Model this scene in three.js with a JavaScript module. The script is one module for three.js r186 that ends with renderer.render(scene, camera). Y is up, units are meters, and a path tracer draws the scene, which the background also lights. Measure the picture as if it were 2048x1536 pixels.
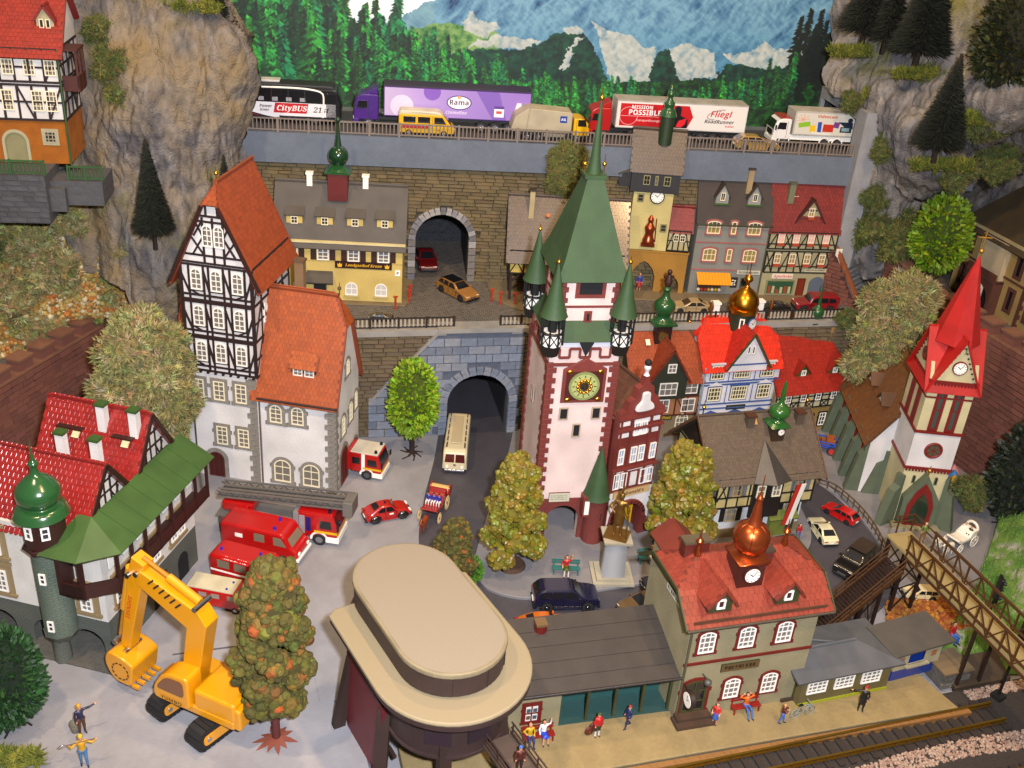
import*as THREE from'three';
import{mergeGeometries}from'three/addons/utils/BufferGeometryUtils.js';
import{ImprovedNoise}from'three/addons/math/ImprovedNoise.js';
import{MarchingCubes}from'three/addons/objects/MarchingCubes.js';
//- camera, light, exposure
const scene=new THREE.Scene();
const W=1024,H=768;
const camera=new THREE.PerspectiveCamera(41.0,W/H,0.5,600);
const PITCH=28*Math.PI/180,ROLL=4.6*Math.PI/180,EYE=60;
camera.position.set(0,EYE,0);
camera.rotation.set(-PITCH,0,ROLL);
scene.add(camera);
const renderer=new THREE.WebGLRenderer({antialias:true});
renderer.setSize(W,H);
renderer.toneMapping=THREE.LinearToneMapping;
renderer.toneMappingExposure=0.9;
renderer.shadowMap.enabled=true;
scene.background=new THREE.Color(0.25,0.225,0.195);
function spot(color,power,pos,target,angle,size,pen=0.5){
const l=new THREE.SpotLight(color,power,0,angle,pen,2);
l.position.set(...pos);l.target.position.set(...target);
l.castShadow=true;l.shadow.mapSize.set(2048,2048);l.shadow.radius=size;l.shadow.bias=-0.0005;
scene.add(l,l.target);return l;
}
// the camera's flash, just right of and above the lens, and three warm ceiling lamps of the exhibition room
spot(0xf4f5ff,54000,[4.5,66,2],[-4,12,-92],0.80,60,0.6);
spot(0xffdcae,30000,[-45,135,-25],[-10,5,-85],0.9,150);
spot(0xffcf96,30000,[48,130,-15],[15,5,-85],0.9,150);
spot(0xffdcae,22000,[0,150,-95],[0,20,-115],0.9,150);
//- small helpers
let seed=7;
function rnd(){seed=(seed+0x6D2B79F5)|0;let t=Math.imul(seed^(seed>>>15),1|seed);t=(t+Math.imul(t^(t>>>7),61|t))^t;return((t^(t>>>14))>>>0)/4294967296;}
const rr=(a,b)=>a+(b-a)*rnd();
const pick=(a)=>a[Math.floor(rnd()*a.length)];
const PN=new ImprovedNoise();
function fbm(x,y,z,o=4){let s=0,a=0.5,f=1;for(let i=0;i<o;i++){s+=a*PN.noise(x*f,y*f,z*f);a*=0.5;f*=2.03;}return s;}
const clamp=(x,a=0,b=1)=>Math.max(a,Math.min(b,x));
const mixc=(a,b,t)=>[a[0]+(b[0]-a[0])*t,a[1]+(b[1]-a[1])*t,a[2]+(b[2]-a[2])*t];
const V=(x,y,z)=>new THREE.Vector3(x,y,z);
// where a line of sight through the photograph (2048 x 1536) meets the level h: used to lay things out on the real ground, street and deck levels
const FOC=768/Math.tan(20.5*Math.PI/180);
function sight(px,py){
const x=(px-1024)/FOC,y=(768-py)/FOC,c=Math.cos(ROLL),s=Math.sin(ROLL),C=Math.cos(PITCH),S=Math.sin(PITCH);
const xc=x*c-y*s,yc=x*s+y*c;
return V(xc,yc*C-S,-yc*S-C);
}
function at(px,py,h=0){const r=sight(px,py);const t=(h-EYE)/r.y;return V(r.x*t,h,r.z*t);}
function atz(px,py,z){const r=sight(px,py);const t=z/r.z;return V(r.x*t,EYE+r.y*t,z);}
function rowOf(p){const C=Math.cos(PITCH),S=Math.sin(PITCH),c=Math.cos(ROLL),s=Math.sin(ROLL);const y0=p.y-EYE;const yc=y0*C-p.z*S,d=-(y0*S+p.z*C);const x=p.x/d,y=yc/d;return[1024+FOC*(x*c+y*s),768-FOC*(-x*s+y*c)];}
// a facade's frame: left and right foot of the facade, local x along it, z towards the viewer
function fr(a,b,h=0){
const A=Array.isArray(a)?at(a[0],a[1],h):a,B=Array.isArray(b)?at(b[0],b[1],h):b,d=B.clone().sub(A),w=Math.hypot(d.x,d.z),r=Math.atan2(-d.z,d.x);
const F={p:A,r,w,y:h};
F.world=(x,y,z)=>V(A.x+x*Math.cos(r)+z*Math.sin(r),h+y,A.z-x*Math.sin(r)+z*Math.cos(r));
F.h=(x,z,py)=>{let lo=-5,hi=70;for(let i=0;i<50;i++){const m=(lo+hi)/2;if(rowOf(F.world(x,m,z))[1]>py)lo=m;else hi=m;}return lo;};
F.L=(px,py,y=0)=>{const q=at(px,py,h+y),dx=q.x-A.x,dz=q.z-A.z;return[dx*Math.cos(r)-dz*Math.sin(r),dx*Math.sin(r)+dz*Math.cos(r)];};
return F;
}
//- textures (grain and wear only) and materials
function noiseTex(n,fn,srgb){
const d=new Uint8Array(n*n*4);
for(let j=0;j<n;j++)for(let i=0;i<n;i++){const c=fn(i/n,j/n);const k=(j*n+i)*4;for(let q=0;q<3;q++)d[k+q]=clamp(Array.isArray(c)?c[q]:c)*255;d[k+3]=255;}
const t=new THREE.DataTexture(d,n,n);t.wrapS=t.wrapT=THREE.RepeatWrapping;t.magFilter=THREE.LinearFilter;t.minFilter=THREE.LinearMipmapLinearFilter;t.generateMipmaps=true;
if(srgb)t.colorSpace=THREE.SRGBColorSpace;t.needsUpdate=true;return t;
}
// periodic value noise
function pnoise(n,s){const g=[];let q=s;const r=()=>{q=(q*1664525+1013904223)%4294967296;return q/4294967296;};for(let i=0;i<n*n;i++)g.push(r());return(u,v)=>{const x=u*n,y=v*n,i=Math.floor(x),j=Math.floor(y);let a=x-i,b=y-j;a=a*a*(3-2*a);b=b*b*(3-2*b);const G=(p,k)=>g[((k%n+n)%n)*n+((p%n+n)%n)];return(G(i,j)*(1-a)+G(i+1,j)*a)*(1-b)+(G(i,j+1)*(1-a)+G(i+1,j+1)*a)*b;};}
const n8=pnoise(8,3),n32=pnoise(32,5),n96=pnoise(96,9),n4=pnoise(4,2);
const TX={
grain:noiseTex(256,(u,v)=>0.35*n32(u,v)+0.65*n96(u,v)),
stone:noiseTex(256,(u,v)=>0.5*n8(u,v)+0.3*n32(u,v)+0.2*n96(u,v)),
wear:noiseTex(256,(u,v)=>{const q=0.9+0.1*(0.55*n4(u,v)+0.3*n8(u,v)+0.15*n96(u,v))*2-0.1;return[q,q,q];},true),
blotch:noiseTex(256,(u,v)=>{const q=0.84+0.16*(0.5*n8(u,v)+0.3*n32(u,v)+0.2*n96(u,v));return[q,q*0.995,q*0.98];},true),
brick:noiseTex(512,(u,v)=>{const r=v*24,row=Math.floor(r),x=u*12+(row%2)*0.5,a=x-Math.floor(x),b=r-row;return(a<0.05||b<0.1)?0.15:0.75+0.25*n96(u,v);}),
cobble:noiseTex(512,(u,v)=>{const r=v*16,row=Math.floor(r),x=u*16+(row%2)*0.5,a=(x-Math.floor(x))-0.5,b=(r-row)-0.5;const e=Math.max(Math.abs(a),Math.abs(b));return e>0.4?0.1:0.6+0.35*n96(u,v);}),
};
TX.cobbleC=noiseTex(512,(u,v)=>{const r=v*16,row=Math.floor(r),x=u*16+(row%2)*0.5,cell=Math.floor(x),a=(x-cell)-0.5,b=(r-row)-0.5;const e=Math.max(Math.abs(a),Math.abs(b));const k=e>0.42?1.0:0.62+0.2*n96((cell%16)/16+0.03,row/16+0.03)+0.08*n96(u,v);return[k,k,k];},true);
const tc=new Map();
function texRep(name,s){const k=name+s;if(!tc.has(k)){const t=TX[name].clone();t.repeat.set(1/s,1/s);t.needsUpdate=true;tc.set(k,t);}return tc.get(k);}
const mc=new Map();
// hex colour, roughness; o: bump (texture, metres per tile, depth), map (texture, metres per tile), metal, coat
function mat(c,rough=0.6,o={}){
const k=c+'|'+rough+'|'+JSON.stringify(o);
if(mc.has(k))return mc.get(k);
const P={color:new THREE.Color(c),roughness:rough,metalness:o.metal||0};
if(o.vc)P.vertexColors=true;
if(o.ds)P.side=THREE.DoubleSide;
const m=o.coat||o.trans?new THREE.MeshPhysicalMaterial(P):new THREE.MeshStandardMaterial(P);
if(o.coat){m.clearcoat=o.coat;m.clearcoatRoughness=0.15;}
if(o.trans){m.transmission=o.trans;m.thickness=0;}
if(o.bump){m.bumpMap=texRep(o.bump[0],o.bump[1]);m.bumpScale=o.bump[2];}
if(o.map)m.map=texRep(o.map[0],o.map[1]);
mc.set(k,m);return m;
}
const plaster=(c,r=0.75)=>mat(c,r,{bump:['grain',3,0.02],map:['wear',9]});
const plastic=(c,r=0.5)=>mat(c,r,{bump:['grain',2,0.012],map:['wear',5]});
const stoneM=(c,r=0.85)=>mat(c,r,{bump:['stone',3,0.08],map:['blotch',4]});
const brickM=(c,s=4)=>mat(c,0.8,{bump:['brick',s,0.05],map:['wear',7]});
const paint=(c,r=0.3)=>mat(c,r,{coat:0.6});
const chrome=mat(0xc8c8cc,0.22,{metal:1}),gold=mat(0xd8a03a,0.28,{metal:1}),black=mat(0x101012,0.5),rubber=mat(0x18181a,0.75),white=mat(0xe9e6dc,0.5),cream=mat(0xe0d8b8,0.6);
const glassD=mat(0x2a2c30,0.12,{coat:0.5}),glassC=mat(0x6f6a62,0.2),glassW=mat(0xb9b6ae,0.3),glassY=mat(0x8c7a45,0.3),glassK=mat(0x15171b,0.1,{coat:0.8});
const greenP=mat(0x1d4a24,0.3,{coat:0.5});
//- geometry
function fix(g){if(g.index)g=g.toNonIndexed();for(const k of Object.keys(g.attributes))if(!['position','normal','uv','color'].includes(k))g.deleteAttribute(k);if(!g.attributes.normal)g.computeVertexNormals();if(!g.attributes.uv)g.setAttribute('uv',new THREE.BufferAttribute(new Float32Array(g.attributes.position.count*2),2));g.clearGroups();return g;}
function metricUV(g){
const p=g.attributes.position,n=g.attributes.normal,u=g.attributes.uv;
for(let i=0;i<p.count;i++){const k=i-i%3,S=(q)=>Math.abs(n[q](k)+n[q](k+1)+n[q](k+2)),ax=S('getX'),ay=S('getY'),az=S('getZ');if(ay>ax&&ay>az)u.setXY(i,p.getX(i),p.getZ(i));else if(ax>az)u.setXY(i,p.getZ(i),p.getY(i));else u.setXY(i,p.getX(i),p.getY(i));}
return g;
}
function box(x0,y0,z0,x1,y1,z1){const g=new THREE.BoxGeometry(Math.abs(x1-x0),Math.abs(y1-y0),Math.abs(z1-z0));g.translate((x0+x1)/2,(y0+y1)/2,(z0+z1)/2);return fix(g);}
const bc=(x,y,z,w,h,d)=>box(x-w/2,y,z-d/2,x+w/2,y+h,z+d/2);
function prism(pts,z0,z1,holes,bev=0){
const s=pts instanceof THREE.Shape?pts:new THREE.Shape(pts.map((p)=>new THREE.Vector2(p[0],p[1])));
if(holes)s.holes=holes.map((h)=>h instanceof THREE.Path?h:new THREE.Path(h.map((p)=>new THREE.Vector2(p[0],p[1]))));
const g=new THREE.ExtrudeGeometry(s,{depth:z1-z0-2*bev,bevelEnabled:bev>0,bevelSize:bev,bevelThickness:bev,bevelOffset:-bev,bevelSegments:2,curveSegments:10});g.translate(0,0,z0+bev);return fix(g);
}
// the outline seen from above (x, z), standing from y0 to y1
function pillar(pts,y0,y1,bev=0,holes){const g=prism(pts.map((p)=>[p[0],-p[1]]),0,y1-y0,holes&&holes.map((h)=>h.map((p)=>[p[0],-p[1]])),bev);g.rotateX(-Math.PI/2);g.translate(0,y0,0);return g;}
// profile in (z, y), from x0 to x1
function prismX(pts,x0,x1,bev=0){const g=prism(pts.map((p)=>[-p[0],p[1]]),0,x1-x0,null,bev);g.rotateY(Math.PI/2);g.translate(x0,0,0);return g;}
function cyl(r0,r1,y0,y1,x=0,z=0,seg=16){const g=new THREE.CylinderGeometry(r1,r0,y1-y0,seg);g.translate(x,(y0+y1)/2,z);return fix(g);}
function rod(a,b,r=0.05,seg=6,r2=r){const A=V(...a),B=V(...b),d=B.clone().sub(A),l=d.length();const g=new THREE.CylinderGeometry(r2,r,l,seg);g.translate(0,l/2,0);g.applyQuaternion(new THREE.Quaternion().setFromUnitVectors(V(0,1,0),d.normalize()));g.translate(A.x,A.y,A.z);return fix(g);}
// square bar between two points
function bar(a,b,w=0.1,h=w){const A=V(...a),B=V(...b),d=B.clone().sub(A),l=d.length();const g=new THREE.BoxGeometry(l,h,w);g.translate(l/2,0,0);const x=d.normalize(),up=Math.abs(x.y)>0.98?V(0,0,1):V(0,1,0),z=V().crossVectors(x,up).normalize(),y=V().crossVectors(z,x);g.applyMatrix4(new THREE.Matrix4().makeBasis(x,y,z).setPosition(A));return fix(g);}
function ball(r,x=0,y=0,z=0,a=16,b=12){const g=new THREE.SphereGeometry(r,a,b);g.translate(x,y,z);return fix(g);}
function lathe(pts,seg=20,x=0,z=0){const g=new THREE.LatheGeometry(pts.map((p)=>new THREE.Vector2(p[0],p[1])),seg);g.translate(x,0,z);return fix(g);}
function smooth(pts,n=28){const c=new THREE.CatmullRomCurve3(pts.map((p)=>V(p[0],p[1],0)),false,'centripetal');return c.getPoints(n).map((p)=>[Math.max(p.x,0.001),p.y]);}
function tube(pts,r,seg=40,k=6){return fix(new THREE.TubeGeometry(new THREE.CatmullRomCurve3(pts.map((p)=>V(...p))),seg,r,k));}
// flat plate through 3-D points, t thick below its outer face (points counter-clockwise seen from outside)
function basis3(P){const A=P[0],u=P[1].clone().sub(A).normalize();const n=V().crossVectors(P[1].clone().sub(A),P[P.length-1].clone().sub(A)).normalize();const v=V().crossVectors(n,u);return{A,u,v,n,M:new THREE.Matrix4().makeBasis(u,v,n).setPosition(A),q:P.map((p)=>{const d=p.clone().sub(A);return[d.dot(u),d.dot(v)];})};}
function plate(P,t=0.15){P=P.map((p)=>p.isVector3?p:V(...p));const b=basis3(P),g=prism(b.q,-t,0);g.applyMatrix4(b.M);return g;}
function rot(g,rx=0,ry=0,rz=0){if(rx)g.rotateX(rx);if(ry)g.rotateY(ry);if(rz)g.rotateZ(rz);return g;}
function mv(g,x,y,z){g.translate(x,y,z);return g;}
function inside(q,x,y){let c=false;for(let i=0,j=q.length-1;i<q.length;j=i++)if((q[i][1]>y)!==(q[j][1]>y)&&x<(q[j][0]-q[i][0])*(y-q[i][1])/(q[j][1]-q[i][1])+q[i][0])c=!c;return c;}
// a rounded box
function rbox(x0,y0,z0,x1,y1,z1,r=0.1){r=Math.min(r,(x1-x0)/2.05,(y1-y0)/2.05,(z1-z0)/2.05);return prism(rrect(x0+0,y0,x1,y1,r),z0,z1,null,r*0.6);}
function rrect(x0,y0,x1,y1,r){const s=new THREE.Shape();s.moveTo(x0+r,y0);s.lineTo(x1-r,y0);s.quadraticCurveTo(x1,y0,x1,y0+r);s.lineTo(x1,y1-r);s.quadraticCurveTo(x1,y1,x1-r,y1);s.lineTo(x0+r,y1);s.quadraticCurveTo(x0,y1,x0,y1-r);s.lineTo(x0,y0+r);s.quadraticCurveTo(x0,y0,x0+r,y0);return s;}
//- things and parts
const taken={};
function numbered(n){n=n.replace(/_\d{3}$/,'');const k=taken[n]=(taken[n]??-1)+1;return k?n+'_'+String(k).padStart(3,'0'):n;}
function tag(o,label,category,group,kind){if(label)o.userData.label=label;if(category)o.userData.category=category;if(group)o.userData.group=group;if(kind)o.userData.kind=kind;return o;}
function thing(name,label,category,p=[0,0,0],ry=0,group){
const o=new THREE.Group();o.name=numbered(name);scene.add(o);if(p.isVector3)o.position.copy(p);else o.position.set(...p);o.rotation.y=ry;return tag(o,label,category,group);
}
function lit(m){m.castShadow=m.receiveShadow=true;return m;}
function put(name,geos,m,parent=scene,label){
geos=(Array.isArray(geos)?geos:[geos]).map(fix);
const hasC=geos.some((g)=>g.attributes.color);
let g=geos.length>1?mergeGeometries(geos):geos[0];
if(!g)throw new Error('merge '+name);
if(m.map&&!m.userData.own||m.bumpMap)metricUV(g);
const o=lit(new THREE.Mesh(g,m));o.name=parent===scene?numbered(name):name;parent.add(o);if(label)o.userData.label=label;return o;
}
function struct(name,geos,m){const o=put(name,geos,m);o.userData.kind='structure';return o;}
function copy(o,p,ry,label,group){const c=o.clone();c.name=numbered(o.name);scene.add(c);c.position.copy(p);if(ry!==undefined)c.rotation.y=ry;c.userData={...o.userData};if(label)c.userData.label=label;if(group)c.userData.group=group;return c;}
// many alike small pieces as one part
function many(name,g,m,list,parent,color){
const o=new THREE.InstancedMesh(fix(g),m,list.length),c=new THREE.Color();
list.forEach((M,i)=>{o.setMatrixAt(i,M);if(color){color(c,i);o.setColorAt(i,c);}});
o.name=parent===scene?numbered(name):name;o.userData.kind='stuff';lit(o);parent.add(o);return o;
}
function bake(name,g,m,list,parent,C){
g=fix(g);const p=g.attributes.position,q=g.attributes.normal,n=p.count,P=new Float32Array(n*3*list.length),N=new Float32Array(P.length),K=new Float32Array(P.length),v=V(0,0,0),nm=new THREE.Matrix3();let k=0;
list.forEach((M,i)=>{nm.getNormalMatrix(M);for(let j=0;j<n;j++,k+=3){v.fromBufferAttribute(p,j).applyMatrix4(M);v.toArray(P,k);v.fromBufferAttribute(q,j).applyMatrix3(nm).normalize();v.toArray(N,k);K[k]=C[i][0];K[k+1]=C[i][1];K[k+2]=C[i][2];}});
const o=new THREE.BufferGeometry();o.setAttribute('position',new THREE.BufferAttribute(P,3));o.setAttribute('normal',new THREE.BufferAttribute(N,3));o.setAttribute('uv',new THREE.BufferAttribute(new Float32Array(n*2*list.length),2));o.setAttribute('color',new THREE.BufferAttribute(K,3));
const r=lit(new THREE.Mesh(o,m));r.name=name;parent.add(r);return r;
}
const Q=(rx,ry,rz)=>new THREE.Quaternion().setFromEuler(new THREE.Euler(rx,ry,rz));
const M4=(p,q,s)=>new THREE.Matrix4().compose(p,q,typeof s==='number'?V(s,s,s):s);
//- building kit
const face=(o,x=0,y=0,z=0,r=0)=>({o,x,y,z,r});
function onFace(f,m,u,v,d=0){m.position.set(f.x+u*Math.cos(f.r)+d*Math.sin(f.r),f.y+v,f.z-u*Math.sin(f.r)+d*Math.cos(f.r));m.rotation.y=f.r;return m;}
function archShape(w,h,rise,x=0,y=0){const s=new THREE.Shape();s.moveTo(x-w/2,y);s.lineTo(x+w/2,y);s.lineTo(x+w/2,y+h-rise);if(rise>0){const R=(w*w/4+rise*rise)/(2*rise),cy=y+h-R,a=Math.asin(Math.min(1,w/2/R));const a0=Math.PI/2-a;if(rise>=w/2-0.001)s.absarc(x,y+h-w/2,w/2,0,Math.PI,false);else s.absarc(x,cy,R,a0,Math.PI-a0,false);}else s.lineTo(x-w/2,y+h);return s;}
const gc=new Map();
const cached=(k,f)=>{if(!gc.has(k))gc.set(k,f());return gc.get(k);};
const WS={nx:2,ny:2,rise:0,fm:white,pm:glassW,fw:0.1};
function child(name,g,m,parent){const o=lit(new THREE.Mesh(g,m));o.name=name;parent.add(o);return o;}
// a window: frame with bars, its pane, stone surround, sill, shutters
function win(f,u,v,w,h,o={}){
o={...WS,...o};
const k=[w.toFixed(2),h.toFixed(2),o.nx,o.ny,o.rise,o.fw].join();
const fg=cached('wf'+k,()=>{const out=archShape(w,h,o.rise*w),b=o.fw;out.holes=[archShape(w-2*b,h-2*b,Math.max(0,o.rise*(w-2*b)),0,b)];const gs=[prism(out,0,0.12)],t=b*0.55;for(let i=1;i<o.nx;i++)gs.push(bc(-w/2+w*i/o.nx,b*0.6,0.05,t,h-b*1.2-(o.rise?o.rise*w*(Math.abs(i/o.nx-0.5)*1.2):0),0.08));for(let j=1;j<o.ny;j++)gs.push(bc(0,h*j/o.ny-t/2,0.048,w-b*1.2,t,0.072));return mergeGeometries(gs);});
const m=onFace(f,child(o.name||'window',fg,o.fm,f.o),u,v,0.02);
child('pane',cached('wp'+k,()=>prism(archShape(w-0.06,h-0.06,o.rise*(w-0.06),0,0.03),0,0.03)),o.pm,m);
if(o.sm){const s=o.sw||0.22;child('surround',cached('ws'+k+s+(o.ears||0),()=>{const q=archShape(w+2*s,h+2*s*(o.noBase?0.55:1),o.rise*(w+2*s),0,o.noBase?-0.02:-s);q.holes=[archShape(w,h,o.rise*w)];const gs=[prism(q,-0.01,0.09)];if(o.ears)for(const a of[-1,1]){gs.push(bc(a*(w/2+s),-s*1.1,0.036,s*1.2,s*1.4,0.1));gs.push(bc(a*(w/2+s*0.9),h*0.62,0.036,s*1.2,s*1.3,0.1));}return mergeGeometries(gs);}),o.sm,m);}
if(o.sill)child('sill',cached('wl'+w.toFixed(2),()=>bc(0,-0.16,0.14,w+0.3,0.14,0.3)),o.sill,m);
if(o.head)child('head',cached('wh'+w.toFixed(2)+h.toFixed(2)+o.headT,()=>o.headT==='ped'?prism([[-w*0.62,h+0.2],[w*0.62,h+0.2],[0,h+0.2+w*0.32]],0,0.16):bc(0,h+0.12,0.1,w+0.4,0.16,0.26)),o.head,m);
if(o.sh)for(const s of[-1,1]){const q=onFace(f,child('shutter',cached('wsh'+w.toFixed(2)+h.toFixed(2),()=>{const gs=[bc(0,0,0.03,w*0.5,h,0.06)];for(let i=0;i<6;i++)gs.push(bc(0,h*(0.1+i*0.14),0.07,w*0.4,h*0.07,0.05));return mergeGeometries(gs);}),o.sh,f.o),u+s*w*0.82,v,0.02);}
if(o.flowers)child('flower_box',cached('fb'+w.toFixed(2),()=>{const gs=[bc(0,-0.3,0.2,w,0.25,0.3)];return mergeGeometries(gs);}),o.flowers,m);
return m;
}
const UB=fix(new THREE.BoxGeometry(1,1,1));
let beamK=0;
function beam(f,m,x0,y0,x1,y1,w=0.2,d=0.1,name='timber_beam'){
const b=child(name,UB,m,f.o),l=Math.hypot(x1-x0,y1-y0),dd=d+(beamK++%9)*0.006;
b.scale.set(l,w,dd);onFace(f,b,(x0+x1)/2,(y0+y1)/2,dd/2-0.02);
b.rotation.order='YZX';b.rotation.z=Math.atan2(y1-y0,x1-x0);return b;
}
const beams=(f,m,list,w,d,name)=>list.forEach((b)=>beam(f,m,b[0],b[1],b[2],b[3],b[4]||w,d,name));
// framing of a rectangular storey: sills, posts and braces per bay ('/', '\\', 'X', '-', ' ')
function storey(f,m,x0,x1,y0,y1,posts,braces,w=0.2,mid){
beam(f,m,x0,y0,x1,y0,w);beam(f,m,x0,y1,x1,y1,w);
const n=posts;const xs=Array.isArray(n)?n:Array.from({length:n+1},(_,i)=>x0+(x1-x0)*i/n);
xs.forEach((x)=>beam(f,m,x,y0,x,y1,w));
for(let i=0;i+1<xs.length;i++){const c=braces[i%braces.length],a=xs[i],b=xs[i+1];if(c==='/'||c==='X')beam(f,m,a,y0,b,y1,w*0.85);if(c==='\\'||c==='X')beam(f,m,a,y1,b,y0,w*0.85);if(c==='-')beam(f,m,a,(y0+y1)/2,b,(y0+y1)/2,w*0.85);}
if(mid)beam(f,m,x0,y0+(y1-y0)*mid,x1,y0+(y1-y0)*mid,w*0.85);
}
const TILE={
flat:()=>{const g=new THREE.BoxGeometry(0.94,1.2,0.12);g.translate(0,0.05,0.06);g.rotateX(-0.1);return fix(g);},
round:()=>{const s=new THREE.Shape();s.moveTo(-0.46,0.6);s.lineTo(-0.46,-0.3);s.absarc(0,-0.3,0.46,Math.PI,0,false);s.lineTo(0.46,0.6);const g=new THREE.ExtrudeGeometry(s,{depth:0.06,bevelEnabled:true,bevelSize:0.04,bevelThickness:0.05,bevelSegments:1,curveSegments:4});g.rotateX(-0.14);return fix(g);},
pan:()=>{const g=new THREE.CylinderGeometry(0.5,0.5,1.2,7,1,true,-Math.PI/2,Math.PI);g.scale(1,1,0.35);g.rotateX(0.06);return fix(g);},
};
// one roof slope: slab, and its tiles as one part
function slope(t,P,m,o={}){
P=P.map((p)=>p.isVector3?p:V(...p));
const r=put(o.name||'roof',plate(P,o.t||0.2),m,t,o.label);
if(o.tile){
const b=basis3(P),w=o.tw||0.45,h=o.th||0.5,L=[];let x0=1e9,x1=-1e9,y0=1e9,y1=-1e9;
b.q.forEach((q)=>{x0=Math.min(x0,q[0]);x1=Math.max(x1,q[0]);y0=Math.min(y0,q[1]);y1=Math.max(y1,q[1]);});
let row=0;
for(let y=y0+h*0.45;y<y1;y+=h,row++)for(let x=x0+w*(row%2?0.5:1);x<x1+w;x+=w)if(inside(b.q,x-w*0.42,y)&&inside(b.q,x+w*0.42,y)){const mt=new THREE.Matrix4().makeTranslation(x,y,0.01+0.02*rnd());mt.multiply(new THREE.Matrix4().makeRotationZ((rnd()-0.5)*0.03));mt.scale(V(w,h,Math.min(w,h)*(o.tz||0.6)));L.push(b.M.clone().multiply(mt));}
if(L.length){const base=o.tc?new THREE.Color(o.tc):m.color;many('roof_tile',cached('tile'+o.tile,TILE[o.tile]),o.tm||mat(0xffffff,o.tr??0.55,{coat:o.coat||0}),L,r,(c)=>{c.copy(base);c.multiplyScalar(rr(0.86,1.1));});}
}
return r;
}
// saddle roof: ridge along x ('x') or along z ('z'); e eaves overhang, g gable overhang
function saddle(t,x0,x1,z0,z1,y,h,axis,m,o={}){
const e=o.e??0.5,g=o.g??0.3,hp=o.hip||0;
if(axis==='x'){
const zm=(z0+z1)/2,k=h/((z1-z0)/2),lo=y-e*k,ht=y+h+0.02;
slope(t,[[x0-g,lo,z1+e],[x1+g,lo,z1+e],[x1+g-hp,ht,zm],[x0-g+hp,ht,zm]],m,o);
slope(t,[[x1+g,lo,z0-e],[x0-g,lo,z0-e],[x0-g+hp,ht,zm],[x1+g-hp,ht,zm]],m,o);
if(hp){slope(t,[[x1+g,lo,z1+e],[x1+g,lo,z0-e],[x1+g-hp,ht,zm]],m,o);slope(t,[[x0-g,lo,z0-e],[x0-g,lo,z1+e],[x0-g+hp,ht,zm]],m,o);}
put('ridge',rod([x0-g+hp,ht+0.05,zm],[x1+g-hp,ht+0.05,zm],0.14,8),o.rm||m,t);
}else{
const xm=(x0+x1)/2,k=h/((x1-x0)/2),lo=y-e*k,ht=y+h+0.02;
slope(t,[[x1+e,lo,z1+g],[x1+e,lo,z0-g],[xm,ht,z0-g],[xm,ht,z1+g]],m,o);
slope(t,[[x0-e,lo,z0-g],[x0-e,lo,z1+g],[xm,ht,z1+g],[xm,ht,z0-g]],m,o);
put('ridge',rod([xm,ht+0.05,z0-g],[xm,ht+0.05,z1+g],0.14,8),o.rm||m,t);
}
}
// flat print: lettering on a board or vehicle side
function canvasTex(w,h,draw){const c=document.createElement('canvas');c.width=w;c.height=h;const x=c.getContext('2d');draw(x,w,h);const t=new THREE.CanvasTexture(c);t.colorSpace=THREE.SRGBColorSpace;t.magFilter=THREE.LinearFilter;t.anisotropy=8;return t;}
function printMat(tex,rough=0.45){const m=new THREE.MeshStandardMaterial({map:tex,roughness:rough});m.userData.own=true;return m;}
function textTex(txt,fg,bg,font='bold 60px sans-serif',w=512,h=96){return canvasTex(w,h,(x)=>{x.fillStyle=bg;x.fillRect(0,0,w,h);x.fillStyle=fg;x.font=font;x.textAlign='center';x.textBaseline='middle';x.fillText(txt,w/2,h/2,w*0.94);});}
function marks(fg,bg,w=256,h=64,n=9,rows=1){return canvasTex(w,h,(x)=>{x.fillStyle=bg;x.fillRect(0,0,w,h);x.fillStyle=fg;for(let r=0;r<rows;r++)for(let i=0;i<n;i++)x.fillRect(w*(0.08+0.84*i/n),h*(0.2+0.65*r/rows)+rr(0,h*0.06),w*0.55/n*rr(0.5,1.2),h*0.5/rows*rr(0.6,1));});}
function board(f,name,u,v,w,h,tex,edge=black,d=0.12){
const b=onFace(f,child(name,bc(0,0,d/2,w,h,d),edge,f.o),u,v,0);
const g=new THREE.PlaneGeometry(w*0.985,h*0.97);g.translate(0,h/2,d+0.012);child('lettering',fix(g),printMat(tex),b);return b;
}
const onion=(s,y0,pts)=>lathe(smooth(pts.map((p)=>[p[0]*s,y0+p[1]*s]),40),24);
//- the setting
const TERR=13,DECK=30,KERB=0.35;
const mPave=mat(0x929298,0.5,{bump:['grain',5,0.015],map:['blotch',34]});
const mIsland=mat(0x7f7e82,0.55,{bump:['grain',4,0.015],map:['blotch',26]});
const mRoad=mat(0x45434a,0.55,{bump:['grain',3,0.02],map:['blotch',12]});
struct('ground',pillar([[-140,-190],[140,-190],[140,60],[-140,60]],-1,0),mPave);
const gpts=(l,h=0)=>l.map(([x,y])=>{const p=at(x,y,h);return[p.x,p.z];});
function curve2(l,h,n=60){const c=new THREE.CatmullRomCurve3(l.map(([x,y])=>at(x,y,h)),false,'centripetal');return c.getPoints(n).map((p)=>[p.x,p.z]);}
// asphalt road out of the lower tunnel, past the water tower and round the island
struct('road',pillar([...curve2([[878,862],[868,920],[848,1000],[838,1090],[870,1210],[960,1330]],0),...gpts([[1320,1290]]),...curve2([[1600,1330],[1790,1180],[1752,1080],[1700,1020],[1630,965],[1560,940]],0),...gpts([[1500,960],[1300,1000],[1100,900],[1022,862],[1010,830],[890,830]])],0.004,0.03),mRoad);
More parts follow.
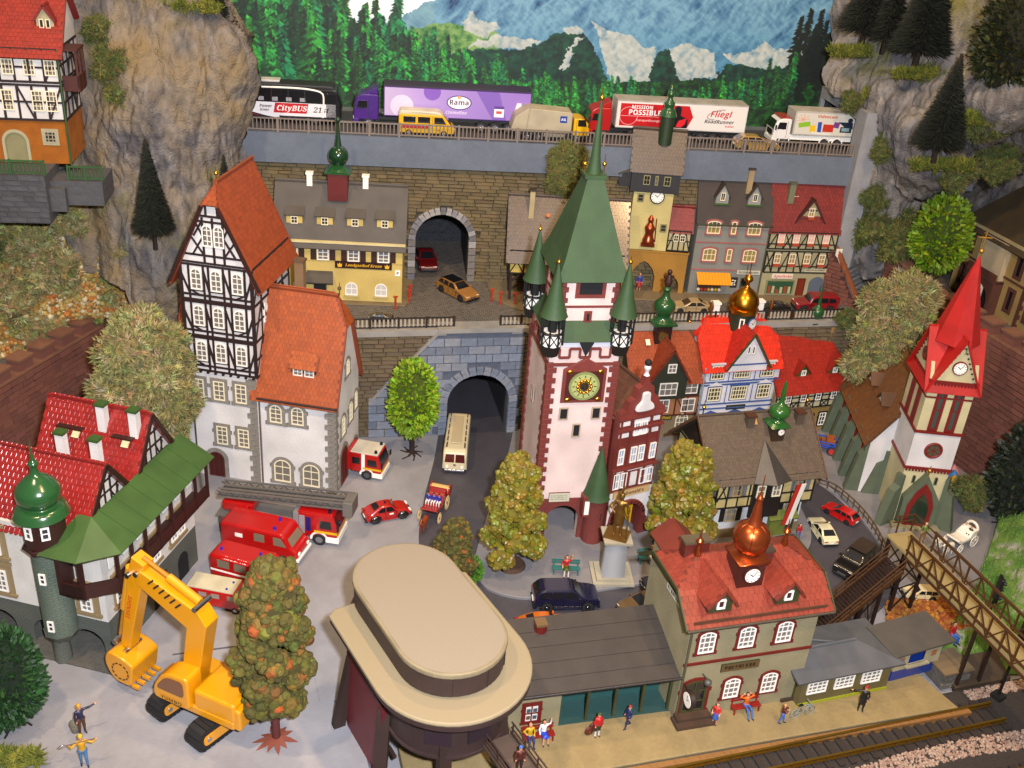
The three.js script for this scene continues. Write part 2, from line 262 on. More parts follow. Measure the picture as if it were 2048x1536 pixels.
// paved island under the gate tower, the statue and the town hall
const islandPts=[...curve2([[1026,862],[1010,930],[965,1060],[950,1130],[970,1172],[1030,1193],[1110,1192],[1290,1165],[1480,1150],[1580,1130],[1618,1095],[1622,1060],[1600,1010]],KERB,90),...gpts([[1590,930],[1560,850],[1200,840]],KERB)];
struct('pavement_island',pillar(islandPts,0.01,KERB,0.06),mIsland);
// church square beyond the railing
const plazaPts=[...curve2([[1575,905],[1600,940],[1650,960],[1700,1010],[1745,1065],[1775,1115],[1800,1180]],KERB,50),...gpts([[1990,1180],[2120,1060],[2120,900],[1700,740],[1560,850]],KERB)];
struct('pavement_plaza',pillar(plazaPts,0.012,KERB,0.06),mIsland);
// loose paving panel with dark seams beside the water tower
struct('paving_panel',pillar(gpts([[615,1290],[640,1405],[705,1402],[760,1402],[760,1280]]),0.004,0.09),mPave);
struct('paving_seam',[pillar(gpts([[704,1404],[708,1404],[745,1536],[738,1536]]),0.004,0.02),pillar(gpts([[345,1308],[345,1311],[520,1288],[520,1285]]),0.004,0.02)],mat(0x4a4850,0.8));
// laid stones: alike pieces as one part (courses) or each a mesh of its own (masonry)
const STONE=cached('stone',()=>{const g=prism(rrect(-0.5,-0.5,0.5,0.5,0.08),-0.5,0.5,null,0.06);return g;});
function courses(f,x0,x1,y0,y1,bw,bh,m,o={}){
const L=[],T=[],fm=new THREE.Matrix4().makeRotationY(f.r).setPosition(f.x,f.y,f.z);let row=0;
for(let y=y0;y<y1-bh*0.3;y+=bh,row++){let x=x0-(row%2?bw*0.5:0)-(o.irr?rnd()*bw*0.4:0);while(x<x1){const w=bw*(o.irr?rr(0.6,1.5):1),cx=Math.max(x,x0),ex=Math.min(x+w,x1);if(ex-cx>bw*0.2&&!(o.skip&&o.skip((cx+ex)/2,y+bh/2))){L.push(fm.clone().multiply(M4(V((cx+ex)/2,y+bh/2,rr(-0.02,o.out??0.08)),Q(0,0,o.irr?rr(-0.02,0.02):0),V((ex-cx)*0.95,bh*(o.irr?rr(0.72,0.95):0.9),o.d||0.3))));T.push(rr(0.78,1.14));}x+=w;}}
return many(o.name||'stone',o.geo||UB,m,L,f.o,(c,i)=>c.setRGB(T[i],T[i]*(o.warm?rr(0.93,1.03):1),T[i]*(o.warm?rr(0.88,1.05):1)));
}
function masonry(f,list,mats,name='stone'){for(const[x,y,w,h,d=0.3,rz=0]of list){const s=child(name,STONE,pick(mats),f.o);s.scale.set(w*0.95,h*0.9,d);onFace(f,s,x,y,rr(-0.02,0.05));s.rotation.order='YZX';s.rotation.z=rz+rr(-0.01,0.01);}}
function ring(f,cx,cy,r,w,a0,a1,n,mats,d=0.5){for(let i=0;i<n;i++){const a=a0+(a1-a0)*(i+0.5)/n,rm=r+w/2;masonry(f,[[cx+Math.cos(a)*rm,cy+Math.sin(a)*rm,w,rm*Math.abs(a1-a0)/n,d*rr(0.85,1.15),a]],mats);}}
const hole=(x,y,w,h,rise)=>archShape(w,h,rise,x,y);
// ---- the raised street: retaining wall in two runs with the lower tunnel's portal between, and the street surface
const RW=fr([735,662],[1700,640],TERR);
const PT=fr([878,868],[1024,862],0);
const mWallB=stoneM(0x6f614a),mBlueS=[stoneM(0x7d8595),stoneM(0x8890a0),stoneM(0x747c8c),stoneM(0x8d919b)],mBlueJ=stoneM(0x5a6170),mSlabE=plastic(0x9a968e,0.7),mDarkT=mat(0x23252b,0.7,{bump:['stone',4,0.2]});
const streetTop=struct('street',pillar([[RW.world(-22,0,0).x,RW.world(-22,0,0).z],[RW.world(RW.w+14,0,0).x,RW.world(RW.w+14,0,0).z],[75,-150],[-60,-150]].map((p)=>p),TERR-0.5,TERR),mat(0x6d675f,0.75,{bump:['cobble',7,0.04],map:['cobbleC',7]}));
{
const r=thing('retaining_wall','brown layered stone retaining wall holding up the cobbled street','wall',RW.world(0,-TERR,0),RW.r),f=face(r);
const pl=7.2,pr=16.8;
put('wall_core',[box(-22,0,-1.2,pl,TERR-0.6,-0.25),box(pr,0,-1.2,RW.w+14,TERR-0.6,-0.25)],stoneM(0x4d4433),r);
courses(f,-6,pl,0,TERR-0.55,1.5,0.5,mWallB,{irr:1,warm:1});
courses(f,pr,RW.w+12,2,TERR-0.55,1.5,0.5,mWallB,{irr:1,warm:1});
put('coping',[box(-22,TERR-0.6,-1.2,pl+1.2,TERR+0.08,0.3),box(pr-1.2,TERR-0.6,-1.2,RW.w+14,TERR+0.08,0.3)],mSlabE,r);
}
{
const P=PT,r=thing('tunnel_portal','blue grey block stone portal of the lower road tunnel','tunnel',P.p,P.r),f=face(r);
const w=P.w,cx=w*0.5,aw=w*0.82,ah=P.h(cx,0,748),top=TERR-0.3,xl=-0.4,xr=w+0.6,wing=P.L(735,868)[0];
put('wall_core',prism([[xl,0],[cx-aw/2,0],...archPts(cx,aw,ah),[cx+aw/2,0],[xr,0],[xr,top],[xl,top]],-1.5,0),mBlueJ,r);
put('wing_core',prism([[wing,0],[xl,0],[xl,top],[wing,4.2]],-1.2,-0.03),mBlueJ,r);
const L=[];let row=0;
for(let y=0;y<top-0.5;y+=1.0,row++)for(let x=wing-(row%2)*0.9;x<xr;x+=1.8){const x0=Math.max(x,wing),x1=Math.min(x+1.8,xr),mx=(x0+x1)/2,my=y+0.5;const lim=mx<xl?4.2+(mx-wing)/(xl-wing)*(top-4.2):top;if(x1-x0<0.5||my+0.4>lim)continue;const dx=(mx-cx)/(aw/2+1.1),yy=ah-aw/2;if(Math.abs(mx-cx)<aw/2+0.7&&my<yy)continue;if(my>=yy&&Math.hypot(mx-cx,my-yy)<aw/2+1.25)continue;L.push([mx,my,x1-x0,1.0]);}
masonry(f,L,mBlueS);
ring(f,cx,ah-aw/2,aw/2,1.0,0,Math.PI,15,mBlueS,0.7);
for(let i=0;i<5;i++)for(const s of[-1,1])masonry(f,[[cx+s*(aw/2+0.5),(i+0.5)*(ah-aw/2)/5,1.0,(ah-aw/2)/5,0.7]],mBlueS);
put('coping',[prism([[xl-0.2,top],[xr+0.2,top],[xr+0.2,top+0.5],[xl-0.2,top+0.5]],-1.6,0.35),prism([[wing,4.2],[xl,top],[xl,top+0.4],[wing,4.6]],-1.3,0.3)],mSlabE,r);
// the bore behind it
put('tunnel_bore',prism([[cx-aw/2,0.05],...archPts(cx,aw,ah),[cx+aw/2,0.05],[cx+aw/2+0.4,0.05],...archPts(cx,aw+0.8,ah+0.4).reverse(),[cx-aw/2-0.4,0.05]],-16,-1.5),mDarkT,r);
put('tunnel_end',box(cx-aw/2-1,0,-16.4,cx+aw/2+1,ah+1,-16),mDarkT,r);
struct('tunnel_road',[pillar([[cx-aw/2,1],[cx+aw/2,1],[cx+aw/2,-16],[cx-aw/2,-16]].map(([x,z])=>{const q=P.world(x,0,z);return[q.x,q.z];}),0.004,0.035)],mRoad);
}
function archPts(cx,w,h,n=16){const o=[];for(let i=0;i<=n;i++){const a=Math.PI-Math.PI*i/n;o.push([cx+Math.cos(a)*w/2,h-w/2+Math.sin(a)*w/2]);}return o;}
// ---- the high wall with the upper tunnel and the concrete deck on it
const DK=fr([490,262],[1700,316],DECK);
{
const r=thing('stone_wall','tall brown layered stone wall under the blue grey road deck','wall',DK.world(0,TERR-DECK,0),DK.r),f=face(r,0,0,-0.9),top=13.6;
const a=DK.L(822,553,TERR-DECK),b=DK.L(925,543,TERR-DECK),cx=(a[0]+b[0])/2+0.35,aw=6.2,F={...DK},ah=(()=>{let lo=0,hi=20;for(let i=0;i<40;i++){const m=(lo+hi)/2;if(rowOf(DK.world(cx,TERR-DECK+m,-0.9))[1]>428)lo=m;else hi=m;}return lo;})();
put('wall_core',prism([[-6,0],[cx-aw/2,0],...archPts(cx,aw,ah),[cx+aw/2,0],[DK.w+4,0],[DK.w+4,top],[-6,top]],-3,-1.1),stoneM(0x4a402c),r);
const yy=ah-aw/2;
courses(f,-4,DK.w+3,0,top,1.5,0.42,stoneM(0x77694a),{irr:1,warm:1,out:0.1,skip:(x,y)=>Math.abs(x-cx)<aw/2+0.7&&(y<yy||Math.hypot(x-cx,y-yy)<aw/2+0.9)});
const rs=[stoneM(0x8b8a8e),stoneM(0x6e6d74),stoneM(0xa3a1a0),stoneM(0x7b7672)];
ring(f,cx,yy,aw/2,0.85,0,Math.PI,17,rs,0.9);
for(let i=0;i<6;i++)for(const s of[-1,1])masonry(f,[[cx+s*(aw/2+0.42),(i+0.5)*yy/6,0.9,yy/6,0.9]],rs);
put('tunnel_bore',prism([[cx-aw/2,0.02],...archPts(cx,aw,ah),[cx+aw/2,0.02],[cx+aw/2+0.4,0.02],...archPts(cx,aw+0.8,ah+0.4).reverse(),[cx-aw/2-0.4,0.02]],-14,-3),mDarkT,r);
put('tunnel_end',box(cx-aw/2-1,0,-14.4,cx+aw/2+1,ah+1,-14),mDarkT,r);
}
struct('road_deck',[mv(rot(box(-8,-3.3,-26,DK.w+16,0,0),0,DK.r),DK.p.x,DECK,DK.p.z)],mat(0x66707f,0.65,{bump:['grain',4,0.02],map:['blotch',18]}));
struct('deck_road',[mv(rot(box(-8,0.004,-11,DK.w+16,0.03,-0.9),0,DK.r),DK.p.x,DECK,DK.p.z)],mat(0x3c3d42,0.7,{bump:['grain',3,0.02]}));
struct('road_line',[mv(rot(box(-8,0.034,-5.7,DK.w+16,0.045,-5.45),0,DK.r),DK.p.x,DECK,DK.p.z)],mat(0xd8d8d4,0.6));
// guard rail of the deck
function railing(name,label,F,x0,x1,z,h,m,o={}){
const r=thing(name,label,o.cat||'railing',F.world(0,0,z),F.r,o.group),n=Math.max(2,Math.round((x1-x0)/(o.step||3.2)));
for(let i=0;i<=n;i++){const x=x0+(x1-x0)*i/n;put('post',bc(x,0,0,o.pw||0.22,h+0.08,o.pw||0.22),m,r);}
put('top_rail',box(x0,h-0.12,-0.09,x1,h,0.09),m,r);put('bottom_rail',box(x0,0.18,-0.07,x1,0.3,0.07),m,r);
const L=[];for(let x=x0+0.2;x<x1;x+=o.bal||0.38)L.push(M4(V(x,h/2+0.05,0),Q(0,0,0),V(o.bw||0.13,h-0.3,0.08)));
many('baluster',UB,o.bm||m,L,r);return r;
}
railing('guard_rail','long grey brown guard rail along the edge of the truck road',DK,0.2,DK.w+0.4,-0.35,1.5,plastic(0x84766a),{bal:0.42});
const mFenceK=plastic(0x2a211d),mFenceW=plastic(0xb9ad98);
{const a=RW.L(740,655,0)[0],b=RW.L(905,648,0)[0],c=RW.L(998,648,0)[0],d=RW.L(1052,648,0)[0];
railing('street_fence','dark fence with pale slats above the wall left of the tunnel',RW,a-6,b,-0.3,1.3,mFenceK,{bm:mFenceW,bal:0.45,bw:0.2,cat:'fence',group:'fences at the street edge'});
railing('street_fence','short piece of dark slatted fence right above the lower tunnel',RW,c,d+1.6,-0.3,1.3,mFenceK,{bm:mFenceW,bal:0.45,bw:0.2,cat:'fence',group:'fences at the street edge'});
railing('street_fence','long dark slatted fence behind the row of houses with golden dome',RW,RW.L(1215,650)[0],RW.w-1,-0.3,1.3,mFenceK,{bm:mFenceW,bal:0.45,bw:0.2,cat:'fence',group:'fences at the street edge'});}
// ---- printed mountain backdrop behind the deck
{
const BW=118,BH=30,cw=1536,chh=400;
const toU=(X)=>(0.03856*X-4.395+22)/BW,toV=(X,Y)=>1-(0.00198*X-0.0372*Y+11.64+3)/BH;
const lin=(pts)=>(x)=>{if(x<=pts[0][0])return pts[0][1];for(let i=1;i<pts.length;i++)if(x<=pts[i][0]){const[a,b]=pts[i-1],[c,d]=pts[i];return b+(d-b)*(x-a)/(c-a);}return pts[pts.length-1][1];};
const ridge=lin([[380,260],[490,80],[560,45],[640,0],[800,-120],[1000,-220],[1500,-260],[2200,-120]]);
const hillTop=lin([[480,100],[560,92],[640,78],[700,72],[760,85],[840,110],[930,400]]);
const woodTop=lin([[640,230],[700,172],[830,152],[920,150],[1000,112],[1085,90],[1120,120],[1170,200],[1200,262],[1300,262],[1350,165],[1385,150],[1430,262],[1450,240],[1470,220],[1520,245],[1560,205],[1620,195],[1750,200],[1850,190],[2000,190]]);
const darkTop=lin([[1690,420],[1760,300],[1830,190],[1880,110],[1960,40],[2100,-40]]);
const SC=[[[735,95],[725,70],[750,30],[775,62],[840,75],[850,95],[790,120]],[[745,158],[790,130],[840,112],[965,120],[925,150],[830,145]],[[1035,215],[1085,120],[1105,105],[1090,135],[1055,215]],[[1118,60],[1180,95],[1260,112],[1300,150],[1345,150],[1335,190],[1320,250],[1210,265],[1175,190],[1150,120]],[[1380,150],[1430,130],[1530,165],[1540,240],[1450,240],[1435,285],[1400,200]],[[1550,165],[1640,150],[1680,125],[1720,150],[1830,150],[1950,130],[1930,190],[1680,210],[1580,190]],[[1040,95],[1065,70],[1095,90],[1060,110]]];
const tex=canvasTex(cw,chh,(x,w,h)=>{
const img=x.createImageData(w,h),D=img.data;
for(let j=0;j<h;j++)for(let i=0;i<w;i++){
const u=i/w,v=j/h,X=(u*BW-22+4.395)/0.03856,Y=(0.00198*X+11.64-(BH*(1-v)-3))/0.0372;
let c=[0.80,0.86,0.92];
if(Y<470&&Y>-190){
const g=fbm(X*0.06,Y*0.06,3.5,3),f=fbm(X*0.011+Y*0.006,Y*0.013-X*0.004,0.5,4);
if(Y<60+40*f)c=mixc(c,[0.97,0.97,0.96],clamp(0.6+f*2.5));
const Yw=Y+16*f+16*g,Xw=X+26*f+20*g;
if(Yw>ridge(X)){
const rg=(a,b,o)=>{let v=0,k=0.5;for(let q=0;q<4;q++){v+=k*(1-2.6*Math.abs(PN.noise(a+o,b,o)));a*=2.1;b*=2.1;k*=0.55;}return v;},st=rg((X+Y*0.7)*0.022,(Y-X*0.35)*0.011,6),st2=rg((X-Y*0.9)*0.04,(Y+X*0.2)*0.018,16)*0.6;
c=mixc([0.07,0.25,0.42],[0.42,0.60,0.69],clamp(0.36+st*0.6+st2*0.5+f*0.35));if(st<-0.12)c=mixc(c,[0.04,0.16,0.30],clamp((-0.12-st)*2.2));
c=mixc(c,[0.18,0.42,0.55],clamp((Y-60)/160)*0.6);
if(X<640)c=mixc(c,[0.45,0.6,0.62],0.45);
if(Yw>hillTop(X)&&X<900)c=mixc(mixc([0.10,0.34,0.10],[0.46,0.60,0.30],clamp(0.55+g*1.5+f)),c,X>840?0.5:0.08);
for(const q of SC)if(inside(q,Xw,Yw)){c=mixc(c,mixc([0.48,0.54,0.54],[0.74,0.76,0.73],clamp(0.5+g*0.5+st2*0.4)),clamp(0.75+st*0.5+g*0.7));break;}
if(Yw>woodTop(Xw)){let k=true;for(const q of SC)if(inside(q,Xw,Yw)){k=false;break;}if(k)c=mixc([0.0,0.11,0.09],[0.03,0.30,0.20],clamp(0.4+g*1.3+f*0.4));}
}
if(X<560&&Y>30+X*0.1)c=mixc([0.0,0.07,0.03],mixc([0.07,0.40,0.08],[0.46,0.64,0.22],clamp(f*3)),clamp(0.42+g*1.6));
if(Yw>darkTop(X))c=mixc([0.0,0.02,0.01],[0.0,0.12,0.05],clamp(0.3+g*1.4));
if(Y>255+30*f)c=mixc([0.01,0.12,0.04],[0.08,0.36,0.08],clamp(0.4+g*1.8));
}
const k=(j*w+i)*4;D[k]=clamp(c[0])*255;D[k+1]=clamp(c[1])*255;D[k+2]=clamp(c[2])*255;D[k+3]=255;
}
x.putImageData(img,0,0);
const firs=[],add=(X,base,s,d)=>firs.push([X,base,s,d]);
for(let i=0;i<170;i++){const X=rr(-60,570),tip=rr(-130,90)+Math.max(0,X-250)*0.35+(X>320?60:0);add(X,tip+rr(140,260),rr(140,240),rnd()<0.35?0.45:1);}
for(let i=0;i<110;i++){const X=rr(540,960),tip=108+(X-560)*0.36+rr(-18,45);add(X,tip+rr(80,130),rr(80,125),rnd()<0.3?0.55:1.05);}
for(let i=0;i<60;i++){const X=rr(900,1300);add(X,rr(315,360),rr(45,100),1.0);}
for(let i=0;i<110;i++){const X=rr(1240,1800),tip=Math.max(170,295-Math.max(0,X-1450)*0.35)+rr(-15,60);add(X,tip+rr(60,110),rr(55,105),rnd()<0.4?0.6:1.0);}
for(let i=0;i<60;i++){const X=rr(1780,2150);add(X,rr(150,330),rr(90,160),0.18);}
firs.sort((a,b)=>a[1]-b[1]);
for(const[X0,Y0,s,d]of firs){
const t=rnd(),X=toU(X0)*w,Y=toV(X0,Y0)*h,S=s*0.0372/BH*h,n=16+Math.floor(S*0.9);
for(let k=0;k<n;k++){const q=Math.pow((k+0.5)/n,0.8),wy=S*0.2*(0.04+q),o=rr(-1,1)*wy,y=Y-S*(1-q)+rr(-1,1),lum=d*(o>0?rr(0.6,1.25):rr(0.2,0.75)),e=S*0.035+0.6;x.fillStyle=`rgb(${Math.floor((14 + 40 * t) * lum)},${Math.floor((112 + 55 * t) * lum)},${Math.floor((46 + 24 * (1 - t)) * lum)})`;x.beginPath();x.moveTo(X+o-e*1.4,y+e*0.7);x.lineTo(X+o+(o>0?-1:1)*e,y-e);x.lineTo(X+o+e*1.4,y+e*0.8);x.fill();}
}
});
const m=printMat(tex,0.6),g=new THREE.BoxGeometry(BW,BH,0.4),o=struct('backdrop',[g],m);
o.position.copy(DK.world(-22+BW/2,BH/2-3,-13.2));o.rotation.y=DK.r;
}
// ---- rock, hillsides
function sheet(rows,nu,nv,amp,fr_,colour,off=0){
const R=rows.map((r)=>r.map(([x,y,z,h])=>h===undefined?atz(x,y,z):at(x,y,h)));
const P=[],C=[],I=[],cat=(a,b,c,d,t)=>{const t2=t*t,t3=t2*t;return 0.5*(2*b+(c-a)*t+(2*a-5*b+4*c-d)*t2+(3*b-a-3*c+d)*t3);};
const g1=(r,t)=>{const n=r.length-1,i=Math.min(Math.floor(t*n),n-1),f=t*n-i,k=(q)=>r[Math.max(0,Math.min(n,q))];return V(cat(k(i-1).x,k(i).x,k(i+1).x,k(i+2).x,f),cat(k(i-1).y,k(i).y,k(i+1).y,k(i+2).y,f),cat(k(i-1).z,k(i).z,k(i+1).z,k(i+2).z,f));};
const base=[];for(let j=0;j<=nv;j++){const row=[];for(let i=0;i<=nu;i++)row.push(g1(R.map((r)=>g1(r,i/nu)),j/nv));base.push(row);}
for(let j=0;j<=nv;j++)for(let i=0;i<=nu;i++){
const p=base[j][i],a=base[j][Math.min(i+1,nu)].clone().sub(base[j][Math.max(i-1,0)]),b=base[Math.min(j+1,nv)][i].clone().sub(base[Math.max(j-1,0)][i]),n=a.cross(b).normalize();if(n.z<0)n.negate();
const e=Math.min(1,Math.min(i,nu-i,j,nv-j)/4+0.25),q=p.clone().addScaledVector(n,amp*e*fr_(p));
P.push(q.x,q.y,q.z);const c=colour(p,n,q);C.push(c[0],c[1],c[2]);
}
for(let j=0;j<nv;j++)for(let i=0;i<nu;i++){const a=j*(nu+1)+i,b=a+1,c=a+nu+1,d=c+1;I.push(a,c,b,b,c,d);}
const g=new THREE.BufferGeometry();g.setAttribute('position',new THREE.Float32BufferAttribute(P,3));g.setAttribute('color',new THREE.Float32BufferAttribute(C,3));g.setIndex(I);g.computeVertexNormals();return g;
}
const mRock=mat(0xffffff,0.85,{vc:1,ds:1,bump:['stone',5,0.25]});
const ridged=(p,s)=>{let v=0,a=0.5,f=s;for(let i=0;i<5;i++){v+=a*(1-Math.abs(2*PN.noise(p.x*f+7,p.y*f*0.45,p.z*f)));a*=0.52;f*=2.1;}return v-0.6;};
const crag=(p)=>{const n=(a,b,o)=>Math.abs(PN.noise(p.x*a+o,p.y*b+o*2,p.z*a));const w=fbm(p.x*0.2,p.y*0.1,p.z*0.2,3);return 3.2*n(0.085,0.04,3)+1.7*n(0.2,0.075,11)+0.8*n(0.55,0.2,23)+0.45*n(1.3,0.6,31)+0.7*w+0.35*fbm(p.x*2.4,p.y*1.1,p.z*2.4,3)-0.8;};
const rockC=(warm)=>(p,n)=>{const K=warm>0.6?0.72:0.9;const a=fbm(p.x*0.13,p.y*0.11,p.z*0.13,4),b=fbm(p.x*0.5,p.y*0.35,p.z*0.5,3),g=fbm(p.x*0.1+40,p.y*0.1,p.z*0.1,3),v=fbm(p.x*1.6,p.y*0.22,p.z*1.6,3);let c=mixc([0.10,0.096,0.10],[0.30,0.285,0.28],clamp(0.42+a*1.6+b*1.0+v*1.6));c=mixc(c,[0.25,0.18,0.085],clamp(0.42*warm+warm*(a*1.6+b*0.9)));if(n.y>0.55||g+b*0.35>0.1)c=mixc(c,[0.15,0.14,0.045],clamp((n.y-0.5)*2.5+(g+b*0.35-0.1)*5));return c.map((q)=>q*K);};
struct('cliff',sheet([
[[-40,-160,-112],[100,-150,-113],[250,-140,-114],[400,-90,-116],[500,60,-120],[505,60,-128]],
[[-30,-60,-104],[150,-30,-104],[260,0,-105],[390,35,-106],[484,92,-109],[500,100,-125]],
[[-30,180,-104],[170,180,-102],[270,200,-101],[390,200,-103],[485,200,-108],[500,190,-124]],
[[-30,330,-103],[200,330,-100],[290,340,-99],[400,350,-101],[487,320,-107],[500,310,-122]],
[[-30,430,-101],[230,430,-98],[300,510,-97],[420,500,-99],[500,460,-102],[520,440,-118]],
[[-30,520,-100],[230,560,-98],[300,620,-98],[420,620,-100],[510,600,-103],[540,560,-116]]],190,150,1.0,crag,rockC(1.0)),mRock);
struct('rock_hill',sheet([
[[1640,-140,-140],[1760,-150,-134],[1850,-150,-128],[1960,-150,-124],[2160,-150,-116]],
[[1650,-40,-136],[1740,-30,-128],[1840,-30,-122],[1960,-30,-118],[2160,-30,-110]],
[[1665,90,-128],[1750,95,-123],[1830,110,-119],[1960,110,-114],[2160,110,-108]],
[[1650,170,-126],[1760,190,-119],[1850,215,-115],[1960,225,-109],[2160,230,-103]],
[[1745,240,-120],[1790,300,-117],[1880,325,-111],[1990,320,-124],[2160,320,-128]],
[[1735,400,-120],[1790,420,-118],[1880,420,-124],[1990,400,-133],[2160,400,-135]],
[[1690,500,-121],[1780,500,-119],[1880,520,-130],[1990,520,-136],[2160,560,-138]],
[[1680,540,-122],[1790,560,-120],[1900,570,-134],[2000,580,-138],[2160,600,-140]]],170,170,1.15,crag,rockC(0.45)),mRock);
// flock-covered hillside between the town wall and the timbered house
const flock=(p)=>{const a=fbm(p.x*0.3,p.y*0.3,p.z*0.3,4),b=fbm(p.x*2.2,p.y*2.2,p.z*2.2,2);let c=mixc([0.36,0.21,0.06],[0.20,0.17,0.03],clamp(0.45+a*2));c=mixc(c,[0.42,0.15,0.03],clamp(b*2.6+0.15));return mixc(c,[0.55,0.48,0.3],clamp(-b*2.6-0.5));};
const hill=struct('hillside',sheet([
[[-80,390,-101],[60,395,-100],[180,385,-100],[260,400,-101],[350,430,-101]],
[[-80,480,-98],[60,480,-98],[180,480,-99],[260,500,-100],[360,500,-101]],
[[-80,600,-95],[60,600,-96],[180,570,-98],[260,560,-100],[350,580,-102]],
[[-80,730,-92],[60,700,-95],[180,650,-99],[260,610,-102],[350,620,-104]]],110,70,0.9,(p)=>fbm(p.x*0.5,p.y*0.5,p.z*0.5,4)*1.6+fbm(p.x*2.5,p.y*2.5,p.z*2.5,2)*0.5,flock),mat(0xffffff,0.95,{vc:1,ds:1,bump:['stone',1.5,0.2]}));
{const p=hill.geometry.attributes.position,L=[],T=[];for(let i=0;i<6500;i++){const k=Math.floor(rnd()*p.count),x=p.getX(k),y=p.getY(k),z=p.getZ(k),w=fbm(x*0.35,y*0.35,z*0.35,3);L.push(M4(V(x+rr(-0.3,0.3),y+rr(-0.2,0.3),z+rr(0,0.4)),Q(rnd()*3,rnd()*3,rnd()*3),rr(0.1,0.34)));T.push(mixc([[0.36,0.2,0.05],[0.42,0.3,0.09],[0.4,0.14,0.03],[0.52,0.46,0.28]][Math.floor(rnd()*4)],[0.12,0.15,0.03],clamp(w*4+0.15)));}const o=many('ground_flock',new THREE.IcosahedronGeometry(1,0),mat(0xffffff,0.95),L,scene,(c,i)=>c.setRGB(...T[i]));tag(o,'golden orange flock and gravel covering the slope under the terrace','ground cover',null,'stuff');}
// grassy bank at the right, and at the near left corner
const grassC=(p)=>{const a=fbm(p.x*0.4,p.y*0.4,p.z*0.4,4),b=fbm(p.x*2,p.y,p.z*2,2);return mixc(mixc([0.05,0.15,0.02],[0.16,0.26,0.04],clamp(0.5+a*2)),[0.34,0.33,0.30],clamp((a+b*0.6-0.12)*5));};
const bank=struct('grass_bank',sheet([
[[2010,1000,0,2.2],[2090,980,0,5],[2220,950,0,8]],
[[1975,1110,0,1.2],[2060,1090,0,3.5],[2220,1070,0,6]],
[[1945,1185,0,0.8],[2050,1190,0,2.2],[2220,1160,0,4]],
[[1895,1262,0,0.7],[1985,1285,0,0.9],[2220,1270,0,1.6]],
[[1850,1320,0,0.25],[1960,1345,0,0.25],[2220,1350,0,0.25]]],60,60,0.8,(p)=>fbm(p.x*0.4,p.y*0.4,p.z*0.4,4)*1.5,grassC),mat(0xffffff,0.95,{vc:1,ds:1,bump:['stone',1.5,0.2]}));
{const p=bank.geometry.attributes.position,L=[];for(let i=0;i<2600;i++){const k=Math.floor(rnd()*p.count),x=p.getX(k),z=p.getZ(k);if(fbm(x*0.4,p.getY(k)*0.4,z*0.4,4)>0.1)continue;L.push(M4(V(x+rr(-0.4,0.4),p.getY(k)-0.03,z+rr(-0.4,0.4)),Q(0,rnd()*6,rr(-0.2,0.2)),V(rr(0.5,1),rr(0.2,0.5),1)));}const g=new THREE.ConeGeometry(0.07,1,3);g.translate(0,0.5,0);const o=many('grass',g,mat(0xffffff,0.9),L,scene,(c)=>c.setRGB(...mixc([0.05,0.17,0.015],[0.16,0.3,0.04],rnd())));tag(o,'bright green static grass on the bank at the right edge','grass',null,'stuff');}
//- more building kit
// roof with half hips: axis 'x' ridge along x (a = x, b = z); axis 'z' ridge along z (a = -z, b = x)
function hroof(t,axis,a0,a1,b0,b1,y,h,m,o={}){
const e=o.e??0.5,g=o.g??0.35,K0=o.k0||0,K1=o.k1||0,bm=(b0+b1)/2,half=(b1-b0)/2,s=h/half,lo=y-e*s,ht=y+h,hs=o.hs??0.7;
const P=(a,yy,b)=>axis==='x'?[a,yy,b]:[b,yy,-a];
const A0=a0-g,A1=a1+g,y0=y+h*(1-K0),y1=y+h*(1-K1),i0=K0*half*hs,i1=K1*half*hs;
const front=[P(A0,lo,b1+e),P(A1,lo,b1+e)];if(K1>0&&K1<1)front.push(P(A1,y1,bm+half*K1));front.push(P(A1-i1-(K1?g:0),ht,bm),P(A0+i0+(K0?g:0),ht,bm));if(K0>0&&K0<1)front.push(P(A0,y0,bm+half*K0));
const back=[P(A1,lo,b0-e),P(A0,lo,b0-e)];if(K0>0&&K0<1)back.push(P(A0,y0,bm-half*K0));back.push(P(A0+i0+(K0?g:0),ht,bm),P(A1-i1-(K1?g:0),ht,bm));if(K1>0&&K1<1)back.push(P(A1,y1,bm-half*K1));
slope(t,front,m,o);slope(t,back,m,{...o,tile:o.backTile===false?null:o.tile});
const kk=(K,yy)=>K>=1?[half+e,lo]:[half*K,yy];
if(K1){const[q,yy]=kk(K1,y1);slope(t,[P(A1,yy,bm+q),P(A1,yy,bm-q),P(A1-i1-g,ht,bm)],m,o);}
if(K0){const[q,yy]=kk(K0,y0);slope(t,[P(A0,yy,bm-q),P(A0,yy,bm+q),P(A0+i0+g,ht,bm)],m,o);}
const r0=P(A0+i0+(K0?g:0),ht+0.03,bm),r1=P(A1-i1-(K1?g:0),ht+0.03,bm);
put('ridge',rod(r0,r1,o.rr||0.16,8),o.rm||m,t);
}
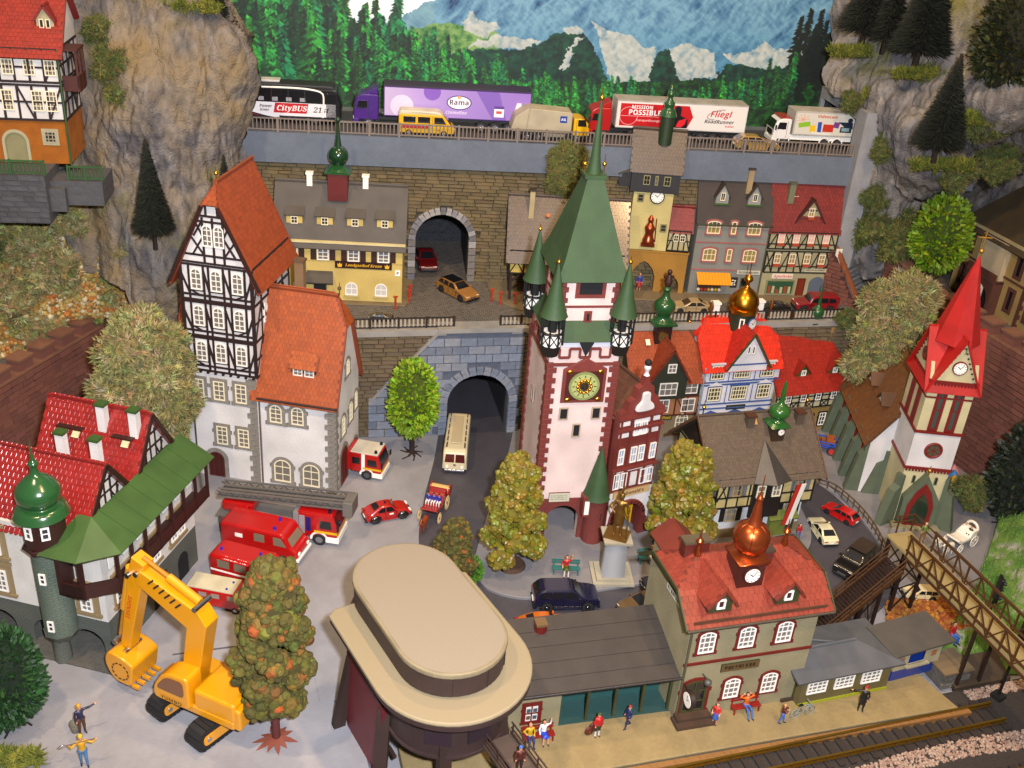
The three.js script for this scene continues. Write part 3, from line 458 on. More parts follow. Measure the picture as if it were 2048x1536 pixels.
// walls under such a roof
function walls(t,axis,a0,a1,b0,b1,y0,y,h,m,k=0,name='wall'){
const bm=(b0+b1)/2,half=(b1-b0)/2,c=0.03;const top=k?[[bm+half*k,y+h*(1-k)-c],[bm-half*k,y+h*(1-k)-c]]:[[bm,y+h-c]];
const q=[[b0,y0],[b1,y0],[b1,y-c],...top,[b0,y-c]];
return put(name,axis==='x'?prismX(q,a0,a1):prism(q,-a1,-a0),m,t);
}
function quoins(f,x,y0,y1,m,dir,hgt=0.6,a=0.5,b=0.85,d=0.1,name='quoin_stone'){let i=0;for(let y=y0;y<y1-0.1;y+=hgt,i++){const w=i%2?a:b,h2=Math.min(hgt,y1-y)*0.93;const s=child(name,STONE,m,f.o);s.scale.set(w,h2,d*2+rr(0,0.04));onFace(f,s,x+dir*w/2,y+h2/2,0.0);}}
const spike=(x,y,z,h,m=gold)=>[rod([x,y,z],[x,y+h,z],0.07,6,0.03),ball(0.2,x,y+h*0.55,z,10,8)];
function chimney(t,x,y,z,w,h,d,m,cap){const c=put('chimney',box(x-w/2,y,z-d/2,x+w/2,y+h,z+d/2),m,t);if(cap)child('chimney_cap',bc(x,y+h,z,w+0.2,0.22,d+0.2),cap,c);return c;}
function clock(f,u,v,r,rim,dial,hands=black,d=0.1){
const c=onFace(f,child('clock',mv(rot(cyl(r,r,0,0.14,0,0,28),Math.PI/2),0,0,d),rim,f.o),u,v);
child('dial',mv(rot(cyl(r*0.84,r*0.84,0,0.03,0,0,28),Math.PI/2),0,0,d+0.14),dial,c);
for(let i=0;i<12;i++){const a=i*Math.PI/6;child('hour_mark',rot(bc(0,r*0.62,d+0.185,r*0.06,r*0.16,0.02),0,0,a),hands,c);}
child('hand',rot(bc(0,-r*0.05,d+0.21,r*0.09,r*0.5,0.02),0,0,0.9),hands,c);child('hand',rot(bc(0,-r*0.05,d+0.235,r*0.06,r*0.72,0.02),0,0,-0.6),hands,c);
return c;
}
//- gate tower
const mPink=plaster(0xe6d0c8),mSand=plastic(0x7c352d,0.6),mSandB=brickM(0x7c352d,5),mGreenR=plastic(0x34512c,0.65),mHole=mat(0x0c0c10,0.8);
{
const A0=at(1062,1078,KERB),F=fr(A0,A0.clone().add(V(6.3,0,-1.35)),KERB),w=F.w,D=8.2,h=(py,x=w/2,z=0)=>F.h(x,z,py);
const t=thing('gate_tower','tall white gate tower with red sandstone corners, big clock and green spire','tower',F.p,F.r),f=face(t),fl=face(t,0,0,-D,-Math.PI/2);
const hA=h(1012),hTop=h(683),hCren=h(728),hCrT=h(697);
// body with the vaulted passage
const ox=w*0.44,ow=w*0.5,oh=hA+0.1;
put('wall',[prism([[0.06,0],[ox-ow/2,0],...archPts(ox,ow,oh),[ox+ow/2,0],[w-0.06,0],[w-0.06,hTop],[0.06,hTop]],-0.9,-0.06),prism([[0.06,0],[ox-ow/2,0],...archPts(ox,ow,oh),[ox+ow/2,0],[w-0.06,0],[w-0.06,hTop],[0.06,hTop]],-D+0.06,-D+0.9),box(0.06,0,-D+0.9,0.9,hTop,-0.9),box(w-0.9,0,-D+0.9,w-0.06,hTop,-0.9),box(0.9,oh+0.4,-D+0.9,w-0.9,oh+0.8,-0.9)],mPink,t);
// red base round the arch
const bh=hA+0.9;const bs=new THREE.Shape([[0,0],[w,0],[w,bh],[0,bh]].map((p)=>new THREE.Vector2(...p)));
put('base',[prism([[0,0],[ox-ow/2,0],...archPts(ox,ow,oh),[ox+ow/2,0],[w,0],[w,bh],[0,bh]],-0.2,0.05)],mSandB,t);
// rusticated corners
for(let i=0,y=bh;y<hCren-0.3;y+=0.52,i++){
const a=i%2?0.5:0.82,q=(x0,x1,z0,z1)=>{const s=child('quoin_stone',STONE,mSand,t);s.scale.set(x1-x0,0.52,z1-z0);s.position.set((x0+x1)/2,y+0.26,(z0+z1)/2);};
q(-0.1,a,-a,0.1);q(w-a,w+0.1,-a,0.1);q(-0.1,a,-D-0.1,-D+a);
}
// crenel bands: red tooth line over a pale parapet, on the front and on the left
const band=(ff,W0,n)=>{
beam(ff,mSand,0,hCren,W0,hCren,0.28,0.16,'belt_course');
const s=W0/(n*2+1);for(let i=0;i<n;i++){const x0=s*(2*i+1),x1=x0+s,yb=hCren+(hCrT-hCren)*0.45;beam(ff,mSand,x0,yb,x0,hCrT,0.2,0.14,'crenel_edge');beam(ff,mSand,x1,yb,x1,hCrT,0.2,0.14,'crenel_edge');beam(ff,mSand,x0,yb,x1,yb,0.2,0.16,'crenel_edge');beam(ff,mSand,x1,hCrT,x1+s,hCrT,0.2,0.14,'crenel_edge');}
beam(ff,mSand,0,hCrT,s,hCrT,0.2,0.14,'crenel_edge');
};
band(f,w,3);band(fl,D,3);
put('parapet_recess',[box(0.9,hCrT+0.15,-0.02,w-0.9,hTop,0.02),box(-0.02,hCrT+0.15,-D+0.9,0.02,hTop,-0.9)],mat(0xb9bcc6,0.7),t);
put('wedge_bracket',prism([[w*0.4,hTop],[w*0.6,hTop],[w*0.5,hTop-1.3]],0,0.35),mHole,t);
// clock in its red frame with a pointed head
const cx=w*0.53,cy=h(769),cr=1.42,fy0=h(803),fy1=h(737);
put('clock_frame',prism([[cx-2.0,fy0],[cx+2.0,fy0],[cx+2.0,fy1],[cx+0.9,fy1+0.6],[cx,fy1+1.1],[cx-0.9,fy1+0.6],[cx-2.0,fy1]],0,0.22,null,0.05),mSand,t);
put('clock_panel',box(cx-1.7,fy0+0.3,0.2,cx+1.7,fy1-0.2,0.26),plastic(0x4d1d18),t);
const ck=clock(f,cx,cy,cr,plastic(0x8f9a60),mat(0x9ca76a,0.5),gold,0.22);
for(let i=0;i<12;i++){const a=i*Math.PI/6;child('dial_ornament',ball(0.17,Math.cos(a)*0.62,Math.sin(a)*0.62,0.42,8,6),gold,ck);}
child('dial_boss',mv(rot(cyl(0.45,0.4,0,0.1,0,0,16),Math.PI/2),0,0,0.4),chrome,ck);
for(const[sx,sy]of[[-1.4,-1.4],[1.4,-1.4],[-1.4,1.4],[1.4,1.4]])put('corner_ornament',mv(ball(0.24,0,0,0,8,6).scale(1.2,1,0.5),cx+sx,cy+sy,0.3),gold,t);
const wo={nx:1,ny:1,fm:plastic(0xb9a58e),pm:mHole,fw:0.1};
win(f,w*0.29,h(838),0.85,1.25,wo);win(f,w*0.76,h(838),0.85,1.25,wo);win(f,w*0.5,h(873),0.75,1.4,wo);
win(fl,D*0.45,h(838)-0.5,0.8,1.6,wo);
{const nb=put('niche',prism(archShape(1.6,3.2,0.8,D*0.72,0),0,0.05),mat(0xc7b4ac,0.8),t);nb.position.set(0,h(1000),-D);nb.rotation.y=-Math.PI/2;}
board(f,'plaque',w*0.36,h(1001),2.0,1.0,marks('#8a8672','#b9b9a2',256,128,12,3),mSand,0.14);
// belfry
const bx0=w*0.14,bx1=w*0.9,bz1=-0.9,bz0=-D+1.1,y0=h(640,w/2,-1)-0.3,y1=h(547,w/2,-1),bw=bx1-bx0,bd=bz1-bz0;
put('belfry',box(bx0,hTop-0.2,bz0,bx1,y1,bz1),mPink,t);
const fb=face(t,bx0,0,bz1),fbl=face(t,bx0,0,bz0,-Math.PI/2),yo=h(590,w/2,-1);
for(const[ff,W0]of[[fb,bw],[fbl,bd]]){
quoins(ff,-0.05,y0-1,y1,mSand,1,0.5,0.35,0.55,0.08);quoins(ff,W0+0.05,y0-1,y1,mSand,-1,0.5,0.35,0.55,0.08);
win(ff,W0/2,yo,W0*0.46,y1-yo-0.15,{nx:1,ny:1,fm:mSand,pm:mHole,fw:0.12,sm:mSand,sw:0.22});
beam(ff,mSand,0,(y0+yo)/2+0.3,W0,(y0+yo)/2+0.3,0.2,0.1,'belt_course');
win(ff,W0/2,(y0+yo)/2-1.1,0.35,0.8,{nx:1,ny:1,fm:mSand,pm:mHole,fw:0.06,sm:mSand,sw:0.18});
}
// green skirt roof round the belfry
const S=0.25,sy=hTop+0.05,ey=y0+0.3;
slope(t,[[-S,sy,S],[w+S,sy,S],[bx1,ey,bz1],[bx0,ey,bz1]],mGreenR,{name:'skirt_roof'});
slope(t,[[-S,sy,-D-S],[-S,sy,S],[bx0,ey,bz1],[bx0,ey,bz0]],mGreenR,{name:'skirt_roof'});
slope(t,[[w+S,sy,S],[w+S,sy,-D-S],[bx1,ey,bz0],[bx1,ey,bz1]],mGreenR,{name:'skirt_roof'});
slope(t,[[w+S,sy,-D-S],[-S,sy,-D-S],[bx0,ey,bz0],[bx1,ey,bz0]],mGreenR,{name:'skirt_roof'});
// spire: flared foot, steep roof, needle
const mx=(bx0+bx1)/2,mz=(bz0+bz1)/2,yk=h(345,mx,mz),yt=h(178,mx,mz),hx=bw/2,hz=bd/2;
const lev=[[hx+0.75,hz+0.75,y1-0.5],[hx+0.1,hz+0.1,y1+1.2],[hx*0.28,hz*0.26,yk-0.2]];
for(let k=0;k<2;k++){const[ax,az,ay]=lev[k],[cx2,cz2,cy2]=lev[k+1];const q=(sx,sz,e)=>e?[mx+sx*cx2,cy2,mz+sz*cz2]:[mx+sx*ax,ay,mz+sz*az];for(const[p,r]of[[[-1,1],[1,1]],[[1,1],[1,-1]],[[1,-1],[-1,-1]],[[-1,-1],[-1,1]]])slope(t,[q(...p),q(...r),q(...r,1),q(...p,1)],mGreenR,{name:k?'spire_roof':'spire_foot',t:0.12});}
put('spire_collar',box(mx-0.95,yk-0.3,mz-0.95,mx+0.95,yk,mz+0.95),mGreenR,t);
put('needle',[cyl(0.62,0.42,yk,yk+1.4,mx,mz,8),cyl(0.42,0.06,yk+1.4,yt-0.6,mx,mz,8)],mGreenR,t);
put('finial',[ball(0.22,mx,yt-0.7,mz),rod([mx,yt-0.7,mz],[mx,yt+0.2,mz],0.05)],gold,t);
for(const s of[-1,1])put('finial',spike(mx+s*0.85,yk-0.3,mz,1.9),gold,t);
// corner turrets
for(const[x,z]of[[0.1,-0.1],[w-0.1,-0.1],[0.1,-D+0.1]]){
const ty=hTop-0.6,r=1.0,lh=h(622,0,0)-h(650,0,0),a=ty+lh*1.2,b=a+lh*1.3;
const c=put('corner_turret',cyl(r*0.75,r,ty-0.6,ty+0.4,x,z,8),plastic(0x1d1b18),t);
child('turret_panel',cyl(r*0.96,r*0.96,ty+0.4,a,x,z,8),white,c);
for(let i=0;i<8;i++){const p=i*Math.PI/4+Math.PI/8,q=p+Math.PI/4,k=r*1.0,A=[x+Math.cos(p)*k,ty+0.42,z+Math.sin(p)*k],B=[x+Math.cos(q)*k,a,z+Math.sin(q)*k];child('turret_brace',bar(A,B,0.09),black,c);child('turret_brace',bar([A[0],B[1],A[2]],[B[0],A[1],B[2]],0.085),black,c);child('turret_post',bar([A[0],A[1],A[2]],[A[0],b,A[2]],0.13),black,c);}
child('turret_rail',lathe([[r*1.08,a-0.06],[r*1.12,a+0.1],[r*0.9,a+0.12]],8,x,z),black,c);
child('turret_core',cyl(r*0.4,r*0.4,a,b,x,z,8),mHole,c);
child('turret_roof',lathe([[r*1.25,b-0.2],[r*1.08,b+0.2],[r*0.72,b+1.4],[0.07,b+4.6]],10,x,z),mGreenR,c);
child('finial',mergeGeometries([ball(0.19,x,b+4.7,z,8,6),rod([x,b+4.4,z],[x,b+5.2,z],0.04)]),gold,c);
}
// round stair turret at the right front corner
const tx=w-0.55,tz=0.3,th=h(985,tx,tz);
put('stair_turret',cyl(1.05,0.95,0,th,tx,tz,18),mSandB,t);
put('stair_turret_roof',lathe([[1.45,th-0.3],[1.2,th+0.3],[0.05,h(893,tx,tz)]],12,tx,tz),mGreenR,t);
put('turret_slit',[bc(tx+0.35,th-2.6,tz+0.88,0.14,0.7,0.1)],mHole,t);put('turret_slit',bc(tx+0.45,th-5.4,tz+0.86,0.14,0.7,0.1),mHole,t);
put('bay',[box(tx-1.45,th-2.2,tz-0.2,tx-0.7,th,tz+0.85)],mSand,t);
put('bay_window',box(tx-1.3,th-1.9,tz+0.86,tx-0.85,th-0.4,tz+0.9),white,t);
}
//- red gabled house beside the tower
{
const F=fr([1206,1085],[1288,1063],KERB),w=F.w,D=7,h=(py,x=w/2,z=0)=>F.h(x,z,py);
const t=thing('gabled_house','narrow red house with white bands and curved gable right of the tower','house',F.p,F.r),f=face(t);
const yA=h(1003,w*0.5),ySign=h(978),yE=h(832),yT=h(752),ow=w*0.72,ox=w*0.47;
const mRedH=plastic(0x74302a,0.55),mWh=plastic(0xe6e4e2,0.5);
put('wall',[prism([[0,0],[ox-ow/2,0],...archPts(ox,ow,yA),[ox+ow/2,0],[w,0],[w,yE],[0,yE]],-0.8,0),box(0,0,-D,0.4,yE,-0.8),box(w-0.4,0,-D,w,yE,-0.8),box(0,yA+0.4,-D,w,yE,-0.8)],mRedH,t);
put('arch_infill',[prism([[0.02,yA*0.45],...archPts(ox,ow+0.5,yA+0.25),[w-0.02,yA*0.45],[w-0.02,ySign],[0.02,ySign]],-0.05,0.04)],mWh,t);
for(let i=0;i<13;i++){const a0=Math.PI*(i+0.5)/13,s=child('arch_stone',STONE,mSand,t);s.scale.set(0.42,0.72,0.5);s.position.set(ox+Math.cos(a0)*(ow/2+0.12),yA-ow/2+Math.sin(a0)*(ow/2+0.12),0.06);s.rotation.z=a0;}
// stepped and curved gable
const g0=yE,gh=yT-yE;
put('gable',prism([[-0.05,g0],[w+0.05,g0],[w+0.05,g0+gh*0.16],[w*0.88,g0+gh*0.2],[w*0.84,g0+gh*0.42],[w*0.72,g0+gh*0.48],[w*0.68,g0+gh*0.72],[w*0.58,g0+gh*0.78],[w*0.54,g0+gh],[w*0.46,g0+gh],[w*0.42,g0+gh*0.78],[w*0.32,g0+gh*0.72],[w*0.28,g0+gh*0.48],[w*0.16,g0+gh*0.42],[w*0.12,g0+gh*0.2],[-0.05,g0+gh*0.16]],-0.6,0.08),mSand,t);
put('gable_shell',prism(smooth2([[w*0.3,g0+gh*0.2],[w*0.7,g0+gh*0.2],[w*0.69,g0+gh*0.3],[w*0.6,g0+gh*0.42],[w*0.57,g0+gh*0.62],[w*0.43,g0+gh*0.62],[w*0.4,g0+gh*0.42],[w*0.31,g0+gh*0.3]]),0.08,0.4,null,0.08),mWh,t);
put('gable_vase',[lathe(smooth([[0.3,yT],[0.16,yT+0.3],[0.34,yT+0.8],[0.12,yT+1.1]],10),12,w*0.5,-0.2)],mWh,t);put('vase_cap',ball(0.34,w*0.5,yT+1.25,-0.2,10,8),mHole,t);
const ro={e:0.05,g:0,tile:'flat',tw:0.5,th:0.5};
hroof(t,'z',0.5,D,0,w,yE-0.2,gh*0.8,plastic(0x5b3a2a,0.6),ro);
// floors: white bands, windows with white frames
const wo={nx:2,ny:2,fm:white,pm:mat(0x8d98a8,0.25),fw:0.09};
const rows=[[ySign+0.45,0.5,[0.1,0.27,0.72,0.88]],[h(922),1,[0.13,0.42,0.6,0.87]]];
for(const[y,,xs]of rows){for(const x of xs)win(f,w*x,y,0.68,1.7,wo);}
put('blank_panel',box(w*0.43,ySign+0.5,0,w*0.58,ySign+2,0.07),mWh,t);
for(const y of[h(938),h(868),h(845)])for(const[a,b]of[[0.02,0.24],[0.34,0.7],[0.78,0.98]])put('white_band',box(w*a,y,0,w*b,y+0.42,0.09),mWh,t);
for(const y of[ySign+2.5,h(855),yE+0.02])put('cornice',box(-0.12,y,0,w+0.12,y+0.24,0.26),mSand,t);
for(const x of[0.42,0.58])win(f,w*x,yE-0.05-1.9,0.66,1.4,wo);
for(const x of[0.05,0.3,0.72,0.95])put('pilaster',box(w*x-0.12,ySign+0.4,0,w*x+0.12,yE,0.12),mRedH,t);
board(f,'shop_sign',w*0.5,ySign-0.62,w*0.86,0.75,textTex('McDonald\'s','#1c1712','#b99a6c','bold 64px sans-serif'),plastic(0xa98a5e),0.16);
put('menu_board',box(w*0.78,0.6,-2.6,w*0.8,3.6,-1.2),paint(0xe0b020),t);
}
function smooth2(p,n=60){const c=new THREE.CatmullRomCurve3(p.map((q)=>V(q[0],q[1],0)),true,'centripetal');return c.getPoints(n).slice(0,n).map((q)=>[q.x,q.y]);}
//- tall half-timbered house with its orange-roofed annex
const mWall=plaster(0xe2e0dc),mTim=plastic(0x2a1613,0.6),mGrey=stoneM(0x8a857d),mOr=plastic(0x8a3c1a,0.6),mOrT=plastic(0x8f421c,0.55);
const cw1={nx:2,ny:4,rise:0.5,fm:mat(0xe6e3d8,0.5),pm:glassC,fw:0.13};
{
const F=fr([400,945],[672,988],0),w=F.w,h=(py,x=0,z=0)=>F.h(x,z,py),xs=w*0.455;
const t=thing('half_timbered_house','tall white half-timbered house with steep orange roof and lower annex','house',F.p,F.r),f=face(t);
const y0=h(755,xs),y1=h(540,xs),D=9,gh=h(372,xs/2,0.3)-y1;
put('stone_storey',box(0,0,-D,xs,y0,0),mWall,t);
put('timber_storey',box(-0.15,y0,-D-0.1,xs+0.15,y1,0.15),mWall,t);
const fT=face(t,-0.15,0,0.15),TW=xs+0.3;
walls(t,'z',-0.15,D+0.1,-0.15,xs+0.15,y1,y1,gh,mWall,0.22,'gable');
hroof(t,'z',-0.15,D+0.1,-0.15,xs+0.15,y1,gh,mOr,{e:0.95,g:0.5,k0:0.22,hs:1.6,tile:'flat',tw:0.42,th:0.46,tc:0x8c3e1a,rm:mOrT});
put('eaves_board',[bar([xs+1.05,y1-1.9,0.6],[xs/2+0.75,y1+gh*0.76,0.6],0.1,0.35),bar([-1.05,y1-1.9,0.6],[xs/2-0.75,y1+gh*0.76,0.6],0.1,0.35)],mTim,t);
put('finial',spike(xs/2,y1+gh,-1.3,1.3),gold,t);
const sh=(y1-y0)/3,wx=[0.22,0.5,0.8];
const floorOf=(ff,W0,a,b,xsW)=>{
for(const y of[a+0.12,a+0.62,b-0.12])beam(ff,mTim,0,y,W0,y,0.2);
const posts=[0,...xsW.flatMap((x)=>[x*W0-0.72,x*W0+0.72]),W0];
posts.forEach((x,i)=>{beam(ff,mTim,x,a,x,b,i===0||i===posts.length-1?0.34:0.2);});
for(let i=0;i+1<posts.length;i+=2){const l=posts[i],r=posts[i+1];if(r-l>0.4){if(i===0)beam(ff,mTim,l,b-0.9,r,a+0.7,0.2);else if(i+2>=posts.length)beam(ff,mTim,l,a+0.7,r,b-0.9,0.2);else{beam(ff,mTim,l,b-0.6,r,a+0.9,0.2);}}}
xsW.forEach((x,i)=>{win(ff,x*W0,a+1.15,1.12,2.15,cw1);beam(ff,mTim,x*W0-0.72,a+1.1,x*W0+0.72,a+1.1,0.18);if(i!==1)beam(ff,mTim,x*W0-(i?-0.7:0.7),a+1.1,x*W0+(i?-0.2:0.2),a+0.65,0.16);});
};
for(let k=0;k<3;k++)floorOf(fT,TW,y0+k*sh,y0+(k+1)*sh,wx);
// gable framing
const gx=(q)=>[TW/2*q,TW-TW/2*q];
for(const q of[0.02,0.12,0.55,0.62]){const[a,b]=gx(q);beam(fT,mTim,a,y1+gh*q,b,y1+gh*q,0.2);}
for(const x of[0.36,0.5,0.64])beam(fT,mTim,TW*x,y1+gh*0.02,TW*x,y1+gh*0.6,0.2);
for(const x of[0.42,0.58]){win(fT,TW*x,y1+gh*0.24,1.0,2.1,cw1);beam(fT,mTim,TW*x,y1+gh*0.62,TW*x,y1+gh*0.78,0.18);}
for(const s of[-1,1]){const X=(q)=>TW/2+s*TW*q;beam(fT,mTim,X(0.14),y1+gh*0.12,X(0.32),y1+gh*0.36,0.18);beam(fT,mTim,X(0.30),y1+gh*0.12,X(0.14),y1+gh*0.36,0.18);beam(fT,mTim,X(0.14),y1+gh*0.36,X(0.235),y1+gh*0.53,0.18);beam(fT,mTim,X(0.42),y1+gh*0.12,X(0.36),y1+gh*0.25,0.18);beam(fT,mTim,X(0.16),y1+gh*0.53,X(0.27),y1+gh*0.36,0.18);}
// right flank framing above the annex
const fR=face(t,xs+0.15,0,0.1,Math.PI/2);
for(let k=0;k<3;k++){storey(fR,mTim,0,D+0.1,y0+k*sh,y0+(k+1)*sh,5,['/','\\','X','/','\\'],0.2,0.5);win(fR,D*0.3,y0+k*sh+1.2,0.8,1.9,cw1);}
const fL=face(t,-0.15,0,-D-0.1,-Math.PI/2);for(let k=0;k<3;k++)storey(fL,mTim,0,D,y0+k*sh,y0+(k+1)*sh,4,['/','\\'],0.2,0.5);
for(let i=0;i<9;i++)put('beam_end',bc(0.3+i*xs/8.6,y0-0.2,0.15,0.2,0.24,0.3),mTim,t);
// plain stone storey
const gw={nx:2,ny:4,fm:cream,pm:glassC,fw:0.12,sm:mGrey,sw:0.3,ears:1};
for(const y of[h(805,xs*0.7),h(893,xs*0.7)])for(const x of[0.1,0.42,0.76])if(!(x===0.1&&y<7))win(f,xs*x,y,1.15,2.1,gw);
quoins(f,xs,0,y0-0.2,mGrey,-1,0.62,0.75,1.05);
win(f,xs*0.3,0.02,1.7,2.9,{nx:3,ny:1,rise:0.5,fm:plastic(0x5a241a),pm:plastic(0x47180f),fw:0.14,sm:mGrey,sw:0.4,noBase:1,name:'door'});
put('drainpipe',rod([xs+0.25,0,0.12],[xs+0.25,h(783,xs),0.12],0.09),plastic(0x6a5a50),t);
// annex
const ax0=xs,ax1=w,yE=h(800,ax1),rid=h(590,w*0.9,-3.6)-yE,AD=7.6;
walls(t,'x',ax0,ax1,-AD,0,0,yE,rid,mWall,0.25,'annex_wall');
hroof(t,'x',ax0-0.2,ax1,-AD,0,yE,rid,mOr,{e:0.45,g:0.4,k1:0.3,hs:0.7,tile:'flat',tw:0.42,th:0.46,tc:0x96471c,rm:mOrT});
put('gutter',rod([ax0+0.2,yE-0.75,0.6],[ax1+0.4,yE-0.75,0.6],0.11),mTim,t);
put('finial',spike(ax1-0.7,yE+rid,-AD/2,1.3,plastic(0x4a3520)),plastic(0x5a4424),t);
const aw=ax1-ax0,pw={nx:2,ny:4,rise:0.4,fm:cream,pm:glassC,fw:0.12,sm:mGrey,sw:0.3,ears:1};
win(f,ax0+aw*0.24,h(846,w*0.62),1.25,2.0,pw);win(f,ax0+aw*0.52,h(850,w*0.75),1.25,2.0,pw);
win(f,ax0+aw*0.3,h(962,w*0.62),1.75,2.6,{...pw,rise:0.35,nx:2,ny:3});win(f,ax0+aw*0.68,h(970,w*0.78),1.75,2.6,{...pw,rise:0.35,nx:2,ny:3});
quoins(f,ax1,0,yE-0.2,mGrey,-1,0.62,0.75,1.05);
const fS=face(t,ax1,0,0,Math.PI/2);quoins(fS,0,0,yE,mGrey,1,0.62,0.5,0.8);
win(fS,AD*0.3,yE*0.52,1.1,2.2,pw);win(fS,AD*0.62,yE*0.55,1.1,2.2,pw);win(fS,AD*0.5,yE+0.9,1.0,1.7,pw);win(fS,AD*0.85,yE*0.6,0.9,2.0,pw);
win(fS,AD*0.32,0.02,2.2,4.2,{nx:2,ny:1,rise:0.5,fm:plastic(0x6a1d14),pm:plastic(0x571610),fw:0.2,sm:mGrey,sw:0.4,noBase:1,name:'door'});
win(fS,AD*0.8,0.02,1.6,3.0,{nx:1,ny:1,rise:0.5,fm:plastic(0x6a1d14),pm:mHole,fw:0.16,sm:mGrey,sw:0.35,noBase:1,name:'door'});
// shed dormer
const dx=ax0+aw*0.42,dz=-0.75,dy=yE+rid*0.17,dw=2.5;
const dm=put('dormer',[prism([[0,0],[dw,0],[dw,1.1],[0,1.1]],-2.4,0)],plastic(0x4d1812),t);dm.position.set(dx,dy,dz);
slope(t,[[dx-0.2,dy+1.0,dz+0.4],[dx+dw+0.2,dy+1.0,dz+0.4],[dx+dw+0.2,dy+3.4,dz-1.95],[dx-0.2,dy+3.4,dz-1.95]],mOr,{name:'dormer_roof',tile:'flat',tw:0.42,th:0.46,tc:0x96471c,t:0.12});
for(const k of[0.27,0.73])win(face(t,dx,dy,dz),dw*k,0.12,0.95,0.85,{nx:2,ny:2,fm:white,pm:glassC,fw:0.09});
chimney(t,ax0+aw*0.3,yE+rid*0.3,-AD*0.85,0.9,rid*0.9,0.8,plastic(0x8a6e50),plastic(0x6d5238));
// low wing behind on the left
const wy=h(640,-1,-5),wr=h(540,-1.5,-6)-wy;
walls(t,'x',-3.2,0,-8.5,-4.5,0,wy,wr,mWall,0,'wing_wall');hroof(t,'x',-3.0,0,-8.5,-4.5,wy,wr,mOr,{e:0.5,g:0.2,k0:0.5,tile:'flat',tw:0.42,th:0.46,tc:0x8a3c18});put('finial',spike(-2.6,wy+wr,-6.5,1.0),gold,t);
}
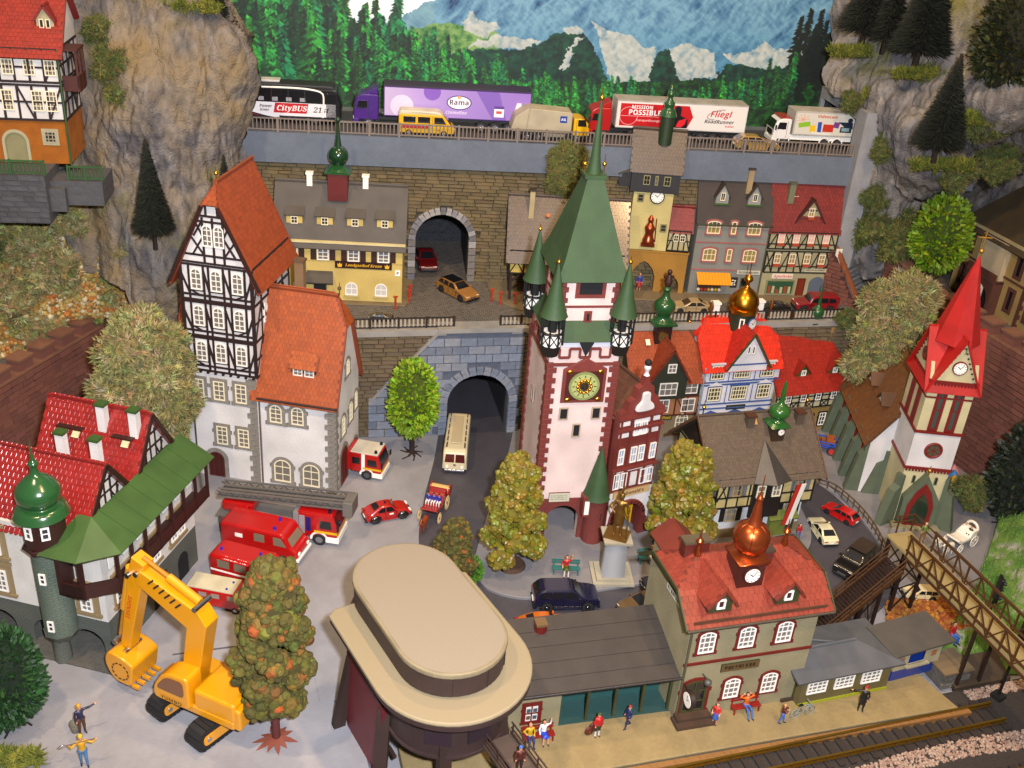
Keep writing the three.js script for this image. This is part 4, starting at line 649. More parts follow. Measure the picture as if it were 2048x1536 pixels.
//- long red-roofed house with the onion turret, near left
{
const F=fr([-30,1258],[228,1320],0),w=F.w,h=(py,x=w,z=0)=>F.h(x,z,py);
const t=thing('brewery_house','long house with two crimson tiled roofs, green balcony roof and onion turret','house',F.p,F.r),f=face(t),D=13.5;
const mB=brickM(0x5d6158,5),mCr=plaster(0xdedbd2),mRedR=plastic(0x7f1d1a,0.35),mWood=plastic(0x34150f,0.5),mGr=plastic(0x3a5a26,0.45),mTan=plastic(0x9b8560);
const yB=h(1245),yE=h(1108)+1.2,x0=-4;
// grey vaulted ground floor
const ar=[w*0.16,w*0.52,w*0.83];
const q=[[x0,0]];for(const c of ar)q.push([c-1.35,0],...archPts(c,2.7,2.6),[c+1.35,0]);q.push([w,0],[w,yB],[x0,yB]);
put('arcade',[prism(q,-0.7,0),box(w-0.7,0,-D,w,yB,-0.7),box(x0,yB-0.5,-6.9,w-0.7,yB,-0.7),box(w*0.15+0.3,0,-D,w-0.7,yB-0.5,-D+0.6)],mB,t);
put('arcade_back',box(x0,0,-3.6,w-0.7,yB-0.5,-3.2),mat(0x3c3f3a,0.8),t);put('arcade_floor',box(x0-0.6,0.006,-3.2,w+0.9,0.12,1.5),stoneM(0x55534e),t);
for(const c of[ar[0]+0.2,ar[2]])put('arcade_window',prism(archShape(2.2,1.1,0.7,c,1.2),-3.2,-3.1),mat(0xb5bd95,0.4),t);
put('wall',[box(x0,yB,-6.9,w,yE,0),box(w*0.15+0.3,yB,-D,w,yE,-6.9)],mCr,t);
// tan window fields with white lattice windows
const fld=(ff,c,y,W0,n)=>{const H=2.5;};
const ww={nx:2,ny:4,fm:white,pm:glassC,fw:0.13};
const field=(ff,c,y,W0,xs,hh=2.4)=>{const g=onFace(ff,child('window_field',mergeGeometries([bc(0,-0.35,0.05,W0,hh+0.6,0.1),bc(0,-0.45,0.12,W0+0.3,0.25,0.24),bc(0,hh+0.2,0.1,W0+0.2,0.3,0.2)]),mTan,ff.o),c,y);for(const x of xs)win({...ff,x:ff.x+Math.sin(ff.r)*0.1,z:ff.z+Math.cos(ff.r)*0.1},c+x,y,1.0,hh*0.86,ww);};
const y2=yB+(yE-yB)*0.12,y3=yB+(yE-yB)*0.58;
field(f,w*0.13,y2,4.4,[-1.3,1.2]);field(f,w*0.13,y3,4.4,[-1.3,1.2]);field(f,w*0.8,y2-0.1,3.6,[-0.75,0.75]);
const fR=face(t,w,0,0,Math.PI/2);
field(fR,2.2,y2,2.4,[-0.5,0.5]);field(fR,6.5,y2,2.6,[-0.6,0.6]);field(fR,10.5,y2,2.6,[-0.6,0.6]);
for(let i=0;i<3;i++){const a=onFace(fR,child('side_arch',prism(archShape(1.6,2.6,0.8),0,0.06),mHole,t),3+i*4,0.02,0);}
// two roofs, ridges along the house; the rear one higher and set back
const T1={e:0.4,g:0.25,tile:'round',tw:0.42,th:0.5,tr:0.25,coat:0.5,tc:0x86201c,rr:0.14};
const zA=-6.9,r1=h(910,w*0.6,-3.4)-yE,xr1=w-1.1;
hroof(t,'x',x0,xr1,zA,-0.2,yE-0.2,r1,mRedR,T1);
put('gable',prismX([[-6.8,yE-0.3],[-0.3,yE-0.3],[-3.55,yE+r1-0.5]],xr1-1.6,xr1-0.35),mCr,t);
const r2=h(808,w*0.6,-10)-yE,xr2=w-1.0;
hroof(t,'x',w*0.15,xr2,-13.6,zA+0.5,yE-0.2,r2,mRedR,T1);
put('gable',prismX([[-13.5,yE-0.3],[zA+0.4,yE-0.3],[-10.0,yE+r2-0.5]],xr2-1.6,xr2-0.35),mCr,t);
// gable framing and barge boards
for(const[c,r,xe]of[[-3.55,r1,xr1],[-10.0,r2,xr2]]){
const fg=face(t,xe-0.33,yE-0.3,c,Math.PI/2),H=r-0.25,hw=3.2;
for(let i=-3;i<=3;i++){const x=i*hw/4;beam(fg,mTim,x,0,x,H*(1-Math.abs(x)/hw)-0.1,0.11);}
for(const k of[0.22,0.45,0.68])beam(fg,mTim,-hw*(1-k),H*k,hw*(1-k),H*k,0.11);
for(const s of[-1,1]){beam(fg,mTim,s*hw*0.55,0.1,s*hw*0.2,H*0.45,0.11);beam(fg,mTim,s*hw*0.3,0.1,s*hw*0.55,H*0.4,0.11);}
for(const s of[-1,1])put('barge_board',bar([xe+0.22,yE-0.75,c+s*3.75],[xe+0.22,yE+r-0.25,c],0.1,0.4),mWood,t);
}
// chimneys
const mCh=plaster(0xe4e2dd),zr=-8.6;
for(const[px,b,tp]of[[168,858,800],[248,870,815]]){const x=F.L(px,900,yE+r2*0.6)[0];chimney(t,x,yE+r2*0.45,-9.1,0.7,r2*0.62,0.65,mCh,mGr);}
for(const px of[95,182]){const x=F.L(px,900,yE+r1)[0];chimney(t,x,yE+r1*0.5,-5.4,0.7,r1*0.62,0.6,mCh,mGr);}
put('roof_walk',bar([w*0.3,yE+r2*0.72,-8.0],[w*0.5,yE+r2*0.72,-8.0],0.5,0.1),mWood,t);put('roof_walk',bar([w*0.72,yE+r2*0.72,-8.0],[w*0.88,yE+r2*0.72,-8.0],0.5,0.1),mWood,t);
for(const x of[0.42,0.8])put('roof_hatch',rot(bc(0,0,0,0.6,0.7,0.12),-0.8).translate(w*x,yE+r2*0.55,-8.0),mat(0xd8cf9a,0.4),t);
// wooden gallery round the corner under a green roof
const gx0=fx2(F,122,1180,yE-2,1),gy=h(1190,w,1)-0.1,gt=yE-0.4,gd=1.7;
put('gallery',[box(gx0,gy,0,w-0.4,gy+0.2,gd),box(gx0,gy,gd-0.16,w-0.4,gy+1.2,gd),prism([[gx0,gy+1.2],[gx0+0.35,gy+1.2],...archPts((gx0+w-0.4)/2,(w-0.4-gx0)-0.7,gt-0.25).map((p)=>[p[0],Math.max(p[1],gy+1.2)]),[w-0.75,gy+1.2],[w-0.4,gy+1.2],[w-0.4,gt],[gx0,gt]],gd-0.16,gd),box(gx0,gy,0,gx0+0.2,gt,gd-0.16)],mWood,t);
put('gallery_corner',[bar([w-0.4,(gy+gt)/2-(gt-gy)*0.3,gd-0.08],[w+1.6,(gy+gt)/2-(gt-gy)*0.3,0.1],0.16,1.3),bar([w-0.4,gt-0.15,gd-0.08],[w+1.6,gt-0.15,0.1],0.16,0.4),bar([w-0.4,gy,gd-0.08],[w-0.4,gt,gd-0.08],0.2),bar([w+1.6,gy,0.1],[w+1.6,gt,0.1],0.2)],mWood,t);
for(let i=0;i<14;i++)put('gallery_slat',bc(gx0+0.3+i*(w-gx0-0.9)/13,gy+0.2,gd+0.03,0.1,1.0,0.06),plastic(0x25100c),t);
const gl=face(t,w,0,0,Math.PI/2);
put('gallery',[box(w,gy,-D,w+1.6,gy+0.2,0.1),box(w+1.45,gy,-D,w+1.6,gy+1.3,0.1),box(w+1.45,gt-0.5,-D,w+1.6,gt,0.1)],mWood,t);
for(let i=0;i<=7;i++)put('gallery_post',bc(w+1.52,gy,-D*i/7,0.22,gt-gy,0.22),mWood,t);
for(let i=0;i<7;i++){const z=-D*(i+0.5)/7;put('gallery_light',box(w+0.4,gy+1.6,z-0.6,w+0.5,gt-0.7,z+0.6),white,t);}
const gy2=yE+1.3,S=(P)=>slope(t,P,mGr,{name:'green_roof',t:0.14});
S([[gx0-0.8,gt,gd+0.7],[w-0.2,gt,gd+0.7],[w-0.9,gy2,-1.0],[gx0+0.6,gy2,-1.0]]);
S([[w-0.2,gt,gd+0.7],[w+2.2,gt,0.3],[w-0.9,gy2,-1.0]]);
S([[gx0-0.8,gt,-0.4],[gx0-0.8,gt,gd+0.7],[gx0+0.6,gy2,-1.0]]);
S([[w+2.2,gt,0.3],[w+2.2,gt,-D-0.4],[w-0.9,gy2,-D-0.4],[w-0.9,gy2,-1.0]]);
for(let i=1;i<7;i++){const z=-D*i/7;put('roof_seam',bar([w+2.2,gt+0.03,z],[w-0.9,gy2+0.03,z],0.05,0.05),mGr,t);}
// octagonal stair turret with a wooden lantern and green onion
const L0=F.L(112,1300,0),tz=0.7,R=1.3,tx=fx2(F,104,1080,yB+4.5,tz),yl=h(1085,tx,tz),yr=h(1018,tx,tz);
const oct=(r0,r1,a,b)=>{const g=new THREE.CylinderGeometry(r1,r0,b-a,8);g.rotateY(Math.PI/8);g.translate(tx,(a+b)/2,tz);return fix(g);};
put('turret_foot',[cyl(0.7,0.6,0,2.2,tx,tz+0.3,8),oct(0.9,R*1.05,2.1,2.9)],mB,t);
put('turret',oct(R,R,2.9,yl),brickM(0x5d6a5c,6),t);
put('turret_lantern',oct(R*1.18,R*1.22,yl,yr),mWood,t);
put('turret_skirt',lathe([[R*1.2,yl-0.25],[R*1.34,yl],[R*1.2,yl+0.2]],8,tx,tz),mWood,t);
const fo=(a,y,hh)=>{const r=a,d=(y>yl?R*1.13:R*0.93);return face(t,tx+Math.sin(a)*d,0,tz+Math.cos(a)*d,a);};
for(const a of[-0.1,0.7])win(fo(a,yl+1),0,yl+(yr-yl)*0.42,0.6,1.1,{nx:1,ny:2,fm:white,pm:glassD,fw:0.12});
for(const y of[3.6,yl-3])win(fo(0.1,y),0,y,0.5,1.0,{nx:1,ny:2,fm:white,pm:glassD,fw:0.1});
const ot=h(882,tx,tz);
put('onion_roof',lathe(smooth([[R*1.55,yr-0.25],[R*1.3,yr+0.35],[R*0.95,yr+0.6],[R*1.2,yr+1.15],[R*1.18,yr+1.9],[R*0.75,yr+2.6],[R*0.3,yr+3.1],[R*0.2,yr+(ot-yr)*0.62],[R*0.28,yr+(ot-yr)*0.68],[R*0.12,yr+(ot-yr)*0.74],[0.03,ot]],60),24,tx,tz),paint(0x1f4a23,0.22),t);
}
//- the row of houses on the raised street
const mYel=plaster(0xd3b968),mBrn=plastic(0x4a4038,0.65),mDkBr=plastic(0x3a2f26,0.6),mShut=plastic(0x3c1f14,0.6),mLeafBox=mat(0x6b3a1c,0.8),mFlow=mat(0x9a3a1a,0.8);
{
const F=fr([556,597],[803,608],TERR),w=F.w,h=(py,x=w,z=0)=>F.h(x,z,py);
const t=thing('inn','pale yellow inn with dark shutters, four dormers and a green ball cupola','inn',F.p,F.r),f=face(t),D=6.5,mR=plastic(0x55504a,0.7);
const yE=h(482),r=h(372,w,-D/2)-yE,X=(px,y)=>F.L(px,0,0)&&fx(F,px,y);
walls(t,'x',0,w,-D,0,0,yE,r,mYel);
hroof(t,'x',0,w,-D,0,yE,r,mR,{e:0.7,g:0.35});
put('eaves',box(-0.3,yE-0.55,0,w+0.3,yE-0.3,0.45),plaster(0xdccb90),t);
const ww={nx:2,ny:4,fm:white,pm:glassC,fw:0.12,sh:mShut};
for(const px of[584,646,707,767])win(f,fx(F,px,510),h(527),1.25,1.75,ww);
for(const px of[598,703,762])win(f,fx(F,px,580),h(594),1.35,1.5,{nx:2,ny:2,rise:0.45,fm:white,pm:glassW,fw:0.1,sill:plaster(0xcdb87a)});
board(f,'inn_sign',fx(F,727,537),h(541),6.2,0.8,canvasTex(768,96,(x)=>{x.fillStyle='#2c0d0a';x.fillRect(0,0,768,96);x.fillStyle='#e2b01c';x.font='italic bold 52px serif';x.textAlign='center';x.fillText('Landgasthof Krone',384,66);for(const c of[60,708]){x.beginPath();x.moveTo(c-34,26);x.lineTo(c-16,46);x.lineTo(c,16);x.lineTo(c+16,46);x.lineTo(c+34,26);x.lineTo(c+26,80);x.lineTo(c-26,80);x.fill();}}),plastic(0x2c0d0a));
board(f,'parking_sign',w-0.5,h(552),0.55,0.65,textTex('P','#1a1a1a','#f0f0ea','bold 90px sans-serif',96,112),white,0.1);
put('string_course',box(0,h(530),0,w,h(530)+0.1,0.06),plaster(0xc2aa60),t);
const ca=fx(F,640,553);slope(t,[[ca-1.6,h(562),1.6],[ca+1.6,h(562),1.6],[ca+1.4,h(549),0],[ca-1.4,h(549),0]],mR,{name:'porch_roof'});
win(f,ca,0,1.4,2.5,{nx:1,ny:1,fm:mDkBr,pm:mHole,name:'door'});
const k=r/(D/2);
for(const px of[587,648,709,769]){
const x=fx(F,px,450),z=-0.85,y=yE-z*k*0+0.85*k-0.35;
const d=put('dormer',box(x-0.85,y-0.2,z-1.4,x+0.85,y+1.25,z+0.1),mYel,t);
slope(t,[[x-1.05,y+1.15,z+0.35],[x+1.05,y+1.15,z+0.35],[x+1.05,y+2.3,z-1.9],[x-1.05,y+2.3,z-1.9]],mR,{name:'dormer_roof',t:0.14});
win(face(t,0,0,z+0.1),x,y+0.15,0.75,0.85,{nx:2,ny:2,fm:cream,pm:glassD,fw:0.09});
}
const yR=yE+r;for(const px of[612,727]){const x=fx(F,px,380);chimney(t,x,yR-0.6,-D/2,0.6,1.4,0.6,white,white);}
const cx=fx(F,672,390),cz=-D/2+0.5;
put('cupola',box(cx-1.05,yR-1.6,cz-1,cx+1.05,yR+1.4,cz+1),plastic(0x671812,0.5),t);
put('cupola_cap',[box(cx-1.4,yR+1.4,cz-1.35,cx+1.4,yR+1.55,cz+1.35),mv(rot(cyl(1.6,0.8,0,0.7,0,0,4),0,Math.PI/4),cx,yR+1.5,cz)],greenP,t);
put('cupola_ball',ball(1.1,cx,yR+3.1,cz,24,16),paint(0x12351d,0.2),t);
put('cupola_spike',[lathe([[0.4,yR+4],[0.22,yR+5.2],[0.14,yR+6.6]],10,cx,cz),ball(0.28,cx,yR+6.9,cz,12,8),lathe([[0.15,yR+7],[0.02,h(236,cx,cz)]],8,cx,cz)],paint(0x12351d,0.25),t);
}
// local x on a facade for the photograph's column px at row py
function fx(F,px,py){let lo=-20,hi=40;const y=F.h(0,0,py);for(let i=0;i<40;i++){const m=(lo+hi)/2;const hh=F.h(m,0,py);if(rowOf(F.world(m,hh,0))[0]<px)lo=m;else hi=m;}return lo;}
{
const F=fr([1014,602],[1236,613],TERR),w=F.w,h=(py,x=0,z=0)=>F.h(x,z,py);
const t=thing('stilt_house','yellow half-timbered house on brown stilts with checkered brown roof','house',F.p,F.r),D=6,f=face(t),fl=face(t,0,0,-D,-Math.PI/2);
const y0=h(545),y1=h(500),r=h(388,0,-D/2)-y1,mR=plastic(0x4f433a,0.5),mY=plaster(0xcdb258),tb=plastic(0x1d1712,0.6);
put('ground_floor',box(3.2,0,-D,w-0.3,y0,-1.4),plaster(0xb89a5c),t);
put('upper_floor',box(0,y0,-D,w,y1,0),mY,t);
walls(t,'x',0.02,w-0.02,-D+0.02,-0.02,y1-0.1,y1,r,plastic(0x3a2c22),0,'gable');
hroof(t,'x',0,w,-D,0,y1,r,mR,{e:0.7,g:0.5,tile:'flat',tw:0.4,th:0.4,tr:0.35,coat:0.3,tc:0x564a40});
storey(f,tb,0,w,y0,y1,8,['X',' ',' ','X',' ',' ','X',' '],0.14,0.42);storey(fl,tb,0,D,y0,y1,7,[' '],0.14,0.42);
for(const x of[w*0.19,w*0.5,w*0.9])win(f,x,y0+(y1-y0)*0.45,0.95,1.3,{nx:2,ny:2,fm:plastic(0x6b3f1c),pm:glassW,fw:0.1});
for(const x of[1.3,3,4.6])win(fl,x,y0+(y1-y0)*0.45,0.8,1.3,{nx:1,ny:1,fm:tb,pm:plastic(0x6b3212),fw:0.08});
for(const z of[-0.3,-2.8,-D+0.3])put('stilt',[bar([0.25,0,z],[0.25,y0,z],0.3),bar([0.25,y0-1.2,z],[1.5,y0,z],0.2)],plastic(0x2e1a12),t);
win(face(t,3.2,0,-1.4),1.2,0.8,0.9,1.5,{nx:1,ny:1,fm:tb,pm:plastic(0x3c2014),sh:plastic(0x3c2014)});
put('hanging_planter',ball(0.5,w-0.6,y0+0.6,0.35,10,8),mat(0x3d6a1a,0.9),t);
const k=r/(D/2);chimney(t,fx(F,1064,420)+0.1,y1+r*0.35,-D*0.33,0.55,r*0.8,0.55,plastic(0xb7a678),mDkBr);chimney(t,fx(F,1150,400),y1+r*0.5,-D*0.55,0.9,r*0.75,0.6,plastic(0xa8791c),mDkBr);
put('vent_pipe',mv(rot(cyl(0.22,0.22,0,0.2),0.8),fx(F,1101,410),y1+r*0.66,-1.6),mat(0xb5611c),t);
}
{
const F=fr([1241,580],[1364,589],TERR),w=F.w,h=(py,x=w*0.3,z=0)=>F.h(x,z,py);
const t=thing('clock_gate','pale yellow gatehouse with round clock, dark timber loft and green ridge turret','tower',F.p,F.r),D=2.8,f=face(t);
const tw=w*0.63,yb=h(500),y1=h(384),y2=h(340),r=h(258,tw/2,-D/2)-y2,mO=plaster(0xa8792a),mY=plaster(0xcfc07c);
const a1=w*0.32,a2=w*0.82,pa=(c,ww,hh)=>[[c-ww/2,0],[c-ww/2,hh*0.5],[c-ww*0.38,hh*0.75],[c-ww*0.18,hh*0.93],[c,hh],[c+ww*0.18,hh*0.93],[c+ww*0.38,hh*0.75],[c+ww/2,hh*0.5],[c+ww/2,0]];
put('base',[prism([[0,0],...pa(a1,2.9,h(522)),...pa(a2,1.5,h(550)),[w,0],[w,yb],[0,yb]],-0.8,0),box(0,0,-D,0.5,yb,-0.8),box(w-0.5,0,-D,w,yb,-0.8),box(0.5,yb-0.4,-D,w-0.5,yb,-0.8),box(a1+1.6,0,-D,a2-0.9,yb-0.4,-0.8)],mO,t);
put('string_course',box(-0.08,yb-0.2,-D,w+0.08,yb,0.1),mO,t);
put('shaft',box(0.1,yb,-D+0.1,tw,y1,-0.1),mY,t);
const fs=face(t,0,0,-0.1);
const o=-0.45;put('loft',box(o,y1,-D-0.3,tw+0.45,y2,0.3),plastic(0x2b2a2c,0.6),t);
walls(t,'x',o+0.02,tw+0.43,-D-0.28,0.28,y2-0.1,y2,r,plastic(0x2b2a2c,0.6),0,'gable');
hroof(t,'x',o,tw+0.45,-D-0.3,0.3,y2,r,plastic(0x4a3d30,0.55),{e:0.12,g:0.3,tile:'flat',tw:0.36,th:0.4,tr:0.4,coat:0.2,tc:0x4e4133});
for(const[x,ww]of[[0.28,0.75],[0.52,0.35],[0.78,0.75]])win(face(t,0,0,0.3),tw*x,y1+(y2-y1)*0.35,ww,1.1,{nx:2,ny:2,fm:plastic(0x9a9a6c),pm:glassK,fw:0.08});
clock(fs,tw*0.6,h(393,tw*0.6),0.85,black,white);
for(const[x,y]of[[0.2,405],[0.86,462]])win(fs,tw*x,h(y),0.75,0.95,{nx:1,ny:2,fm:plastic(0x8d8456),pm:glassD,fw:0.12});
const cop=mat(0xa3492c,0.3,{metal:0.8}),rx=tw*0.52,ry=h(486,tw/2);
put('copper_relief',[lathe(smooth([[0.55,ry],[0.75,ry+0.3],[0.5,ry+1.2],[0.62,ry+2.0],[0.3,ry+2.6],[0.36,ry+3.0],[0.1,ry+3.5]],24),10,rx,0.25),rod([rx+0.75,ry+0.4,0.5],[rx+0.6,ry+3.2,0.5],0.07),bc(rx,ry-0.3,0.2,1.6,0.35,0.6)],cop,t);
put('hoist_box',[bc(o-0.6,y1+0.3,-1.2,1.4,1.6,1.4)],plastic(0x2b2a2c,0.6),t);slope(t,[[o-1.5,y1+1.8,-0.3],[o+0.2,y1+2.5,-0.3],[o+0.2,y1+2.5,-2.2],[o-1.5,y1+1.8,-2.2]],plastic(0x47442e),{name:'hoist_roof'});
const gx=tw*0.62,gz=-D/2+0.3,yr=y2+r;
put('ridge_turret',[mv(rot(cyl(0.8,0.8,-1.6,1.7,0,0,8),0,0.39),gx,yr,gz)],plastic(0x26391e,0.5),t);
put('ridge_turret_roof',[lathe(smooth([[1.0,yr+1.6],[0.75,yr+2.2],[0.55,yr+2.5],[0.6,yr+3.0],[0.3,yr+3.4],[0.22,yr+4.6],[0.05,h(170,gx,gz)]],30),12,gx,gz),ball(0.45,gx,yr+4.0,gz,12,8)],greenP,t);
// small half-timbered house on the gate's right half
const f2=face(t,0,0,-0.3),e2=h(462,w*0.8,-0.3),r2=h(412,w*0.8,-1.6)-e2;
put('side_house',box(tw+0.05,yb,-2.6,w,e2,-0.3),plaster(0xbdb283),t);
hroof(t,'x',tw+0.3,w,-2.9,-0.3,e2,r2,plastic(0x74201a,0.5),{e:0.12,g:0.25,tile:'flat',tw:0.4,th:0.45,tc:0x74201a});
storey(f2,plastic(0x1b1815),tw+0.1,w,yb+0.1,e2,4,['/',' ',' ','\\'],0.14,0.5);
for(const k of[0.38,0.66])win(f2,tw+(w-tw)*k,yb+(e2-yb)*0.5,0.6,0.8,{nx:2,ny:2,fm:cream,pm:glassD,fw:0.07});
}
{
const F=fr([1374,588],[1512,592],TERR),w=F.w,h=(py,x=w/2,z=0)=>F.h(x,z,py);
const t=thing('shop_house','grey three-storey house with pink window trims, dark roof and orange awning','house',F.p,F.r),D=4.6,f=face(t);
const yE=h(444),r=h(338,w/2,-D/2)-yE,mG=plaster(0x85857c),mPk=plastic(0xa8645c),mR=plastic(0x3b322c,0.65);
walls(t,'x',0,w,-D,0,0,yE,r,mG);hroof(t,'x',0,w,-D,0,yE,r,mR,{e:0.12,g:0.25});
put('gutter',rod([-0.3,yE-0.3,0.5],[w+0.3,yE-0.3,0.5],0.1),plastic(0x2c3a22),t);
const w1={nx:3,ny:2,rise:0.12,fm:cream,pm:glassY,fw:0.1,sm:mPk,sw:0.22,sill:mPk},w2={...w1,nx:1};
for(const py of[468,522])for(const[k,q]of[[0.22,w1],[0.5,w2],[0.79,w1]])win(f,w*k,h(py),q===w1?1.55:0.6,1.55,q);
for(const py of[487,541])put('string_course',box(0,h(py),0,w,h(py)+0.14,0.1),mPk,t);
board(f,'shop_sign',w*0.82,h(547),2.9,0.55,textTex('Grünwaren','#3c3a30','#b9b7a4','bold 62px sans-serif',384,72),mG);
put('shop_window',box(w*0.1,h(585),0.02,w*0.48,h(558),0.12),plastic(0x7d7d72),t);put('shop_glass',box(w*0.12,h(583),0.12,w*0.46,h(560),0.14),mat(0x3a2a22,0.15),t);
for(let i=0;i<7;i++)put('produce',ball(0.22,w*(0.14+i*0.05),h(580)+0.1,0.22,8,6),pick([mat(0x9a2f1a,0.7),mat(0xb98d1f,0.7),mat(0x6a7a2a,0.7),mat(0xc9c2a8,0.7)]),t);
const aw=[0.08,0.56];for(let i=0;i<11;i++){const x0=w*(aw[0]+(aw[1]-aw[0])*i/11),x1=w*(aw[0]+(aw[1]-aw[0])*(i+0.94)/11);put('awning_strip',plate([[x0,h(561),1.5],[x1,h(561),1.5],[x1,h(545),0.1],[x0,h(545),0.1]],0.06),mat(0xd08a12,0.5),t);}
board(f,'menu_board',w*0.64,h(574),0.8,1.3,marks('#e8e2d0','#2a2622',96,144,2,3),black);win(f,w*0.8,0.02,1.2,2.3,{nx:1,ny:2,fm:plastic(0x4a5a52),pm:glassD,name:'door'});
for(const x of[0.3,0.75]){const X=w*x,k=r/(D/2),z=-0.7,y=yE+0.7*k+0.2;put('dormer',[prism([[X-0.75,y],[X+0.75,y],[X+0.75,y+1.1],[X,y+2.4],[X-0.75,y+1.1]],z-2,z)],plaster(0x9b9b92),t);win(face(t,0,0,z),X,y+0.4,0.55,0.95,{nx:2,ny:1,fm:cream,pm:glassD,fw:0.07});for(const s of[-1,1])slope(t,s>0?[[X+1.0,y+0.75,z+0.25],[X+1.0,y+0.75,z-2],[X,y+2.5,z-2],[X,y+2.5,z+0.25]]:[[X-1.0,y+0.75,z-2],[X-1.0,y+0.75,z+0.25],[X,y+2.5,z+0.25],[X,y+2.5,z-2]],mR,{name:'dormer_roof',t:0.12});put('moss_line',bc(X,y-0.1,z+0.1,1.9,0.14,0.2),mat(0x38591c,0.9),t);}
chimney(t,w*0.66,yE+r*0.55,-D*0.3,0.65,r*0.5,0.6,plastic(0xa18c66),mDkBr);chimney(t,w*0.2,yE+r*0.8,-D*0.6,0.8,r*0.32,0.6,plastic(0xa18c66),mDkBr);
}
{
const F=fr([1516,592],[1648,594],TERR),w=F.w,h=(py,x=w/2,z=0)=>F.h(x,z,py);
const t=thing('pharmacy_house','cream half-timbered pharmacy house with dark red roof and big gable dormer','house',F.p,F.r),D=3.6,f=face(t);
const yE=h(463),r=h(362,w/2,-D/2)-yE,mC=plaster(0xaaa27a),mR=plastic(0x6f2018,0.5),tb=plastic(0x17150f,0.6),y1=h(545),y2=h(503);
walls(t,'x',0,w,-D,0,0,yE,r,mC);const T={e:0.1,g:0.3,tile:'flat',tw:0.42,th:0.48,tc:0x70201a};hroof(t,'x',0,w,-D,0,yE,r,mR,T);
storey(f,tb,0,w,y1,y2,9,['X',' ','/',' ','\\',' ','/',' ','X'],0.14,0.3);storey(f,tb,0,w,y2+0.3,yE-0.15,9,['/',' ','X',' ','/',' ','\\',' ','\\'],0.14,0.3);
const ww={nx:2,ny:2,fm:mat(0xd9c9b0,0.5),pm:glassY,fw:0.12,flowers:mFlow};
for(const k of[0.17,0.39,0.61,0.83]){win(f,w*k,y1+(y2-y1)*0.42,0.85,1.25,ww);win(f,w*k,y2+(yE-y2)*0.42,0.85,1.2,{...ww,pm:mat(0xcfa59b,0.5)});}
// gable dormer
const gx=w*0.56,gw=3.2,gy=yE-0.1,gz=-0.5,ap=h(398,gx,gz);const fg=face(t,0,0,gz);
put('gable_dormer',prism([[gx-gw/2,gy],[gx+gw/2,gy],[gx+gw/2,gy+1.6],[gx,ap],[gx-gw/2,gy+1.6]],gz-3,gz),mC,t);
storey(fg,tb,gx-gw/2,gx+gw/2,gy+0.1,gy+1.5,3,['X',' ','X'],0.13);for(const s of[-1,1])beam(fg,tb,gx+s*gw/2,gy+1.6,gx,ap,0.16);beam(fg,tb,gx-0.7,ap-1.4,gx+0.7,ap-1.4,0.12);win(fg,gx,gy+1.75,0.75,1.1,ww);
const dk=plastic(0x4c1a15,0.6);slope(t,[[gx+gw/2+0.35,gy+1.1,gz+0.35],[gx+gw/2+0.35,gy+1.1,gz-3.2],[gx,ap+0.1,gz-3.2],[gx,ap+0.1,gz+0.35]],dk,{name:'dormer_roof'});slope(t,[[gx-gw/2-0.35,gy+1.1,gz-3.2],[gx-gw/2-0.35,gy+1.1,gz+0.35],[gx,ap+0.1,gz+0.35],[gx,ap+0.1,gz-3.2]],dk,{name:'dormer_roof'});
// shop front
put('shop_window',box(w*0.08,h(588),0.02,w*0.5,h(560),0.14),plastic(0x8a8a60),t);put('shop_glass',box(w*0.1,h(586),0.14,w*0.48,h(562),0.16),mat(0x31503a,0.1,{coat:1}),t);
for(let i=0;i<6;i++)put('display_item',bc(w*(0.13+i*0.06),h(586)+0.05,0.2,0.3,rr(0.3,0.9),0.12),pick([mat(0x8a3a1a,0.7),mat(0x5a7a3a,0.7),mat(0xa8a078,0.7)]),t);
board(f,'shop_sign',w*0.3,h(557),2.6,0.62,textTex('Apotheke','#b3201c','#d9cdb9','italic bold 62px serif',320,80),cream);board(f,'name_board',w*0.78,h(543),3.0,0.45,marks('#3c3a30','#b0ac90',384,60,15),mC);
win(f,w*0.6,0.02,1.0,2.4,{nx:1,ny:1,fm:plastic(0x6a2010),pm:plastic(0x7c2a12),name:'door'});put('passage',prism(archShape(2.0,2.6,0.7,w*0.84,0.02),0,0.06),mat(0x505a66,0.8),t);
const vs=board(face(t,w+0.05,0,0.1),'hanging_sign',0.45,h(548,w),0.75,h(497,w)-h(548,w),canvasTex(64,384,(x)=>{x.fillStyle='#d8cfc0';x.fillRect(0,0,64,384);x.fillStyle='#b3201c';x.font='bold 36px serif';x.textAlign='center';[...'APOTHEKE'].forEach((c,i)=>x.fillText(c,32,50+i*44));}),cream);
chimney(t,w*0.24,yE+r*0.55,-D*0.3,0.7,r*0.42,0.6,plastic(0x75785c),plastic(0x5a5c44));chimney(t,w*0.8,yE+r*0.8,-D*0.6,0.8,r*0.26,0.6,plastic(0x75785c),plastic(0x5a5c44));put('roof_hatch',mv(rot(bc(0,0,0,0.55,0.8,0.12),-0.8),w*0.33,yE+r*0.68,-1.2),cream,t);
}
